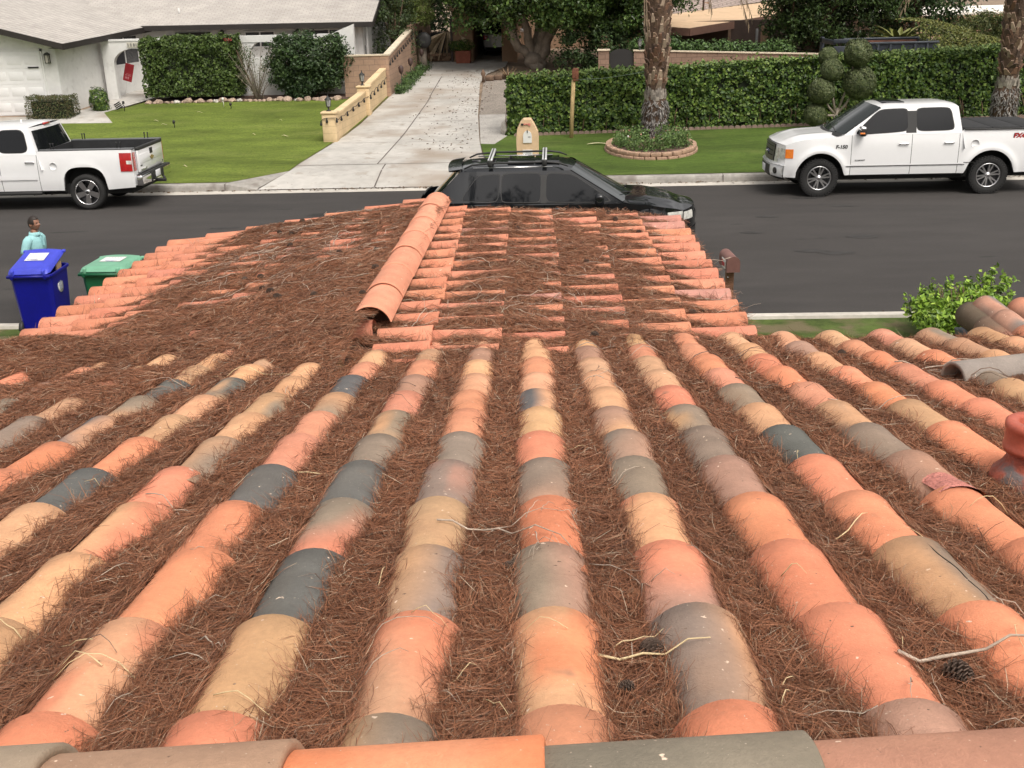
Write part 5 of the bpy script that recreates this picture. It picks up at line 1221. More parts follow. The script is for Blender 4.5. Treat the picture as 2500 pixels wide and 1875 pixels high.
# red sign on a stake, leaning
g0 = (-16.62, 42.95, zt(42.9)); sgn = empty('yard_sign', g0, 0, 'red sign on a thin leaning stake inside the white arch', 'sign')
b = MB(); Ms = Matrix.Rotation(R(17), 4, 'Y'); b.tube([Ms @ Vector((0, 0, 0)), Ms @ Vector((0, 0, .75))], .008, 6); b.build('stake', M_frame, sgn)
b = MB(); b.box((-.17, -.012, .62), (.17, .004, 1.28), Ms); b.build('panel', mat('sign_red', (.38, .02, .03), .5, var=.15), sgn)
b = MB()
for x0, x1, z0, z1 in ((-.10, -.02, .70, .78), (.0, .05, .70, .80), (-.11, -.05, .82, .86), (-.02, .11, .83, .855), (-.08, .10, .885, .90)): b.box((x0, -.016, z0), (x1, -.0125, z1), Ms)
b.build('lettering', mat('sign_pink', (.55, .22, .24), .6, var=.2), sgn)
for (xp, yp, s, c, lab) in ((304, 272, .28, 1, 'tilted black solar lamp with a comb shaped top at the lawn edge by the path'), (546, 262, .26, 0, 'clear glass garden stake light standing on the lawn'), (564, 266, .14, 1, 'short black garden light lying on the lawn'), (426, 312, .16, 1, 'small black sprinkler standing in the lawn')):
    q = ground(xp, yp); rt = empty('garden_light' if 'sprink' not in lab else 'sprinkler', tuple(q), 0, lab, 'garden light' if 'sprink' not in lab else 'sprinkler')
    b = MB(); b.tube([(0, 0, 0), (.02, 0, s*.6), (-.04, 0, s)], [.012, .014, .014], 6)
    if c and s > .2:
        for k in range(4): b.box((-.20+.0*k, -.03, s-.02+.06*k-.1), (.04, .03, s+.02+.06*k-.1), Matrix.Rotation(R(-28), 4, 'Y'))
    b.build('stem', M_blk if c else M_clear, rt)
    b = MB(); b.lathe([(.03, s-.02), (.045, s), (.04, s+.07), (.0, s+.09)], 12, caps=False); b.build('head', M_clear if not c else M_blk, rt)
r = random.Random(5)
for i, (xp, yp) in enumerate(((382, 297), (401, 306), (488, 276), (686, 295), (696, 334), (1464, 353), (620, 330), (452, 408))):
    q = ground(xp, yp); n_ = 8; big = xp == 1464
    b = MB(); ln = .75 if big else r.uniform(.09, .22); wd = ln*(.09 if big else .22); a = r.uniform(-.4, .4)
    b.grid(lambda u, v: (ln*(u-.5), wd*math.sin(PI*(.06+.88*u))*(v-.5)*2, .02+.02*math.sin(u*5)+(v-.5)**2*.02), 8, 2)
    lf = b.build('dry_leaf', mat('dry_leaf', (.62, .55, .36), .8, var=.2, vscale=9), None, loc=(q[0], q[1], q[2]+.012), rz=a)
    tag(lf, 'long pale dry palm leaf lying on the lawn beside the planter' if big else 'pale dry leaf lying on the clipped lawn', 'leaf', None if big else 'dry leaves on the lawns')

# ---------------------------------------------------------------- walls along the driveway
M_cream = mat_tex('cream_block', (.66, .50, .30), (.64, .48, .285), (.56, .42, .25), 'yz', .40, .20, .012, var=.10)
lw = empty('low_wall', (-6.4, 37, zt(37)), 0, 'low cream painted block wall stepping up along the driveway, with square piers', 'wall')
def pillar(x, y, h, w=.21):
    z = zt(y); b.rbox((x-w, y-w, z-.1), (x+w, y+w, z+h), .025); b.rbox((x-w-.03, y-w-.03, z+h-.0), (x+w+.03, y+w+.03, z+h+.075), .03)
b = MB(); pillar(-6.70, 33.08, .80); pillar(-6.42, 37.75, .88); Mi(b.build('pier', M_cream), lw)
def runwall(p, q, h0, h1, t=.10):
    n_ = 8
    for i in range(n_):
        u0, u1 = i/n_, (i+1)/n_; (xa, ya), (xb, yb) = [(p[0]+(q[0]-p[0])*u, p[1]+(q[1]-p[1])*u) for u in (u0, u1)]
        za, zb = zt(ya), zt(yb); ha, hb = h0+(h1-h0)*u0, h0+(h1-h0)*u1
        prof_ = [(-t, -.1), (t, -.1), (t, None), (t+.025, None), (t+.02, .06), (-t-.02, .06), (-t-.025, None), (-t, None)]
        L0 = [(xa+dx, ya, za+(dz if dz is not None and dz < 0 else ha+(dz or 0))) for dx, dz in prof_]; L1 = [(xb+dx, yb, zb+(dz if dz is not None and dz < 0 else hb+(dz or 0))) for dx, dz in prof_]
        m_ = len(prof_); b.add(L0+L1, [(k, (k+1) % m_, m_+(k+1) % m_, m_+k) for k in range(m_)]+([tuple(range(m_))[::-1]] if i == 0 else [])+([tuple(range(m_, 2*m_))] if i == n_-1 else []), False)
b = MB(); runwall((-6.66, 33.3), (-6.44, 37.52), .72, .74); Mi(b.build('wall', M_cream), lw)
b = MB(); runwall((-6.40, 37.98), (-6.30, 41.58), .86, .96); Mi(b.build('wall', M_cream), lw)
def post_lantern(x, y, z, label):
    root = empty('lantern', (x, y, z), 0, label, 'lantern', 'lanterns on the cream piers'); b = MB()
    b.lathe([(.075, 0), (.07, .02), (.03, .04), (.025, .10), (.05, .12), (.06, .14)], 16); b.build('base', M_blk, root)
    b = MB(); b.lathe([(.055, .14), (.085, .33)], 8, caps=False); b.build('lamp_glass', mat('lantern_glass', (.32, .33, .33), .12, var=.3, vscale=20, coat=1), root)
    b = MB()
    for k in range(6): a = k*PI/3; b.tube([(.058*math.cos(a), .058*math.sin(a), .14), (.088*math.cos(a), .088*math.sin(a), .335)], .006, 5)
    b.lathe([(.105, .335), (.10, .35), (.05, .40), (.02, .42), (.012, .46), (.018, .48), (.0, .50)], 16, caps=False); b.lathe([(.104, .334), (.0, .334)], 16, caps=False); b.build('cap', M_blk, root)
post_lantern(-6.72, 33.08, zt(33.08)+.875, 'black lantern on the pier at the street end of the cream wall'); post_lantern(-6.46, 37.75, zt(37.75)+.955, 'black lantern on the middle pier of the cream wall')
M_blockY = mat_tex('tan_block_side', (.36, .235, .165), (.33, .215, .15), (.27, .185, .135), 'yz', .40, .20, .014, var=.14)
M_blockX = mat_tex('tan_block_front', (.37, .245, .17), (.335, .22, .155), (.27, .185, .135), 'xz', .40, .20, .014, var=.14)
M_cap = mat('pale_coping', (.60, .52, .40), .9, var=.1)
bw = empty('block_wall', (-6.2, 46, zt(46)), 0, 'tall tan concrete block wall with pale coping along the left of the driveway', 'wall')
b = MB(); b.cur = 0; b.prism([(41.64, .7), (48.6, .7), (48.6, 2.92), (41.64, 2.30)], -6.27, -6.08, 'x'); b.cur = 1; b.box((-7.75, 41.50, .7), (-6.078, 41.638, 2.32)); b.cur = 0
b.box((-6.25, 48.61, .9), (-6.10, 56.5, 3.15)); b.cur = 1; b.box((-6.10, 56.3, .9), (-4.6, 56.5, 2.6))
Mi(b.build('wall', [M_blockY, M_blockX]), bw)
b = MB(); b.prism([(41.68, 2.306), (48.6, 2.922), (48.6, 2.98), (41.68, 2.364)], -6.30, -6.05, 'x'); b.box((-7.78, 41.47, 2.322), (-6.05, 41.67, 2.375)); Mi(b.build('coping', M_cap), bw)
def string_lights(path, label):
    root = empty('string_lights', path[0], 0, label, 'string lights'); p0 = Vector(path[0]); pts = [Vector(p)-p0 for p in path]; b = MB(); b.tube(pts, .010, 5); b.build('cable', M_blk, root)
    for p in pts[::2]:
        b = MB(); b.lathe([(.018, 0), (.020, -.05), (.038, -.09), (.034, -.13), (.0, -.15)], 10, Matrix.Translation(p), caps=False); b.build('bulb', M_blk, root)
def wallpath(x0, y0, x1, y1, zf, n): return [(x0+(x1-x0)*i/n, y0+(y1-y0)*i/n, zf(y0+(y1-y0)*i/n)-(.055 if i % 2 == 0 else .0)) for i in range(n+1)]
string_lights([(-6.93, 32.84, zt(33)+.62), (-6.85, 32.84, zt(33)+.68), (-6.75, 32.84, zt(33)+.70), (-6.62, 32.84, zt(33)+.70), (-6.455, 32.84, zt(33)+.70)]+wallpath(-6.50, 33.3, -6.30, 37.5, lambda y: zt(y)+.64, 10)+wallpath(-6.18, 37.6, -6.17, 41.6, lambda y: zt(y)+.72, 10), 'black string lights draped along the cream wall')
string_lights(wallpath(-6.05, 41.7, -6.05, 48.5, lambda y: 2.15+.089*(y-41.64), 20)+wallpath(-6.05, 48.7, -6.05, 52.5, lambda y: 2.85, 10), 'black string lights along the top of the tan block wall')
for i, (y, h_) in enumerate(((42.7, .95), (45.6, .95), (49.6, .95))):
    root = empty('path_light', (-5.80, y, zt(y)), 0, ['dark lollipop garden lamp at the near end of the block wall', 'dark lollipop garden lamp halfway along the block wall', 'dark lollipop garden lamp at the far end of the block wall'][i], 'garden lamp', 'garden lamps along the block wall')
    b = MB(); b.tube([(0, 0, 0), (0, 0, h_-.25)], .012, 6); b.build('stem', M_blk, root); b = MB(); b.lathe([(.03, h_-.30), (.09, h_-.20), (.10, h_-.05), (.06, h_), (.0, h_+.03)], 14); b.build('lamp_shade', mat('rusty_shade', (.06, .035, .03), .6, var=.3), root)
rt = empty('ground_cover', (-5.95, 46, zt(46)), 0, 'low strip of ivy like plants between the block wall and the driveway', 'plants'); rt['kind'] = 'stuff'
r2 = np.random.default_rng(61); k = 5200; yy = r2.uniform(41.9, 51.5, k); xx = -6.05+np.abs(r2.normal(0, .17, k))+.10*(vnoise(yy*2, yy*0, 3)); zz = np.array([zt(v) for v in yy])+np.abs(r2.normal(.06, .12, k))*(.6+.9*vnoise(yy*1.5, yy*0+4, 8))
Mi(foliage('leaves', [leaves(np.stack([xx, yy, zz], 1), np.tile((.4, -.4, .8), (k, 1)), .085, [(.05, .095, .025), (.07, .12, .03), (.04, .075, .022)], 62)], M_leaf), rt)

# ---------------------------------------------------------------- end of the driveway: carport, junk, parked car
M_brown = mat('brown_stucco', (.33, .215, .14), .92, var=.08, vscale=.8, bump=.3, bscale=80)
bh = empty('brown_house', (4, 56, zt(55)), 0, 'low brown house with a tan flat patio roof and a carport, behind the trees', 'house')
B_h = lambda o: Mi(o, bh)
b = MB(); b.box((-4.75, 53.6, .9), (-3.82, 54.0, 3.6)); b.box((-4.05, 54.0, .9), (-3.80, 60, 3.6)); b.box((-2.45, 53.3, .9), (-1.75, 53.8, 3.6)); b.box((-3.8, 60.0, .9), (8.0, 60.3, 3.6)); b.box((-1.95, 53.8, .9), (-1.75, 60, 3.6)); B_h(b.build('wall', M_brown))
b = MB(); b.box((-4.9, 53.0, 3.6), (-1.2, 61, 3.8)); B_h(b.build('carport_roof', M_brown))
b = MB(); b.box((-4.86, 53.52, .9), (-4.76, 53.62, 3.2)); B_h(b.build('pipe', mat('dark_pipe', (.07, .05, .045), .6, var=.1)))
PC = dict(kind='suv', paint=M_pw, W=1.8, xf=2.2, xr=-2.2, wheels=(1.4, -1.3), r=.33, arch=(.40, .39, 2.0), sill=.32, nose=.22, tail=.12, cf=.15, cr=.10, zw=.86, flare=.01,
          top=[(-2.2, 1.0), (.3, 1.0), (.9, .98), (1.5, .92), (2.0, .80)], doors=(.8, -.2, -1.0), handles=[(-.05, .9), (-.9, .9)], cowl=(.9, 1.0), crown=.06, belt=1.0, gx=(-2.05, 1.0), roofz=1.5, roofx=(-1.75, .15), tumble=.30, rcrown=.06,
          track=.88, tw=.2, rr=.21, style='star', windows=[[(-.1, 1.05), (.8, 1.03), (.2, 1.42), (-.1, 1.44)], [(-1.2, 1.06), (-.25, 1.05), (-.25, 1.44), (-1.1, 1.44)]], mirror=(.6, 1.05))
cc, Qc = vehicle('parked_car', (-2.65, 58.2, 1.42), PI/2, PC, 'white car standing in the shade of the brown carport')
b = MB(); cv = Qc['tailf']; b.grid(lambda u, v: (Qc['ra'](1.02+.40*v)-.03, (2*u-1)*.66, 1.05+.36*v), 8, 4, True); b.build('rear_window', M_glass, cc)
for s in (1, -1):
    b = MB(); b.rbox((-2.22, s*.72-.10, .75), (-2.14, s*.72+.10, .95), .02); b.build('tail_light', M_red, cc)
rt = empty('flower_pot', (-4.25, 53.1, zt(53.1)), 0, 'square terracotta planter with a leafy plant in front of the brown pier', 'plant pot')
b = MB(); b.prism([(-.32, 0), (.32, 0), (.36, .55), (-.36, .55)], -.3, .3, 'y'); b.build('pot', mat('terracotta', (.30, .095, .06), .8, var=.2), rt)
foliage('leaves', [leaves(*ball_points((-.1, 0, .75), (.6, .4, .32), 900, 71, .25), .11, GR_HEDGE, 71, aspect=.35)], M_leaf, rt)
rt = empty('hose_reel', (-5.85, 50.4, zt(50.4)), 0, 'dark round hose reel hanging on a weathered stump by the block wall', 'hose reel')
b = MB(); b.lathe([(.22, 0), (.19, .5), (.21, 1.05), (.0, 1.06)], 14); b.build('stump', M_bark, rt); b = MB(); b.lathe([(.10, -.05), (.33, -.09), (.34, 0), (.33, .09), (.10, .05)], 24, Matrix.Translation((.12, -.28, 1.28)) @ Matrix.Rotation(R(80), 4, 'X')); b.build('reel', M_blk, rt)
rt = empty('junk_pile', (-5.2, 54.6, zt(54.6)), 0, 'heap of bricks and dark boxes stacked at the end of the block wall', 'rubbish pile')
r = random.Random(31)
for i in range(26):
    b = MB(); x, y = r.uniform(-.75, .35), r.uniform(-.9, .2); z = r.choice((0, .12, .24)); b.rbox((x-.2, y-.1, z), (x+.2, y+.1, z+.11), .008, Matrix.Rotation(r.uniform(-.3, .3), 4, 'Z')); b.build('brick', MATS['tan_block_front'], rt)
b = MB(); b.box((-.75, .3, 0), (.55, 1.2, 1.25)); b.build('crate', M_blk, rt); b = MB(); b.box((.1, -.2, 0), (.5, .2, .7)); b.build('bin', mat('bin_dark', (.02, .025, .03), .5, var=.1), rt)
rt = empty('dry_fronds', (-5.0, 53.8, 2.2), 0, 'bleached dry palm fronds drooping over the junk pile', 'palm fronds')
b = MB(); r = random.Random(32)
for i in range(26):
    a = r.uniform(-1.0, 1.0); b.add([(a*.2, 0, .45), (a*.2+.03, .02, .47), (a*.95+.02, r.uniform(-.4, .2), r.uniform(-.9, .3)), (a*.95, r.uniform(-.4, .2), r.uniform(-.95, .2))], [(0, 1, 2, 3)])
b.build('frond', mat('dry_frond', (.50, .40, .27), .8, var=.25, vscale=9), rt)
b = MB(); q = (-2.9, 45.6)
for i in range(4): b.rbox((q[0]+.1+i*.33, q[1]-.12+.25*i, zt(45.5)), (q[0]+.45+i*.33, q[1]+.14+.25*i, zt(45.5)+.22), .05)
tag(b.build('log_border', M_barkb), 'dark weathered log edging at the corner of the gravel bed', 'logs')
b = MB(); b.lathe([(.07, 0), (.05, .2), (.10, .32), (.05, .45), (.0, .5)], 10, Matrix.Translation((-2.85, 45.2, zt(45.2)))); tag(b.build('garden_ornament', M_barkb), 'small dark garden ornament at the corner of the gravel bed', 'ornament')
rt = empty('agave', (-1.9, 45.9, zt(45.9)), 0, 'spiky reddish succulent beside the gravel bed', 'plant'); b = MB()
for i in range(12): a = i*PI/6; b.add([(.05*math.cos(a+1), .05*math.sin(a+1), .1), (.05*math.cos(a-1), .05*math.sin(a-1), .1), (.5*math.cos(a), .5*math.sin(a), .5)], [(0, 1, 2)])
b.build('leaf', mat('succulent', (.20, .13, .07), .6, var=.2), rt)

# dead leaves blown over the driveway
r2 = np.random.default_rng(81); k = 420; yy = 30.5+19*r2.uniform(0, 1, k)**.8; xx = -2.4-np.abs(r2.normal(0, 1.1, k)); ok = (xx > -6.0); xx, yy = xx[ok], yy[ok]
k2 = 700; gx_ = np.concatenate([r2.uniform(-16, 16, k2), r2.uniform(-9, 9, 250)]); far_ = np.arange(len(gx_)) < k2; gy_ = np.where(far_, 26.66-np.abs(r2.normal(0, .10, len(gx_))), 15.0+np.abs(r2.normal(0, .16, len(gx_)))); xx = np.concatenate([xx, gx_]); zz = np.concatenate([np.array([zdrv(v)+.018 for v in yy]), np.full(len(gx_), .02)]); yy = np.concatenate([yy, gy_])
V, F, C = leaves(np.stack([xx, yy, zz], 1), np.tile((0, 0, 1.), (len(xx), 1)), .072, [(.10, .06, .035), (.16, .10, .055), (.07, .045, .03)], 82, spread=.25)
tag(np_mesh('fallen_leaves', V, F, M_leaf, C), 'brown fallen leaves scattered over the pale driveway and along the gutters', 'leaves', kind='stuff')
# ---------------------------------------------------------------- big ficus over the carport
ft = empty('ficus_tree', (-.9, 50.6, zt(50.6)), 0, 'large dense dark green tree with pale forked trunk hanging over the carport', 'tree')
b = MB(); r = random.Random(3)
def limb(p, q, r0, r1, n=6, wob=.08):
    p = Vector(p); q = Vector(q); pts = [p.lerp(q, i/n)+Vector((r.gauss(0, wob), r.gauss(0, wob), r.gauss(0, wob)))*(1 if 0 < i < n else 0) for i in range(n+1)]
    b.tube(pts, [r0+(r1-r0)*i/n for i in range(n+1)], 10)
limb((0, 0, -.1), (0, 0, .45), .46, .42)
for q, a, c in (((-1.5, -.3, 2.3), .24, .15), ((-.55, -.2, 2.5), .22, .15), ((.6, .1, 2.5), .24, .15), ((1.7, -.2, 2.7), .26, .14), ((.2, .8, 2.8), .2, .14)):
    limb((q[0]*.12, q[1]*.12, .35), q, a, c); limb(q, (q[0]*2.2, q[1]*2+.2, 4.4), c, .06); limb(q, (q[0]*1.4+.8, q[1]+.9, 4.8), c, .05)
b.build('trunk', mat('ficus_bark', (.30, .255, .21), .9, var=.25, vscale=4, bump=.4, bscale=20), ft)
ch = clump_crown((1.4, .2, 5.6), (5.9, 4.4, 4.9), 620, 120, .72, .17, GR_FIC, 101, lo=-.75, inner=.22, aspect=.6)
ch += clump_crown((-1.2, -1.0, 3.95), (2.2, 1.9, 1.4), 170, 130, .5, .15, GR_FIC, 102, lo=-1, inner=.3, aspect=.55)
ch += clump_crown((3.6, -1.0, 3.0), (2.6, 2.2, 1.5), 170, 130, .52, .15, GR_FIC, 103, lo=-1, inner=.3, aspect=.55)
ch += clump_crown((1.3, -1.6, 2.7), (1.6, 1.2, 1.0), 80, 120, .45, .15, GR_FIC, 104, lo=-1, inner=.3, aspect=.55)
foliage('crown', ch, M_leafg, ft)

def tree(name, label, loc, cc, rad, n, per, cr_, size, cols, seed, trunk=.14, aspect=.5, m=None, lo=-.8, group=None):
    root = empty(name, loc, 0, label, 'tree' if 'tree' in name else 'shrub', group)
    foliage('crown', clump_crown(cc, rad, n, per, cr_, size, cols, seed, lo=lo, inner=.3, aspect=aspect), m or M_leaf, root)
    bb = MB(); rr_ = random.Random(seed); bb.tube([(0, 0, -.1), (.05, 0, cc[2]*.5), (cc[0]*.6, cc[1]*.6, cc[2])], [trunk, trunk*.75, trunk*.3], 8)
    for k in range(5): a = rr_.uniform(0, 6.28); bb.tube([(.03, 0, cc[2]*.45), (cc[0]+rad[0]*.6*math.cos(a), cc[1]+rad[1]*.6*math.sin(a), cc[2]+rad[2]*rr_.uniform(-.1, .6))], [trunk*.5, trunk*.12], 6)
    bb.build('trunk', M_barkb, root); return root
tree('shrub', 'dark undergrowth in the shade of the big ficus behind the long hedge', (2.6, 48.6, zt(48)), (0, 0, .9), (2.6, .9, 1.1), 90, 110, .42, .14, GR_DARK, 105, .06, lo=-1)
# left of the ficus, behind the block wall
tree('evergreen_tree', 'dark hedge like evergreen behind the block wall next to the gable end', (-6.9, 49.0, zt(49)), (0, 0, 2.4), (1.0, 2.0, 2.6), 110, 90, .42, .10, [(.030, .05, .016), (.04, .065, .02), (.055, .08, .025)], 111, lo=-1)
tree('shrub', 'bright yellow green feathery bush spilling over the tan block wall', (-6.35, 50.8, zt(50.8)), (.1, 0, 2.5), (.95, 1.2, .75), 60, 100, .30, .10, GR_LITE, 112, .05, .3, lo=-1)
tree('evergreen_tree', 'tall dark tree rising behind the bright bush at the back of the driveway', (-6.5, 56.5, zt(56)), (0, 0, 3.4), (3.2, 2.2, 3.0), 170, 80, .6, .14, GR_DARK, 113, lo=-1)
b = MB()
for p, q in (((-7.25, 42.6, .9), (-7.55, 42.5, 2.75)), ((-7.05, 42.7, .9), (-7.08, 42.6, 2.65))): b.tube([p, q], .025, 6)
tag(b.build('garden_poles', M_blk), 'two dark poles leaning in the corner behind the tan block wall', 'poles')

# right of the ficus: low patio roof, shingle roof, walls, planting
b = MB(); p0 = at_y(1683, 70, 50); p1 = at_y(1915, 33, 56); p2 = at_y(1896, 2, 62); p3 = at_y(1560, 44, 55.5); p4 = at_y(1560, 62, 51)
top = [p0, p1, p2, p3, p4]; bot = [p-np.array((0, 0, .30)) for p in top]
b.add([tuple(p) for p in top+bot], [(0, 1, 2, 3, 4), (9, 8, 7, 6, 5)]+[(i, i+5, (i+1) % 5+5, (i+1) % 5) for i in range(5)], False)
B_h(b.build('patio_roof', mat('tan_roof_coating', (.60, .43, .28), .9, var=.08, vscale=.6, speck=[((.40, .28, .18), 1.2, .62, .1)])))
b = MB(); 
for a, c in ((p0, p1), (p4, p0)):
    d = np.array(c)-np.array(a); nn = np.array((d[1], -d[0], 0)); nn = nn/np.linalg.norm(nn)*.05
    if nn[1] > 0: nn = -nn
    b.add([tuple(q) for q in (a+nn+(0, 0, .02), c+nn+(0, 0, .02), c+nn-(0, 0, .30), a+nn-(0, 0, .30), a+(0, 0, .02), c+(0, 0, .02), c-(0, 0, .30), a-(0, 0, .30))], [(0, 1, 2, 3), (0, 4, 5, 1), (3, 2, 6, 7), (0, 3, 7, 4), (1, 5, 6, 2)], False)
B_h(b.build('fascia', mat('brown_fascia', (.13, .07, .05), .7, var=.15)))
b = MB(); q0 = at_y(1545, 48, 56); q1 = at_y(1903, -2, 63); b.add([tuple(q0), tuple(q1), tuple(q1+np.array((1, 6, 2.4))), tuple(q0+np.array((0, 7, 2.6)))], [(0, 1, 2, 3)], False); B_h(b.build('roof', mat_tex('brown_shingles', (.33, .27, .24), (.29, .235, .21), (.19, .15, .13), 'xy', .5, .22, .03, var=.14)))
b = MB(); b.tube([at_y(1717, 26, 57.5), at_y(1719, -30, 57.5)], .05, 8); B_h(b.build('vent_pipe', MATS['dark_pipe']))
b = MB(); b.box((4.3, 52.6, .9), (13.5, 53.0, 2.9)); B_h(b.build('wall', mat('patio_shade_wall', (.035, .022, .017), .9, var=.2)))  # near-black colour stands for the shade under the patio roof
for xp, w_ in ((1866, .16), ):
    p = at_y(xp, 115, 50.2); b = MB(); b.box((p[0]-w_, p[1]-w_, 1.1), (p[0]+w_, p[1]+w_, 2.72)); B_h(b.build('post', M_brown))
p = at_y(1847, 100, 50.5); b = MB(); b.tube([(p[0], p[1], 1.1), (p[0], p[1], 2.6)], .055, 10); B_h(b.build('downpipe', mat('grey_pipe', (.16, .16, .16), .5, var=.1)))
p = at_y(1780, 100, 50.6); b = MB(); b.box((p[0]-.06, p[1]-.06, 1.1), (p[0]+.06, p[1]+.06, 2.6)); B_h(b.build('post', M_barkb))
p = at_y(1905, 100, 49.5); b = MB(); b.lathe([(.26, 0), (.33, .55), (.35, .56), (.33, .58), (.3, .5)], 20, Matrix.Translation((p[0], p[1], 1.55)), caps=False); tag(b.build('plant_tub', M_blk), 'black plastic tub behind the raised planting by the patio', 'tub')
# block wall with raised planting, gate and pier
M_blkB = mat_tex('brown_block', (.25, .165, .12), (.225, .15, .11), (.15, .10, .075), 'xz', .40, .20, .014, var=.14)
rb_ = empty('block_wall', (7, 45, zt(45)), 0, 'brown block wall with a pale top behind the long hedge, planted along its top', 'wall')
b = MB(); b.cur = 0; xa = at_y(1548, 120, 45)[0]
b.add([(xa, 45, .8), (10.5, 45, .8), (10.5, 45, 1.78), (xa, 45, 2.08), (xa, 45.2, .8), (10.5, 45.2, .8), (10.5, 45.2, 1.78), (xa, 45.2, 2.08)], [(0, 1, 2, 3), (0, 3, 7, 4), (3, 2, 6, 7), (1, 5, 6, 2)], False)
pa, pb = at_y(1461, 120, 45)[0], at_y(1487, 120, 45)[0]; b.box((pa, 44.95, .8), (pb, 45.35, 2.12))
Mi(b.build('wall', M_blkB), rb_)
b = MB(); b.add([(xa-.03, 44.96, 2.082), (10.5, 44.96, 1.782), (10.5, 45.25, 1.782), (xa-.03, 45.25, 2.082), (xa-.03, 44.96, 2.13), (10.5, 44.96, 1.83), (10.5, 45.25, 1.83), (xa-.03, 45.25, 2.13)], [(0, 1, 5, 4), (4, 5, 6, 7), (0, 4, 7, 3)], False); b.box((pa-.04, 44.91, 2.122), (pb+.04, 45.4, 2.17)); Mi(b.build('coping', M_cap), rb_)
gt = empty('garden_gate', ((pb+xa)/2, 45.1, zt(45)), 0, 'black arched metal gate between the brown pier and block wall', 'gate'); b = MB(); wv = (xa-pb)/2-.02
b.prism([(-wv, 0), (wv, 0), (wv, .95)]+[(wv*math.cos(t), .95+.22*math.sin(t)) for t in np.linspace(.1, PI-.1, 10)]+[(-wv, .95)], -.02, .02, 'y'); b.build('panel', M_blk, gt)
pl_ = empty('shrub', (7, 46, 2.0), 0, 'row of leafy green plants along the top of the brown block wall', 'plants'); r2 = np.random.default_rng(7); ch = []
for i in range(34):
    x = xa+.1+i*.185; cz = 2.22-.045*(x-xa)+r2.uniform(-.06, .12); p, nn = ball_points((x, 45.75+r2.uniform(-.2, .3), cz), (.30, .3, .30), 150, 300+i, .3, .3); ch.append(leaves(p, nn+(0, 0, .4), .12, [(.06, .115, .03), (.085, .15, .04), (.05, .09, .03)], 300+i, aspect=.6))
Mi(foliage('leaves', ch, M_leaf), pl_)
b = MB(); b.box((xa, 45.2, 1.0), (11.0, 47.5, 1.75)); tag(b.build('soil', MATS['dark_soil']), kind='structure')
rt = post_lantern(at_y(1562, 100, 45.1)[0], 45.1, 2.12, 'black lantern on the brown block wall beside the gate')
b = MB(); b.box((10.2, 47.3, .9), (11.2, 47.6, 2.35)); tag(b.build('block_wall', M_blkB), 'short brown block pier under the dark tree at the back', 'wall')

# trees, shrubs and roofs to the right
tree('evergreen_tree', 'dark glossy tree standing behind the dark blue skip', (10.9, 47.0, zt(47)), (.8, .2, 4.4), (3.1, 1.9, 4.2), 330, 130, .6, .15, [(.03, .055, .016), (.035, .065, .018), (.055, .09, .025)], 121, .2, .5, M_leafg, lo=-1)
tree('evergreen_tree', 'lighter leafed tree at the corner of the brown patio roof', (9.7, 47.6, zt(47)), (.0, -.3, 2.4), (1.15, 1.1, 1.9), 70, 95, .42, .13, [(.06, .10, .03), (.085, .13, .04), (.045, .08, .025)], 122, .12, .5, lo=-1)
tree('evergreen_tree', 'second dark tree at the right behind the skip', (14.6, 47.5, zt(47)), (.0, .2, 4.4), (2.1, 1.9, 4.2), 260, 120, .6, .15, GR_DARK, 123, .2, .5, M_leafg, lo=-1)
tree('shrub', 'tall loose oleander hedge with yellowing tips below the white roof', (17.6, 46.0, zt(46)), (.6, 0, 1.0), (3.4, 1.2, 1.05), 190, 120, .42, .17, [(.10, .12, .035), (.075, .10, .03), (.14, .15, .05), (.06, .08, .03)], 124, .08, .22, lo=-1)
rt = empty('hedge', (16.5, 41.5, zt(41)), 0, 'sloping yellow green clipped hedge behind the right end of the long hedge', 'hedge')
r2 = np.random.default_rng(17); k = 15000; xx = r2.uniform(12.6, 19.5, k); yy = r2.uniform(40.0, 43.2, k); edge = r2.uniform(0, 1, k) < .5; yy = np.where(edge, 40.0+np.abs(r2.normal(0, .05, k)), yy)
topz = np.clip(3.12-.31*(xx-13.2), 1.6, 3.12)+.06*(vnoise(xx*3, yy*3, 5)-.5); zz = np.where(edge, r2.uniform(1.0, 1, k)+(topz-1)*r2.uniform(0, 1, k), topz)
Mi(foliage('leaves', [leaves(np.stack([xx, yy, zz], 1), np.where(edge[:, None], np.array((0, -1, .4)), np.array((0, -.2, 1))), .085, [(.15, .17, .04), (.12, .15, .035), (.19, .19, .055), (.10, .115, .035)], 125, spread=.6)], M_leaf), rt)
b = MB(); b.add([(12.8, 40.15, .8), (19.4, 40.15, .8), (19.4, 43, .8), (12.8, 43, .8), (12.8, 40.15, 2.0), (17.5, 40.15, 1.4), (17.5, 43, 1.4), (12.8, 43, 2.0)], [(4, 5, 6, 7), (0, 1, 5, 4), (1, 2, 6, 5), (2, 3, 7, 6), (3, 0, 4, 7)], False); Mi(b.build('branches', M_core), rt)  # dark filler block added under the leaf layer in place of branches
rt = empty('sago_palm', (12.9, 43.4, zt(43)+.55), 0, 'sago palm with a fan of stiff yellow green fronds behind the skip', 'palm'); b = MB(); b.lathe([(.22, -.6), (.25, 0), (.16, .5), (.0, .62)], 14); b.build('trunk', M_barkb, rt)
b = MB(); r = random.Random(6)
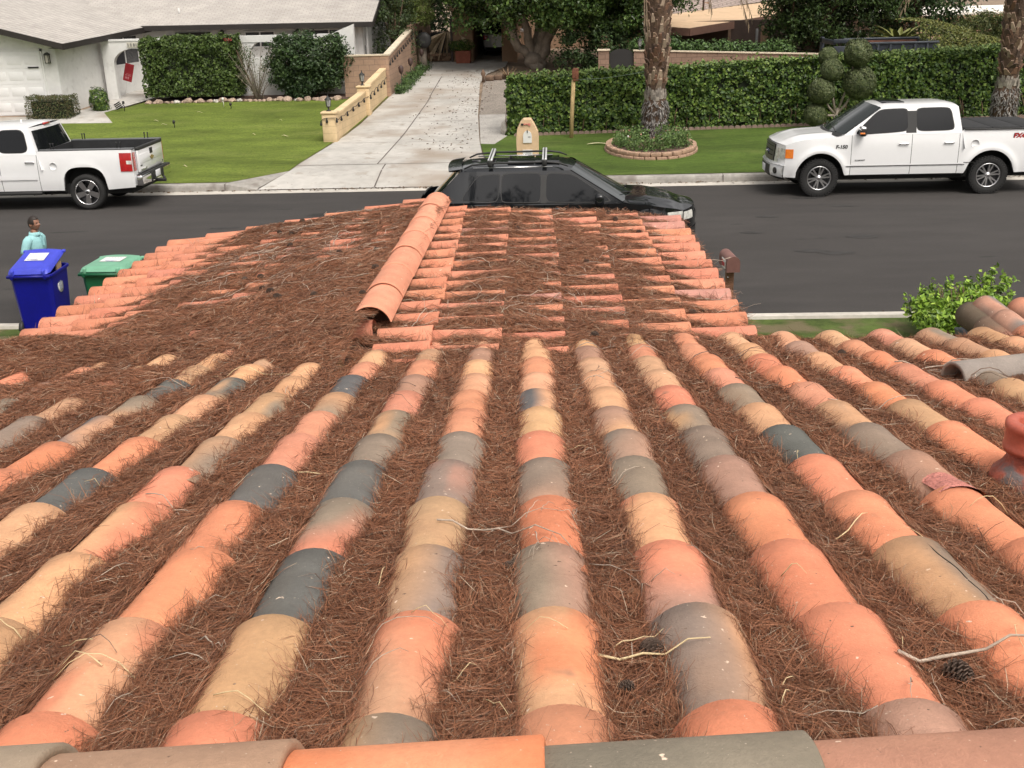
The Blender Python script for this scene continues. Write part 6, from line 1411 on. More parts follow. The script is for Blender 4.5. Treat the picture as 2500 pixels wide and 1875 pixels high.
for i in range(46):
    a = i*2.4; e_ = .35+1.05*(i/46); L_ = r.uniform(.95, 1.2); pts = []
    for t in np.linspace(0, 1, 7): ang = e_-t*.55; pts.append(Vector((math.cos(a)*math.cos(ang)*L_*t, math.sin(a)*math.cos(ang)*L_*t, .5+math.sin(ang)*L_*t)))
    sd = Vector((-math.sin(a), math.cos(a), 0))
    for j in range(6):
        w0, w1 = [.12*math.sin(PI*(.12+.85*tt/6)) for tt in (j, j+1)]
        for s in (1, -1): b.add([pts[j], pts[j+1], pts[j+1]+sd*w1*s+Vector((0, 0, .05)), pts[j]+sd*w0*s+Vector((0, 0, .05))], [(0, 1, 2, 3)])
b.build('frond', mat('sago_frond', (.13, .14, .035), .45, var=.3, vscale=5), rt)
wr = empty('white_house', (24, 66, zt(66)), 0, 'distant house with a bright white flat roof behind the right hand shrubs', 'house'); b = MB(); b.box((18.5, 62.0, 2.60), (32, 76, 2.72)); Mi(b.build('roof', mat('white_roof', (.80, .76, .70), .9, var=.05, vscale=.4)), wr)
b = MB(); b.box((18.8, 62.2, 1.2), (31.8, 75.8, 2.55)); b.box((18.5, 61.97, 2.42), (32, 62.0, 2.6)); Mi(b.build('wall', M_brown), wr)
# tall trees added behind the houses so the dark car mirrors less sky
for i, (x, y, rx_, h_, lab) in enumerate(((2.5, 63, 6.0, 11, 'tall dark garden tree added behind the brown house and its carport'), (13.5, 66, 6.0, 12, 'tall dark tree added beyond the patio roof'), (-9.5, 61, 4.6, 10.5, 'dark garden tree added behind the gable end of the white bungalow'), (-21, 62, 7, 11, 'tall garden tree added far behind the white bungalow'))):
    tree('added_garden_tree', lab, (x, y, zt(y)), (0, 0, h_*.52), (rx_, 2.2, h_*.5), 190, 90, 1.15, .30, GR_DARK, 140+i, .3, .55, lo=-1)

# the pines that shed the needles, placed unseen behind the viewer to darken what the car windows mirror
for x, y, h_, lab in ((-3.8, -13.0, 19, 'tall pine behind the house'), (4.4, -15.0, 21, 'second tall pine behind the house')):
    tree('pine_tree', lab, (x, y, .1), (0, 0, h_*.74), (4.6, 3.2, h_*.27), 120, 70, 1.0, .42, GR_DARK, 150+int(h_), .28, .25, lo=-1, group='pines behind the house')

# dark blue skip behind the hedge
sk = empty('skip', (11.4, 40.8, zt(40)), 0, 'dark blue steel skip with a rusty inside showing above the long hedge', 'skip'); M_skip = mat('skip_blue', (.018, .024, .035), .55, var=.25, vscale=4); M_rust = mat('rust', (.13, .055, .035), .9, var=.35, vscale=5)
b = MB(); b.cur = 0; x0, x1, y0, y1, z1 = 9.66, 13.2, 39.9, 42.0, 2.40
b.box((x0+.9, y0, 1.0), (x1, y0+.05, z1)); b.box((x0+.9, y1-.05, 1.0), (x1, y1, z1+.06)); b.box((x1-.05, y0+.05, 1.0), (x1-.001, y1-.05, z1))
b.cur = 1; b.box((x0+.95, y0+.052, 1.0), (x1-.06, y0+.062, z1-.03)); b.box((x0+.95, y1-.062, 1.0), (x1-.06, y1-.052, z1+.03)); b.box((x0+.9, y0+.06, 1.0), (x1-.06, y1-.06, 1.1))
Mi(b.build('body', [M_skip, M_rust]), sk)
b = MB(); b.rbox((x0+.85, y0-.04, z1-.0), (x1+.05, y0+.07, z1+.07), .015); b.rbox((x0+.85, y1-.07, z1+.06), (x1+.05, y1+.04, z1+.12), .015); b.rbox((x1-.07, y0+.07, z1), (x1+.05, y1-.07, z1+.07), .015)
for k in range(6): x = x0+1.1+k*.42; b.box((x-.035, y0-.05, 1.2), (x+.035, y0-.001, z1-.01))
Mi(b.build('rim', mat('skip_edge', (.05, .06, .075), .5, var=.2)), sk)
b = MB(); b.rbox((x0, y0, 1.0), (x0+.5, y0+.08, 2.36), .02); b.rbox((x0, y0+.02, 2.45), (x0+1.0, y0+.1, 2.60), .02); b.rbox((x0, y1-.3, 1.0), (x0+.1, y1, 2.6), .02); b.rbox((x0, y0+.05, 2.40), (x0+.08, y1, 2.56), .02); Mi(b.build('headboard', M_skip), sk)
b = MB(); xx0 = at_y(2040, 130, 38)[0]; b.rbox((xx0-1.3, 38.0, 1.0), (xx0+.1, 39.2, 2.02), .03); b.box((xx0-1.2, 38.1, 2.02), (xx0-.2, 39.0, 2.08)); tag(b.build('storage_box', M_wht), 'white box just showing over the top of the long hedge', 'box')

# ---------------------------------------------------------------- palms
M_ptr = mat('palm_fibre', (.085, .052, .034), .95, var=.4, vscale=9, bump=.9, bscale=30)
M_boot = mat('palm_boot', (1, 1, 1), .85, var=.25, vscale=14, attr='Col', bump=.4, bscale=40)
M_root = mat('palm_root_mass', (.16, .145, .13), .95, var=.4, vscale=12, bump=1., bscale=25)
def palm(loc, label, lean, seed, hgt=8.0, fr=()):
    root = empty('palm_tree', loc, 0, label, 'palm tree'); r = random.Random(seed)
    rad = lambda z: float(np.interp(z, [0, .25, .95, 1.12, 1.30, 1.45, 1.8, 2.6, 3.6, 5, hgt], [.40, .37, .385, .335, .265, .27, .315, .345, .375, .38, .34]))
    ax = lambda z: Vector((lean*z*.06, 0, z))
    zs = np.linspace(0, hgt, 60); b = MB(); b.tube([ax(z) for z in zs], [rad(z)*.93 for z in zs], 20); b.build('trunk', M_ptr, root)
    b = MB(); z = 1.62; k = 0
    while z < hgt-.3:                                          # the cut leaf bases that plate the trunk
        n = 9
        for i in range(n):
            a = 2*PI*(i+.5*(k % 2))/n+r.uniform(-.1, .1); zz = z+r.uniform(-.05, .05); R0 = rad(zz)*.90; c = ax(zz); wd = r.uniform(.05, .10); hh = r.uniform(.12, .26); out = r.uniform(.03, .10)
            d = Vector((math.cos(a), math.sin(a), 0)); s = Vector((-math.sin(a), math.cos(a), 0)); up = Vector((0, 0, 1))
            col = np.array(r.choice([(.19, .12, .08), (.27, .185, .13), (.13, .08, .055), (.09, .055, .04), (.33, .25, .185), (.15, .08, .05), (.10, .065, .05)]))*r.uniform(.8, 1.2); b.col = tuple(col)
            p = c+d*R0; sk_ = s*r.uniform(-.09, .09)
            b.add([p-s*wd-up*hh*.5, p+s*wd-up*hh*.5, p+s*wd*.42+sk_+up*hh*.5+d*out, p-s*wd*.42+sk_+up*hh*.5+d*out, p-s*wd*.4+up*hh*.62+d*out*.3+sk_, p+s*wd*.4+up*hh*.62+d*out*.3+sk_], [(0, 1, 2, 3), (3, 2, 5, 4), (0, 3, 4), (1, 5, 2)], False)
        z += .118; k += 1
    b.build('leaf_bases', M_boot, root)
    b = MB(); 
    for i in range(900):                                       # grey mat of old roots round the foot
        z = r.uniform(-.02, 1.16); a = r.uniform(0, 2*PI); R0 = rad(z)*(.93+.08*r.random()); g_ = r.uniform(.6, 1.3); b.col = tuple(np.array(r.choice([(.15, .14, .13), (.20, .18, .165), (.09, .08, .075), (.26, .245, .225)]))*g_)
        d = Vector((math.cos(a), math.sin(a), 0)); s = Vector((-math.sin(a), math.cos(a), 0)); p = ax(z)+d*R0; l_ = r.uniform(.05, .13); tw = r.uniform(-.8, .8); w_ = r.uniform(.010, .022)
        e1 = p-Vector((0, 0, l_))*math.cos(tw)+s*l_*math.sin(tw)+d*r.uniform(.01, .06)
        b.add([p-s*w_, p+s*w_, e1+s*w_*.7, e1-s*w_*.7], [(0, 1, 2, 3)], False)
    for i in range(120):                                       # pale ragged collar above it
        z = r.uniform(1.12, 1.34); a = r.uniform(0, 2*PI); R0 = rad(z)*.97; b.col = tuple(np.array((.34, .30, .26))*r.uniform(.6, 1.3)); d = Vector((math.cos(a), math.sin(a), 0)); s = Vector((-math.sin(a), math.cos(a), 0)); p = ax(z)+d*R0; h_ = r.uniform(.10, .22); w_ = r.uniform(.03, .06)
        b.add([p-s*w_, p+s*w_, p+s*w_*.5+Vector((0, 0, h_))+d*.03, p-s*w_*.5+Vector((0, 0, h_))+d*.03], [(0, 1, 2, 3)], False)
    b.build('root_mass', M_boot, root)
    b = MB(); c0 = ax(hgt)                                     # crown and skirt of dead fronds, mostly above the view
    def frond(a, tip, mcol, wd, base=None):
        p0 = base or c0+Vector((math.cos(a)*.3, math.sin(a)*.3, 0)); p3 = Vector(tip); mid = p0.lerp(p3, .45)+Vector((math.cos(a)*.25, math.sin(a)*.25, .15)); pts = [p0*(1-t)**2+mid*2*t*(1-t)+p3*t*t for t in np.linspace(0, 1, 9)]
        b.col = mcol; b.tube(pts, [.03*(1-t)+.008 for t in np.linspace(0, 1, 9)], 5)
        for j in range(46):
            t = .35+.65*j/46; k_ = min(7, int(t*8)); q = pts[k_].lerp(pts[k_+1], t*8-k_); l_ = r.uniform(.3, .55)*(1.1-t*.6); d = Vector((r.gauss(0, wd), r.gauss(0, wd), -1)).normalized(); s = Vector((r.gauss(0, 1), r.gauss(0, 1), 0)).normalized()*.018
            b.col = tuple(np.array(mcol)*r.uniform(.7, 1.3)); b.add([q-s, q+s, q+d*l_], [(0, 1, 2)], False)
    for a, tip in fr: frond(a, tip, (.30, .225, .155), .10)
    b.build('dead_frond', M_boot, root)
    b = MB()
    for i in range(22):
        a = i*2.4; L_ = 2.6; e_ = r.uniform(-.1, 1.1); tip = c0+Vector((math.cos(a)*math.cos(e_)*L_, math.sin(a)*math.cos(e_)*L_, .6+math.sin(e_)*L_-.6)); p0 = c0; mid = p0.lerp(tip, .5)+Vector((0, 0, .5)); pts = [p0*(1-t)**2+mid*2*t*(1-t)+tip*t*t for t in np.linspace(0, 1, 8)]; b.col = (.06, .10, .03); b.tube(pts, .025, 5)
        for j in range(40):
            an = -1.3+2.6*j/39; d = (pts[-1]-pts[-2]).normalized(); s = Vector((-math.sin(a), math.cos(a), 0)); v = d*math.cos(an)+s*math.sin(an)+Vector((0, 0, -.25)); q = pts[-2]; pw_ = s*math.cos(an)-d*math.sin(an)
            b.col = tuple(np.array((.06, .10, .03))*r.uniform(.7, 1.4)); b.add([q, q+v*.5+pw_*.03, q+v*.95, q+v*.5-pw_*.03], [(0, 1, 2, 3)], False)
    b.build('crown', M_boot, root)
    return root
pl1 = np.array((2.83, 31.85, zt(31.85)+.02))
def rel(xp, yp, Y, o): return tuple(at_y(xp, yp, Y)-o)
palm(tuple(pl1), 'palm with a rough brown trunk and grey root mat, rising from the flower planter', .15, 3, 8.0,
     [(2.7, rel(1582, 100, 31.5, pl1)), (2.9, rel(1575, 60, 31.3, pl1)), (-.3, rel(1739, 36, 31.6, pl1)), (-.6, rel(1733, 18, 31.4, pl1)), (.2, rel(1830, 68, 31.6, pl1)), (.25, rel(1838, 50, 31.8, pl1))])
pl2 = np.array((13.0, 33.0, zt(33.0)))
palm(tuple(pl2), 'second palm trunk at the right edge, behind the bed of the white pickup', .35, 9, 8.0, [(3.0, rel(2194, 40, 32.6, pl2)), (2.8, rel(2190, 28, 32.8, pl2))])

# ring planter and flowers
rp = empty('planter', (2.62, 30.55, zt(30.5)), 0, 'round planter of two courses of tan concrete blocks round the palm', 'planter')
M_pblk = mat('planter_block', (.36, .235, .165), .92, var=.25, vscale=6, bump=.5, bscale=40)
cx_, cy_ = 2.62, 30.55; rx_, ry_ = 1.18, 1.62
b = MB(); r = random.Random(21)
for cse in range(2):
    n = 26
    for i in range(n):
        a = 2*PI*(i+.5*cse)/n; dx, dy = rx_*math.cos(a), ry_*math.sin(a); tg_ = math.atan2(ry_*math.cos(a), -rx_*math.sin(a)); ln = math.hypot(-rx_*math.sin(a), ry_*math.cos(a))*2*PI/n*.47
        Y = cy_+dy; z0 = zt(Y)-zt(30.5)-.03+cse*.105; off = -.025 if cse else 0
        M = Matrix.Translation((dx*(1+off), dy*(1+off), z0)) @ Matrix.Rotation(tg_, 4, 'Z') @ Matrix.Rotation(r.gauss(0, .012), 4, 'Y')
        b.rbox((-ln, -.085, 0), (ln, .085, .10), .016, M)
b.build('block_ring', M_pblk, rp)
b = MB(); b.prism([(1.08*math.cos(t)*1.02, 1.5*math.sin(t)) for t in np.linspace(0, 2*PI, 28)[:-1]], -.05, .13, 'z'); b.build('soil', MATS['dark_soil'], rp)
r2 = np.random.default_rng(33); i = 0; proto = None
for q in range(30):
    a = q*2.39996; rr_ = .35+.62*math.sqrt((q+1)/30); x = cx_+rr_*rx_*math.cos(a)*.86; y = cy_+rr_*ry_*math.sin(a)*.86
    if math.hypot(x-pl1[0], y-pl1[1]) < .45: continue
    hgt = r2.uniform(.30, .52); rt = empty('flowering_plant', (x, y, zt(y)+.08), r2.uniform(0, 6), 'bushy green plant with a few pink and white flowers in the round planter', 'plant', 'flowering plants in the round planter')
    k = 150; zz = r2.uniform(.0, hgt, k); aa = r2.uniform(0, 6.28, k); rd = .05+.15*np.sqrt(r2.uniform(0, 1, k)); ch = [leaves(np.stack([rd*np.cos(aa), rd*np.sin(aa), zz], 1), np.stack([np.cos(aa), np.sin(aa), .5+0*aa], 1), .085, [(.065, .12, .032), (.10, .165, .045), (.13, .19, .06)], 400+q, aspect=.45)]
    foliage('leaves', ch, M_leaf, rt)
    k = 2; aa = r2.uniform(0, 6.28, k); foliage('flowers', [leaves(np.stack([.1*np.cos(aa), .1*np.sin(aa), hgt+.02+0*aa], 1), np.tile((0, -.6, .8), (k, 1)), .045, [(.5, .28, .22), (.75, .7, .68), (.45, .2, .16)], 500+q, aspect=.9)], M_leaf, rt)

# wooden post with a rusty bracket and a wire to the palm
wp_ = empty('wooden_post', (.47, 32.75, zt(32.75)), 0, 'leaning pale wooden post with a rusty cap in front of the hedge', 'post')
b = MB(); b.tube([(0, 0, -.1), (.03, 0, .8), (.08, 0, 1.65)], [.062, .060, .058], 12); b.build('pole', mat('bare_wood', (.40, .29, .14), .8, var=.3, vscale=5, stretch=(4, 4, .6)), wp_)
b = MB(); b.rbox((.015, -.085, 1.62), (.175, .085, 1.98), .012, Matrix.Rotation(R(1.5), 4, 'Y')); b.rbox((.03, -.10, 1.70), (.15, -.08, 1.95), .008); b.build('bracket', mat('rusty_iron', (.15, .055, .03), .85, var=.4, vscale=10), wp_)
b = MB(); pA = Vector((.60, 32.68, zt(32.7)+1.66)); pB = Vector((2.5, 31.8, zt(32)+1.93)); b.tube([pA.lerp(pB, t)+Vector((0, 0, -.05*math.sin(PI*t))) for t in np.linspace(0, 1, 9)], .008, 5); tag(b.build('wire', mat('green_wire', (.10, .14, .10), .6, var=.1)), 'thin green wire stretched from the wooden post to the palm', 'wire')

# topiary of clipped balls beside the white pickup
tp = empty('topiary', (8.15, 33.05, zt(33)), 0, 'topiary tree of clipped olive green balls on bent branches by the hedge', 'topiary')
b = MB(); balls = []
o_ = np.array(tp.location)
for xp, yp, rp_ in ((2093, 130, 37), (2098, 203, 43), (2030, 172, 30), (2005, 223, 36), (2022, 138, 25), (1990, 282, 30)):
    c = at_y(xp, yp, 32.95 if rp_ > 28 else 33.15)-o_; balls.append((c, rp_/92.))
limbs = [((0, 0, 0), (.05, 0, .55)), ]
b.tube([(0, 0, -.05), (.03, 0, .35), (.12, 0, .65)], [.06, .055, .05], 8)
for c, rr_ in balls: b.tube([(.06, 0, .45), (.06*.4+c[0]*.45, c[1]*.4, .45+(c[2]-.45)*.35), tuple(c)], [.04, .032, .02], 7)
b.build('trunk', M_bark, tp)
for i, (c, rr_) in enumerate(balls):
    foliage('leaf_ball', [leaves(*ball_points(c, (rr_, rr_, rr_), 5600, 600+i, .10, .09), .066, GR_OLIVE, 600+i, aspect=.42, spread=.8)], M_leaf, tp)
    b = MB(); q = bmesh.new(); bmesh.ops.create_icosphere(q, subdivisions=3, radius=rr_*.80, matrix=Matrix.Translation(c)); b.bm(q); b.build('branches', M_core, tp)  # dark inner sphere added to make each leaf ball opaque

# ---------------------------------------------------------------- letter boxes
tm_ = empty('letterbox_pillar', (-.74, 29.75, zt(29.7)), 0, 'tan tapered block pillar with a white letterbox door and plaque on the far verge', 'letterbox')
M_tan = mat('tan_block', (.60, .43, .27), .9, var=.1, vscale=3, bump=.25, bscale=60)
b = MB(); b.prism([(-.29, -.1), (.29, -.1), (.30, .50), (.28, .68), (.19, .86), (.10, 1.01), (-.10, 1.01), (-.19, .92), (-.27, .75), (-.30, .50)], -.22, .22, 'y'); b.build('pillar', M_tan, tm_, bevel=.015)
b = MB(); b.prism([(-.115, .40), (.115, .40), (.115, .58)]+[(.115*math.cos(t), .58+.14*math.sin(t)) for t in np.linspace(.2, PI-.2, 8)]+[(-.115, .58)], -.245, -.222, 'y'); dr = b.build('door', M_wht, tm_); 
b = MB(); b.box((-.01, -.26, .66), (.012, -.246, .74)); b.build('latch', M_blk, dr)
text_mesh('house_number', '40', .07, Matrix.Translation((.05, -.247, .55)) @ Matrix.Rotation(PI/2, 4, 'X'), M_ink, dr, .002)
b = MB(); b.box((-.13, -.232, .05), (.13, -.222, .22)); pq = b.build('plaque', M_wht, tm_)
b = MB()
for k in range(5): b.box((-.08+.01*k, -.236, .075+k*.022), (.09, -.2325, .085+k*.022))
b.build('lettering', mat('pale_ink', (.40, .41, .43), .7, var=0), pq)
b = MB(); b.cur = 0; b.box((-.16, -.25, .86), (-.10, -.222, .905)); b.cur = 1; b.box((-.10, -.245, .875), (.08, -.23, .90)); b.box((.03, -.246, .845), (.085, -.23, .91)); b.build('flag', [M_blk, mat('flag_pink', (.60, .20, .16), .6, var=.2)], tm_)
bm_ = empty('mailbox', (2.27, 14.08, .13), 0, 'brown arched mailbox on a weathered wooden post at the near kerb', 'mailbox')
M_mb = mat('mailbox_brown', (.20, .10, .085), .55, var=.15, vscale=8); w_ = .082
arc = [(-w_, 0)]+[(-w_*math.cos(t), .12+w_*math.sin(t)) for t in np.linspace(0, PI, 14)]+[(w_, 0)]
Mr = Matrix.Translation((0, 0, .88)) @ Matrix.Rotation(R(4), 4, 'Z')
b = MB(); b.prism(arc, -.19, .30, 'y', Mr); b.build('box', M_mb, bm_, bevel=.006)
b = MB(); b.prism([(x*1.05, z*1.03-.002) for x, z in arc], -.20, -.188, 'y', Mr); b.build('back_plate', mat('mailbox_rim', (.16, .075, .065), .55, var=.15), bm_)
b = MB(); b.box((-.088, -.10, .02), (-.083, .10, .14), Mr); b.build('label_plate', M_wht, bm_); b = MB(); b.box((-.094, -.07, .05), (-.089, .0, .10), Mr); b.box((-.094, .03, .04), (-.089, .07, .12), Mr); b.build('flag', mat('flag_red', (.45, .03, .03), .5, var=.1), bm_)
b = MB(); b.box((-.05, -.05, -.1), (.05, .05, .88)); b.build('post', mat('stained_post', (.15, .075, .045), .9, var=.45, vscale=7, bump=.4), bm_)
b = MB(); b.lathe([(.012, 0), (.008, .02), (.0, .022)], 8, Matrix.Translation((-.03, -.051, .78)) @ Matrix.Rotation(PI/2, 4, 'X'), caps=False); b.build('bolt', M_chr, bm_)

# ---------------------------------------------------------------- wheeled bins
def bin_(loc, rz, label, cbody, clid, lid_open, nm, sc=1.0):
    root = empty('wheeled_bin', loc, rz, label, 'bin'); mb = mat(nm+'_body', cbody, .42, var=.10, vscale=3, spec=.4); ml = mat(nm+'_lid', clid, .45, var=.10, vscale=5, spec=.4)
    W0, D0, W1, D1, H = .235, .25, .305, .345, .86
    b = MB(); n = 4
    def ring(z, f=1.0):
        t = z/H; w_ = W0+(W1-W0)*t; d_ = D0+(D1-D0)*t
        if z > .52: w_ += .018; d_ += .012
        w_ *= f; d_ *= f; c = .06
        return [(sx*(w_-(c if k else 0)), sy*(d_-(0 if k else c)), z) for sx, sy, ks in ((-1, -1, (0, 1)), (1, -1, (1, 0)), (1, 1, (0, 1)), (-1, 1, (1, 0))) for k in ks]
    zs = [0, .08, .30, .515, .545, .70, H]; L_ = [ring(z) for z in zs]; top = ring(H, 1.10); top2 = [(x, y, H+.045) for x, y, z in top]; inn = [(x*.93, y*.93, H+.045) for x, y, z in top]; inb = [(x*.8, y*.8, .1) for x, y, z in top]
    rows = L_+[top, top2, inn, inb]; vs = [p for r_ in rows for p in r_]; m_ = 8
    fs = [(i*m_+k, i*m_+(k+1) % m_, (i+1)*m_+(k+1) % m_, (i+1)*m_+k) for i in range(len(rows)-1) for k in range(m_)]+[tuple(range(m_))[::-1], tuple(range((len(rows)-1)*m_, len(rows)*m_))]
    b.add(vs, fs, False); b.build('body', mb, root, bevel=.012)
    b = MB(); b.tube([(-.335, -.40, H+.02), (.335, -.40, H+.02)], .022, 10)
    for s in (-1, 1): b.rbox((s*.26-.025, -.42, H-.02), (s*.26+.025, -.33, H+.05), .01)
    b.build('handle', mb, root)
    for s in (-1, 1):
        b = MB(); b.lathe([(.03, -.03), (.115, -.03), (.12, 0), (.115, .03), (.03, .03)], 24, Matrix.Translation((s*.275, -.27, .10)) @ Matrix.Rotation(PI/2, 4, 'Y')); b.build('wheel', M_blk, root)
    ld = empty('lid', (0, -.385, H+.05), 0, parent=root); ld.rotation_euler = (lid_open, 0, 0)
    b = MB()
    def lid(u, v):
        x = (2*u-1); y = v; e = min(1, (1-abs(x))*9)*min(1, min(v, 1-v)*11); wv = .335-.02*v-(.05*max(0, (v-.86)/.14)**2)-(.04*max(0, (.08-v)/.08))
        return (x*wv, y*.80-.01, .008+.045*e**.6+.022*(1-x*x)*e+(.010 if .22 < v < .25 or .10 < v < .12 else 0))
    b.grid(lid, 32, 32, True); b.grid(lambda u, v: (lid(u, v)[0]*.99, lid(u, v)[1], .0), 4, 4, False, flip=True)
    for k in range(25): pass
    b.build('lid_panel', ml, ld)
    b = MB(); 
    for s in (-1, 1): b.rbox((s*.24-.022, -.03, -.02), (s*.24+.022, .20, .062), .012); b.rbox((s*.31-.03, .70, .01), (s*.31+.03, .76, .045), .012)
    b.build('hinge', ml, ld)
    b = MB(); b.cur = 0; b.grid(lambda u, v: (-.155+.31*u, .30+.26*v, .0785+.0015), 2, 2, False); b.cur = 1
    rr_ = random.Random(len(nm)); 
    for row in range(2):
        for k in range(7):
            x = -.135+k*.042; y = .50-row*.075; b.box((x, y, .0802), (x+.012+.008*rr_.random(), y+.022, .0812))
    b.build('sticker', [M_wht, mat('sticker_grey', (.38, .40, .45), .7, var=0)], ld)
    M = Matrix.Translation((0, .345, .0805))
    text_mesh('lettering', 'RECYCLABLES ONLY' if nm == 'blue' else 'YARD WASTE', .028, M, mat('sticker_blue', (.05, .07, .30), .6, var=0), ld, .001); text_mesh('lettering', 'LIMPIO Y SECO' if 0 else 'CURBSIDE', .024, Matrix.Translation((0, .315, .0805)), MATS['sticker_blue'], ld, .001)
    return root
gz = .0
bl_ = bin_((-7.40, 14.98, .03), R(3), 'tall blue wheeled recycling bin with its lid propped ajar at the kerb', (.003, .004, .22), (.045, .06, .50), R(12), 'blue')
bl_.scale = (.89, .95, 1)
b = MB(); Mb = Matrix.Translation((.3075, -.02, .68)) @ Matrix.Rotation(R(85.5), 4, 'Y') @ Matrix.Diagonal((1.25, 1.05, 1, 1)); b.lathe([(.088, -.02), (.09, .014), (.0, .015)], 28, Mb, caps=False); lg = b.build('logo_disc', M_wht, bl_)
b = MB(); b.add([Mb @ Vector(p) for p in ((.055, -.05, .0165), (-.01, -.058, .0165), (-.05, .03, .0165), (-.02, .05, .0165), (.0, .02, .0165), (.05, .05, .0165))], [tuple(range(6))]); b.build('logo_mark', mat('logo_grey', (.33, .36, .42), .6, var=.05), lg)
b = MB(); b.rbox((.13, .10, .60), (.15, .26, .97), .004, Matrix.Rotation(.08, 4, 'Y')); o = b.build('cardboard', mat('cardboard', (.50, .33, .19), .9, var=.1)); o.parent = None; o.location = bl_.location; tag(o, 'piece of cardboard sticking up inside the blue bin', 'cardboard')
bin_((-6.40, 15.18, .005), R(-2), 'green wheeled bin with a pale lid half hidden by the tile eave', (.012, .10, .045), (.15, .36, .24), R(1), 'green')
b = MB(); b.rbox((-.25, -.22, .1), (.2, .22, .62), .03); o = b.build('rubbish_bag', mat('brown_bag', (.03, .02, .015), .8, var=.3)); o.location = bl_.location; tag(o, 'dark rubbish filling the inside of the blue bin', 'rubbish')

# ---------------------------------------------------------------- the man behind the blue bin
pn = empty('person', (-7.82, 15.88, 0), R(-12), 'person with short dark hair and a light blue polo shirt walking behind the blue bin', 'person')
K = .85                                                       # stature about 1.58 m, facing +X
def skin_body(name, verts, edges, radii, m, parent, sub=2):
    me = bpy.data.meshes.new(name); me.from_pydata([tuple(c*K for c in v) for v in verts], edges, []); me.update(); me.materials.append(m)
    o = bpy.data.objects.new(name, me); COL.objects.link(o); o.parent = parent
    sk_ = o.modifiers.new('skin', 'SKIN'); sk_.use_smooth_shade = True
    for d, rr_ in zip(me.skin_vertices[0].data, radii): d.radius = (rr_[0]*K, rr_[1]*K) if isinstance(rr_, tuple) else (rr_*K, rr_*K)
    me.skin_vertices[0].data[0].use_root = True
    s = o.modifiers.new('sub', 'SUBSURF'); s.levels = sub; s.render_levels = sub; return o
M_skin = mat('skin', (.27, .13, .082), .5, var=.12, vscale=14); M_hair = mat('hair_dark', (.018, .011, .008), .6, var=.3, vscale=40); M_shirt = mat('polo_cloth', (.30, .56, .58), .9, var=.06, vscale=9, bump=.15, bscale=25); M_trou = mat('trousers', (.06, .07, .10), .9, var=.15)
V_ = []; E2 = []; Rr = []
def add_v(p, rr_, to=None): V_.append(p); Rr.append(rr_); 
def chain(to, *pr):
    i = to
    for p, rr_ in pr:
        V_.append(p); Rr.append(rr_); k = len(V_)-1
        if i is not None: E2.append((i, k))
        i = k
    return i
pel = chain(None, ((0, 0, .96), (.145, .11)))
ch_ = chain(pel, ((0, 0, 1.12), (.13, .105)), ((.01, 0, 1.28), (.13, .095)), ((.0, 0, 1.40), (.085, .065)))
hd = chain(ch_, ((.012, 0, 1.50), .062), ((.03, 0, 1.57), .068))
for s in (1, -1):
    hand = chain(ch_, ((-.01, s*.14, 1.385), .052), ((-.045, s*.225, 1.27), .050), ((-.07, s*.245, 1.13), .044), ((-.0, s*.25, 1.0), .036), ((.07, s*.245, .90), .028), ((.095, s*.24, .84), (.034, .02)), ((.11, s*.24, .79), (.034, .018)))
    for k, (dy, l_) in enumerate(((-.027, .062), (-.009, .075), (.009, .07), (.027, .055))): chain(hand, ((.118, s*.24+dy, .775), .0095), ((.128, s*.24+dy, .775-l_*.55), .0088), ((.12, s*.24+dy, .775-l_), .0075))
    chain(hand-1, ((.135, s*.215, .825), .011), ((.15, s*.205, .785), .0095))
    st = .16*s; chain(pel, ((.0, s*.09, .90), .098), ((st*.5+.02, s*.10, .52), .062), ((st*.7-.02, s*.105, .32), .054), ((st-.06, s*.11, .09), .036), ((st+.02, s*.115, .04), .034), ((st+.13, s*.12, .03), .028))
skin_body('body', V_, E2, Rr, M_skin, pn)
# head with face, looking to the street
def head_fn(u, v):
    th = PI*v; ph = 2*PI*u; x = math.sin(th)*math.cos(ph); y = math.sin(th)*math.sin(ph); z = math.cos(th)
    rx_, ry_, rz_ = .100, .077, .122; px_ = x*rx_; 
    if z < -.1: k = 1-.32*((-.1-z)/.9); py_ = y*ry_*k; px_ = px_*(1-.10*((-.1-z)/.9)) + (.012 if x > 0 else -.03*(-.1-z))
    else: py_ = y*ry_
    f = max(0, x)
    px_ += .026*f**6*math.exp(-((z+.12)/.17)**2)*math.exp(-(y/.20)**2)          # nose
    px_ -= .010*math.exp(-((z-.08)/.09)**2)*math.exp(-((abs(y)-.42)/.16)**2)*(1 if x > 0 else 0)   # eye hollows
    px_ += .006*math.exp(-((z-.22)/.08)**2)*math.exp(-(y/.5)**2)*(1 if x > 0 else 0)   # brow
    px_ += .008*math.exp(-((z+.52)/.07)**2)*math.exp(-(y/.3)**2)*(1 if x > 0 else 0)    # lips
    px_ += .010*math.exp(-((z+.85)/.12)**2)*(1 if x > 0 else 0)                          # chin
    return (px_*K+.035*K, py_*K, z*rz_*K+1.665*K)
b = MB(); b.grid(head_fn, 48, 36, True)
for s in (1, -1): b.lathe([(.004, -.008), (.03, -.006), (.034, .004), (.022, .010), (.0, .004)], 14, Matrix.Translation((.025*K, s*.075*K, 1.655*K)) @ Matrix.Rotation(-s*PI/2+s*.25, 4, 'X') @ Matrix.Diagonal((.62, 1.0, 1, 1)), caps=False)
hdo = b.build('head', M_skin, pn)
for s in (1, -1): b = MB(); q = bmesh.new(); bmesh.ops.create_uvsphere(q, u_segments=10, v_segments=8, radius=.012*K, matrix=Matrix.Translation((.118*K, s*.031*K, 1.675*K))); b.bm(q); b.build('eye', mat('eye', (.05, .035, .03), .2, var=0), hdo)
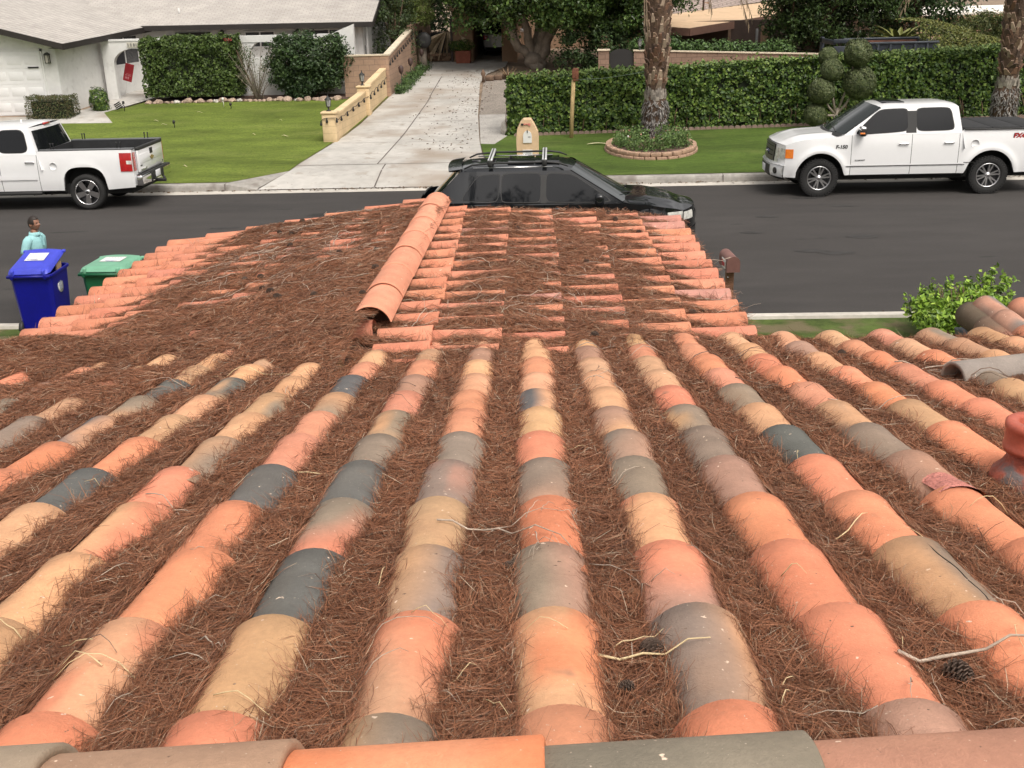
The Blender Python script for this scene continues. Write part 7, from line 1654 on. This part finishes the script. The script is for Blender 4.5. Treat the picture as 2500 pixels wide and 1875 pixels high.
b = MB(); b.box((.126*K, -.022*K, 1.602*K), (.139*K, .022*K, 1.606*K)); b.build('mouth', mat('lip', (.16, .06, .05), .6, var=0), hdo)
b = MB()
def hair_fn(u, v):
    p = Vector(head_fn(u, v*.52)); c = Vector((.035*K, 0, 1.665*K)); d = p-c; k = 1.085+.03*float(vnoise(u*26, v*20, 3))
    if d.x > .05*K and d.z < .065*K: k = .93                    # hairline above the face
    if d.z < -.02*K and d.x > -.02*K: k = .93
    return tuple(c+d*k)
b.grid(hair_fn, 60, 24, True); b.grid(lambda u, v: tuple(Vector((.035*K, 0, 1.665*K))+(Vector(head_fn(.32+.36*u, .45+.22*v))-Vector((.035*K, 0, 1.665*K)))*1.06), 20, 10, True); b.build('hair', M_hair, pn)
SECT = [(.86, .125, .165, .0), (.95, .125, .162, .0), (1.05, .122, .155, .0), (1.16, .125, .160, .005), (1.27, .130, .172, .012), (1.36, .122, .182, .006), (1.415, .106, .175, .0), (1.455, .086, .130, .0), (1.475, .068, .078, .006), (1.495, .060, .062, .012)]
b = MB()
def torso(u, v):
    f = v*(len(SECT)-1); i = min(int(f), len(SECT)-2); f -= i; z, dx, dy, ox = [SECT[i][k]*(1-f)+SECT[i+1][k]*f for k in range(4)]; a = 2*PI*u
    wr_ = .004*math.sin(9*a+z*30)*max(0, 1.2-z)*3
    return ((ox+(dx+wr_)*math.cos(a))*K, (dy+wr_)*math.sin(a)*K, z*K)
b.grid(torso, 36, 30, True)
for s in (1, -1):
    pts = [(.0, s*.135, 1.405), (-.012, s*.185, 1.37), (-.032, s*.215, 1.29), (-.052, s*.235, 1.21), (-.062, s*.243, 1.165)]
    b.tube([tuple(c*K for c in p) for p in pts], [r_*K for r_ in (.076, .080, .076, .072, .073)], 16)
b.build('shirt', M_shirt, pn)
b = MB(); b.lathe([(.072*K, 1.455*K), (.084*K, 1.50*K), (.088*K, 1.515*K), (.098*K, 1.478*K), (.102*K, 1.46*K)], 24, Matrix.Translation((.012, 0, 0)), caps=False); b.build('collar', M_shirt, pn)
b = MB(); b.box((.128*K, -.012*K, 1.27*K), (.158*K, .012*K, 1.45*K), Matrix.Rotation(-.06, 4, 'Y') @ Matrix.Translation((.09, 0, 0))); o = b.build('placket', M_shirt, pn)
V_ = []; E2 = []; Rr = []; q0_ = chain(None, ((0, 0, .95), (.158, .125)))
for s in (1, -1): st = .16*s; chain(q0_, ((.0, s*.09, .88), .112), ((st*.5+.02, s*.10, .52), .082), ((st*.7-.02, s*.105, .32), .075), ((st-.06, s*.11, .09), .068))
skin_body('trousers', V_, E2, Rr, M_trou, pn)
for s in (1, -1):
    st = .16*s; b = MB(); b.rbox(((st-.10)*K, (s*.12-.045)*K, .004), ((st+.17)*K, (s*.12+.045)*K, .085*K), .03, seg=3); b.build('shoe', M_blk, pn)

# ---------------------------------------------------------------- near right: bush, tile capped side wall
bs_ = empty('shrub', (5.5, 13.6, .13), 0, 'fresh bright green glossy bush growing at the near kerb on the right', 'shrub')
ch = []; r2 = np.random.default_rng(91); GB = [(.17, .29, .03), (.22, .35, .045), (.13, .23, .025), (.28, .40, .06), (.10, .18, .025)]
for i in range(330):
    c = np.array((r2.uniform(-.82, .12) if i % 7 else r2.uniform(.9, 1.8), r2.uniform(-.55, .55), 0)); hh = .62+.12*math.sin(c[0]*3)+.14*max(0, c[0])-.5*max(0, -c[0]-.45); c[2] = hh*r2.uniform(.25, 1.0)
    k = 26; tt = r2.uniform(0, 1, k); d = np.array((r2.normal(0, .12), r2.normal(0, .12), .2)); p = c+tt[:, None]*d+r2.normal(0, .028, (k, 3)); ch.append(leaves(p, np.tile((r2.normal(0, .6), -.5, .8), (k, 1)), .078, np.array(GB)*r2.uniform(.8, 1.15), 900+i, aspect=.48, spread=.6))
foliage('leaves', ch, M_leafg, bs_)
b = MB()
for i in range(26): x = r2.uniform(-.6, .1); y = r2.uniform(-.3, .3); b.tube([(x*.6, y*.5, 0), (x*.85, y*.8, .35), (x, y, .68)], [.014, .010, .005], 5)
b.build('stems', M_barkb, bs_)
b = MB(); b.rbox((-.62, -.38, 0), (.1, .38, .40), .18, seg=3); b.build('branches', M_core, bs_)  # dark rounded block added as the bush's opaque core
sw = empty('side_wall', (3.25, 7.2, 0), 0, 'low side wall capped with two rows of brown barrel tiles beside the eave', 'wall')
A0 = at_y(2345, 752, 8.0); A1 = at_y(2520, 815, 7.05)
b = MB(); b.box((A0[0]+.06, 6.3, .1), (A0[0]+.36, 8.0, A0[2]-.12)); Mi(b.build('wall', M_stuc), sw)
b = MB(); dz = A0[2]; b.add([(A0[0]-.02, 8.03, dz-.16), (A0[0]-.0, 6.2, dz-.13), (A0[0]+.03, 6.2, dz-.24), (A0[0]+.01, 8.03, dz-.27), (A0[0]+.1, 8.03, dz-.16), (A0[0]+.1, 6.2, dz-.13)], [(0, 1, 2, 3), (0, 4, 5, 1)], False); b.box((A0[0]+.0, 6.3, dz-.42), (A0[0]+.05, 8.0, dz-.22)); Mi(b.build('flashing', mat('blue_grey_flashing', (.10, .12, .135), .5, var=.2, vscale=5)), sw)
def cap_tile(A, B, r0, r1, cA, cB, tilt, sd):
    """barrel tile from A to B rolled by tilt about its axis"""
    A = Vector(A); B = Vector(B); d = (B-A).normalized(); side = d.cross(Vector((0, 0, 1))).normalized(); up = side.cross(d); Mr_ = Matrix.Rotation(tilt, 3, d); side = Mr_ @ side; up = Mr_ @ up
    b = MB(); b.sm = True; vs = []; NA, NL = 18, 6; rows = [(A.lerp(B, x), r0+(r1-r0)*x, x) for x in np.linspace(0, 1, NL+1)]+[(B+d*.002, r1-.015, 1), (B-d*.15, r1-.016, 1)]
    for c, rad_, x in rows:
        for th in np.linspace(-PI*.47, PI*.47, NA+1):
            vs.append(c+side*math.sin(th)*rad_+up*math.cos(th)*rad_); f = float(sstep(.3, .8, vnoise(th*1.4+sd*9, x*2+sd*5, 3))); b.c.append(tuple((1-f)*np.array(cA)+f*np.array(cB)))
    fs = [(i*(NA+1)+j, i*(NA+1)+j+1, (i+1)*(NA+1)+j+1, (i+1)*(NA+1)+j) for i in range(len(rows)-1) for j in range(NA)]
    c_ = b.c; b.c = []; b.add(vs, fs, True); b.c = c_; return Mi(b.build('cap_tile', M_tile), sw)
X0, Z0 = A0[0], A0[2]; r = random.Random(41)
sc_ = [((.125, .095, .065), (.15, .11, .075)), ((.32, .17, .11), (.20, .13, .09)), ((.36, .17, .115), (.28, .155, .11)), ((.35, .18, .12), (.3, .16, .11)), ((.3, .16, .1), (.3, .16, .1))]
tc_ = [((.50, .26, .18), (.24, .20, .17)), ((.50, .27, .19), (.22, .19, .17)), ((.62, .26, .16), (.48, .24, .17)), ((.55, .3, .2), (.4, .22, .16)), ((.5, .27, .18), (.5, .27, .18))]
for i in range(5):
    y1_ = 8.02-i*.37; cap_tile((X0+.075, y1_-.45, Z0-.05), (X0+.075, y1_, Z0-.06), .088, .102, *sc_[i], R(-62), 1.3*i)
    y1_ = 7.96-i*.37; cap_tile((X0+.165, y1_-.45, Z0+.012), (X0+.165, y1_, Z0-.0), .090, .106, *tc_[i], R(-14), 2.1*i+3)
for i in range(5):
    y1_ = 7.9-i*.37; cap_tile((X0+.40, y1_-.45, Z0+.012), (X0+.40, y1_, Z0-.0), .090, .106, tc_[(i+2) % 5][0], tc_[(i+1) % 5][0], 0, 3.1*i+3)

# ---------------------------------------------------------------- twigs and cones on the roof
M_twig = mat('dead_twig', (.42, .34, .27), .85, var=.3, vscale=16); M_twigd = mat('dark_twig', (.17, .115, .085), .85, var=.3, vscale=16); M_straw = mat('straw', (.66, .52, .30), .75, var=.15, vscale=16)
def roof_at(xp, yp, h=.0):
    """frame, a, t of the point of the needle bed seen at a pixel of the photograph"""
    v = ray(xp, yp); best = None
    for fr, lims, bed in ((FM, (-3.9, 3.2, -.35, 4.4), bed_main), (FR, (-.3, 3.4, -2.2, .0), bed_right), (FL, (-.7, 2.6, -2.6, .0), bed_left)):
        P0 = fr.O+fr.n*.06; t_ = ((P0-EYE) @ fr.n)/(v @ fr.n); P = EYE+v*t_; a = (P-fr.O) @ fr.u; t = (P-fr.O) @ fr.v
        if t_ > 0 and lims[0] < a < lims[1] and lims[2] < t < lims[3]:
            if fr is FM and not keep_main(np.array([a]), np.array([t]))[0]: continue
            if best is None or t_ < best[0]: best = (t_, fr, a, t, bed)
    return best
def surf(fr, bed, a, t):
    tl_ = {id(FM): tm, id(FR): tr, id(FL): tlf}[id(fr)]
    return float(np.maximum(bed(np.array([a]), np.array([t])), tl_(np.array([a]), np.array([t])))[0])
def twig(xp, yp, length, ang, rad, m, seed, label, group, forks=2, curl=.6, name='twig'):
    q = roof_at(xp, yp)
    if q is None: return None
    rad *= .72
    _, fr, a0, t0, bed = q; rr_ = random.Random(seed); b = MB()
    org = fr.P(a0, t0, surf(fr, bed, a0, t0))
    def run(a, t, th, L_, r0, depth):
        n = max(5, int(L_/.035)); pts = []; k = rr_.uniform(-curl, curl)
        for i in range(n+1):
            h = surf(fr, bed, a, t)+r0+.004+.018*math.sin(PI*i/n)*rr_.uniform(.4, 1.2)
            pts.append((a, t, h))
            th += k*L_/n*2.2+rr_.gauss(0, .035 if curl < .3 else .12); a += math.cos(th)*L_/n; t += math.sin(th)*L_/n
            if depth and rr_.random() < forks/n*1.1 and i > 1: run(a, t, th+rr_.choice((-1, 1))*rr_.uniform(.4, .9), L_*rr_.uniform(.25, .5), r0*.6, depth-1)
        sm = [tuple(fr.P(p[0], p[1], p[2])-org) for p in pts]; hh = [p[2] for p in pts]
        b.tube(sm, [r0*(1-.65*i/n) for i in range(n+1)], 6)
    run(a0-math.cos(ang)*length*.5, t0-math.sin(ang)*length*.5, ang, length, rad, 2 if forks else 0)
    o = b.build(name, m, None, loc=tuple(org)); return tag(o, label, 'twig', group)
r = random.Random(55); cnt = 0
spots = [(1270, 1290, .42, .25, .0038, M_twig, 4, 'pale forked twig lying across an orange tile in the middle of the roof'), (1597, 1620, .20, -.14, .0042, M_straw, 0, 'straight straw coloured stalk lying beside a pine cone near the ridge tiles'),
         (2440, 1636, .34, -.10, .0055, M_twig, 0, 'grey stick lying against a pine cone at the right edge'), (780, 1160, .28, .1, .0028, M_straw, 0, 'yellowish curved stem by the charcoal tiles'), (2190, 1010, .5, -.5, .003, M_twig, 1, 'thin pale twig running between the tile rows toward the red vent'),
         (2400, 905, .75, -.18, .005, M_twig, 2, 'long grey branch lying below the grey cap tile'), (2420, 935, .5, -.3, .004, M_twigd, 2, 'dark curved twig below the grey cap tile'), (620, 925, .40, .06, .003, M_straw, 0, 'pale stalk on the needles at the left of the roof'),
         (510, 1590, .07, -.7, .0035, M_twig, 1, 'short white bleached twig stub on the needles near the ridge'), (2080, 1300, .12, .5, .003, M_straw, 0, 'straw splinter lying on an orange tile'), (250, 1620, .12, -.5, .002, M_twigd, 1, 'short thin twig lying on the big tan tile'),
         (415, 1245, .16, -.4, .0028, M_twig, 1, 'crooked white twig beside an orange tile on the left'), (1010, 780, .5, .1, .004, M_twig, 3, 'bundle like pale twig in front of the open ridge tile'), (880, 815, .3, .3, .003, M_twig, 2, 'curved pale twig at the foot of the ridge'),
         (1790, 880, .45, .1, .0035, M_twigd, 2, 'dark thin branch lying across the upper tiles'), (1450, 860, .3, .2, .004, M_twig, 3, 'pale branching twig beside the upright pine cone'), (1170, 640, .55, -.35, .005, M_twig, 1, 'long bent pale stick on the tiles right of the ridge')]
for i, (xp, yp, L_, an, rad_, m, fk, lab) in enumerate(spots): twig(xp, yp, L_, an, rad_, m, 700+i, lab, None, fk, .8 if fk else .15)
# the many others: left wing slope, right wing slope, valley
left = [(700+r.uniform(-270, 240), 640+r.uniform(-95, 130)) for _ in range(62)]+[(760+r.uniform(-110, 110), 590+r.uniform(-40, 50)) for _ in range(22)]
for i, (xp, yp) in enumerate(left): twig(xp, yp, r.uniform(.18, .62), r.uniform(0, 6.28), r.uniform(.0022, .0048), M_twig if r.random() < .8 else M_twigd, 800+i, 'weathered pale twig lying on the needles of the left wing slope', 'dry twigs on the left slope of the wing roof', r.choice((0, 1, 2, 3)), 1.0)
for i in range(46): twig(r.uniform(1130, 1800), r.uniform(525, 790), r.uniform(.15, .5), r.uniform(0, 6.28), r.uniform(.002, .0042), M_twig if r.random() < .75 else M_twigd, 900+i, 'pale twig lying among the tile rows of the right wing slope', 'dry twigs on the right slope of the wing roof', r.choice((0, 1, 2)), .9)
for i in range(40): twig(r.uniform(0, 1900), r.uniform(800, 1000), r.uniform(.08, .34), r.uniform(0, 6.28), r.uniform(.0016, .003), M_twig if r.random() < .7 else M_twigd, 1000+i, 'small dry twig on the needles of the lower main roof', 'small twigs on the lower main roof', r.choice((0, 0, 1)), .9)
for i in range(44): twig(r.uniform(0, 2500), r.uniform(1000, 1790), r.uniform(.04, .15), r.uniform(0, 6.28), r.uniform(.0012, .0022), M_straw if r.random() < .5 else M_twig, 1100+i, 'short dry stem among the needles between the near tile rows', 'short stems on the upper main roof', 0, .9)
# pine cones
M_cone = mat('pine_cone', (.085, .055, .04), .8, var=.35, vscale=20, coords='Object')
def cone_mesh():
    b = MB(); b.sm = False; b.lathe([(.0, -.030), (.012, -.026), (.017, -.008), (.013, .016), (.0, .032)], 10, caps=False)
    n = 84
    for i in range(n):
        f = i/n; a = i*2.39996; z = -.028+.058*f; rad_ = .006+.019*math.sin(PI*(.16+.80*f))**.8; el = -.35+1.35*f
        d = Vector((math.cos(a), math.sin(a), 0)); s = Vector((-math.sin(a), math.cos(a), 0)); p = d*rad_*.55+Vector((0, 0, z)); out = (d*math.cos(el)+Vector((0, 0, math.sin(el))))*rad_*.75; w_ = .0075*(.6+.6*math.sin(PI*f)); t_ = (d*-math.sin(el)+Vector((0, 0, math.cos(el))))*.0028
        b.add([p-s*w_*.5, p+s*w_*.5, p+out+s*w_, p+out*1.12, p+out-s*w_, p-s*w_*.5-t_, p+s*w_*.5-t_, p+out+s*w_-t_, p+out*1.12-t_, p+out-s*w_-t_], [(0, 1, 2, 3, 4), (9, 8, 7, 6, 5), (1, 6, 7, 2), (2, 7, 8, 3), (3, 8, 9, 4), (4, 9, 5, 0)], False)
    return b
proto = cone_mesh().build('pine_cone', M_cone)
cones = [(1592, 1597, .68, 'dark pine cone under the straw stalk beside the grey tan tile'), (2340, 1661, .70, 'black pine cone by the grey stick near the right edge'), (1452, 842, .78, 'pine cone standing upright on the crest of a pink tile'), (1528, 1680, .45, 'small broken dark cone half buried near the ridge tiles'),
         (1243, 1393, .42, 'small cone with a white chip beside the brown tile'), (2055, 865, .6, 'round cone in the trough on the far right rows'), (1690, 768, .7, 'cone at the foot of the right wing slope')]
cones += [(r.uniform(560, 930), r.uniform(545, 780), r.uniform(.5, .8), None) for _ in range(15)]+[(r.uniform(1220, 1620), r.uniform(520, 660), r.uniform(.5, .7), 0) for _ in range(8)]
for i, (xp, yp, s, lab) in enumerate(cones):
    q = roof_at(xp, yp)
    if q is None: continue
    _, fr, a, t, bed = q; c = proto if i == 0 else proto.copy()
    if i: COL.objects.link(c)
    c.location = fr.P(a, t, surf(fr, bed, a, t)+.018*s); c.scale = (s, s, s); c.rotation_euler = (r.uniform(1.1, 2.0) if i != 2 else .2, r.uniform(-.6, .6), r.uniform(0, 6.28))
    if lab is None: tag(c, 'dark pine cone lying on the buried left slope of the wing roof', 'pine cone', 'pine cones on the left wing slope')
    elif lab == 0: tag(c, 'dark pine cone lying on the right slope of the wing roof', 'pine cone', 'pine cones on the right wing slope')
    else:
        c['label'] = lab; c['category'] = 'pine cone'
        if 'group' in c: del c['group']
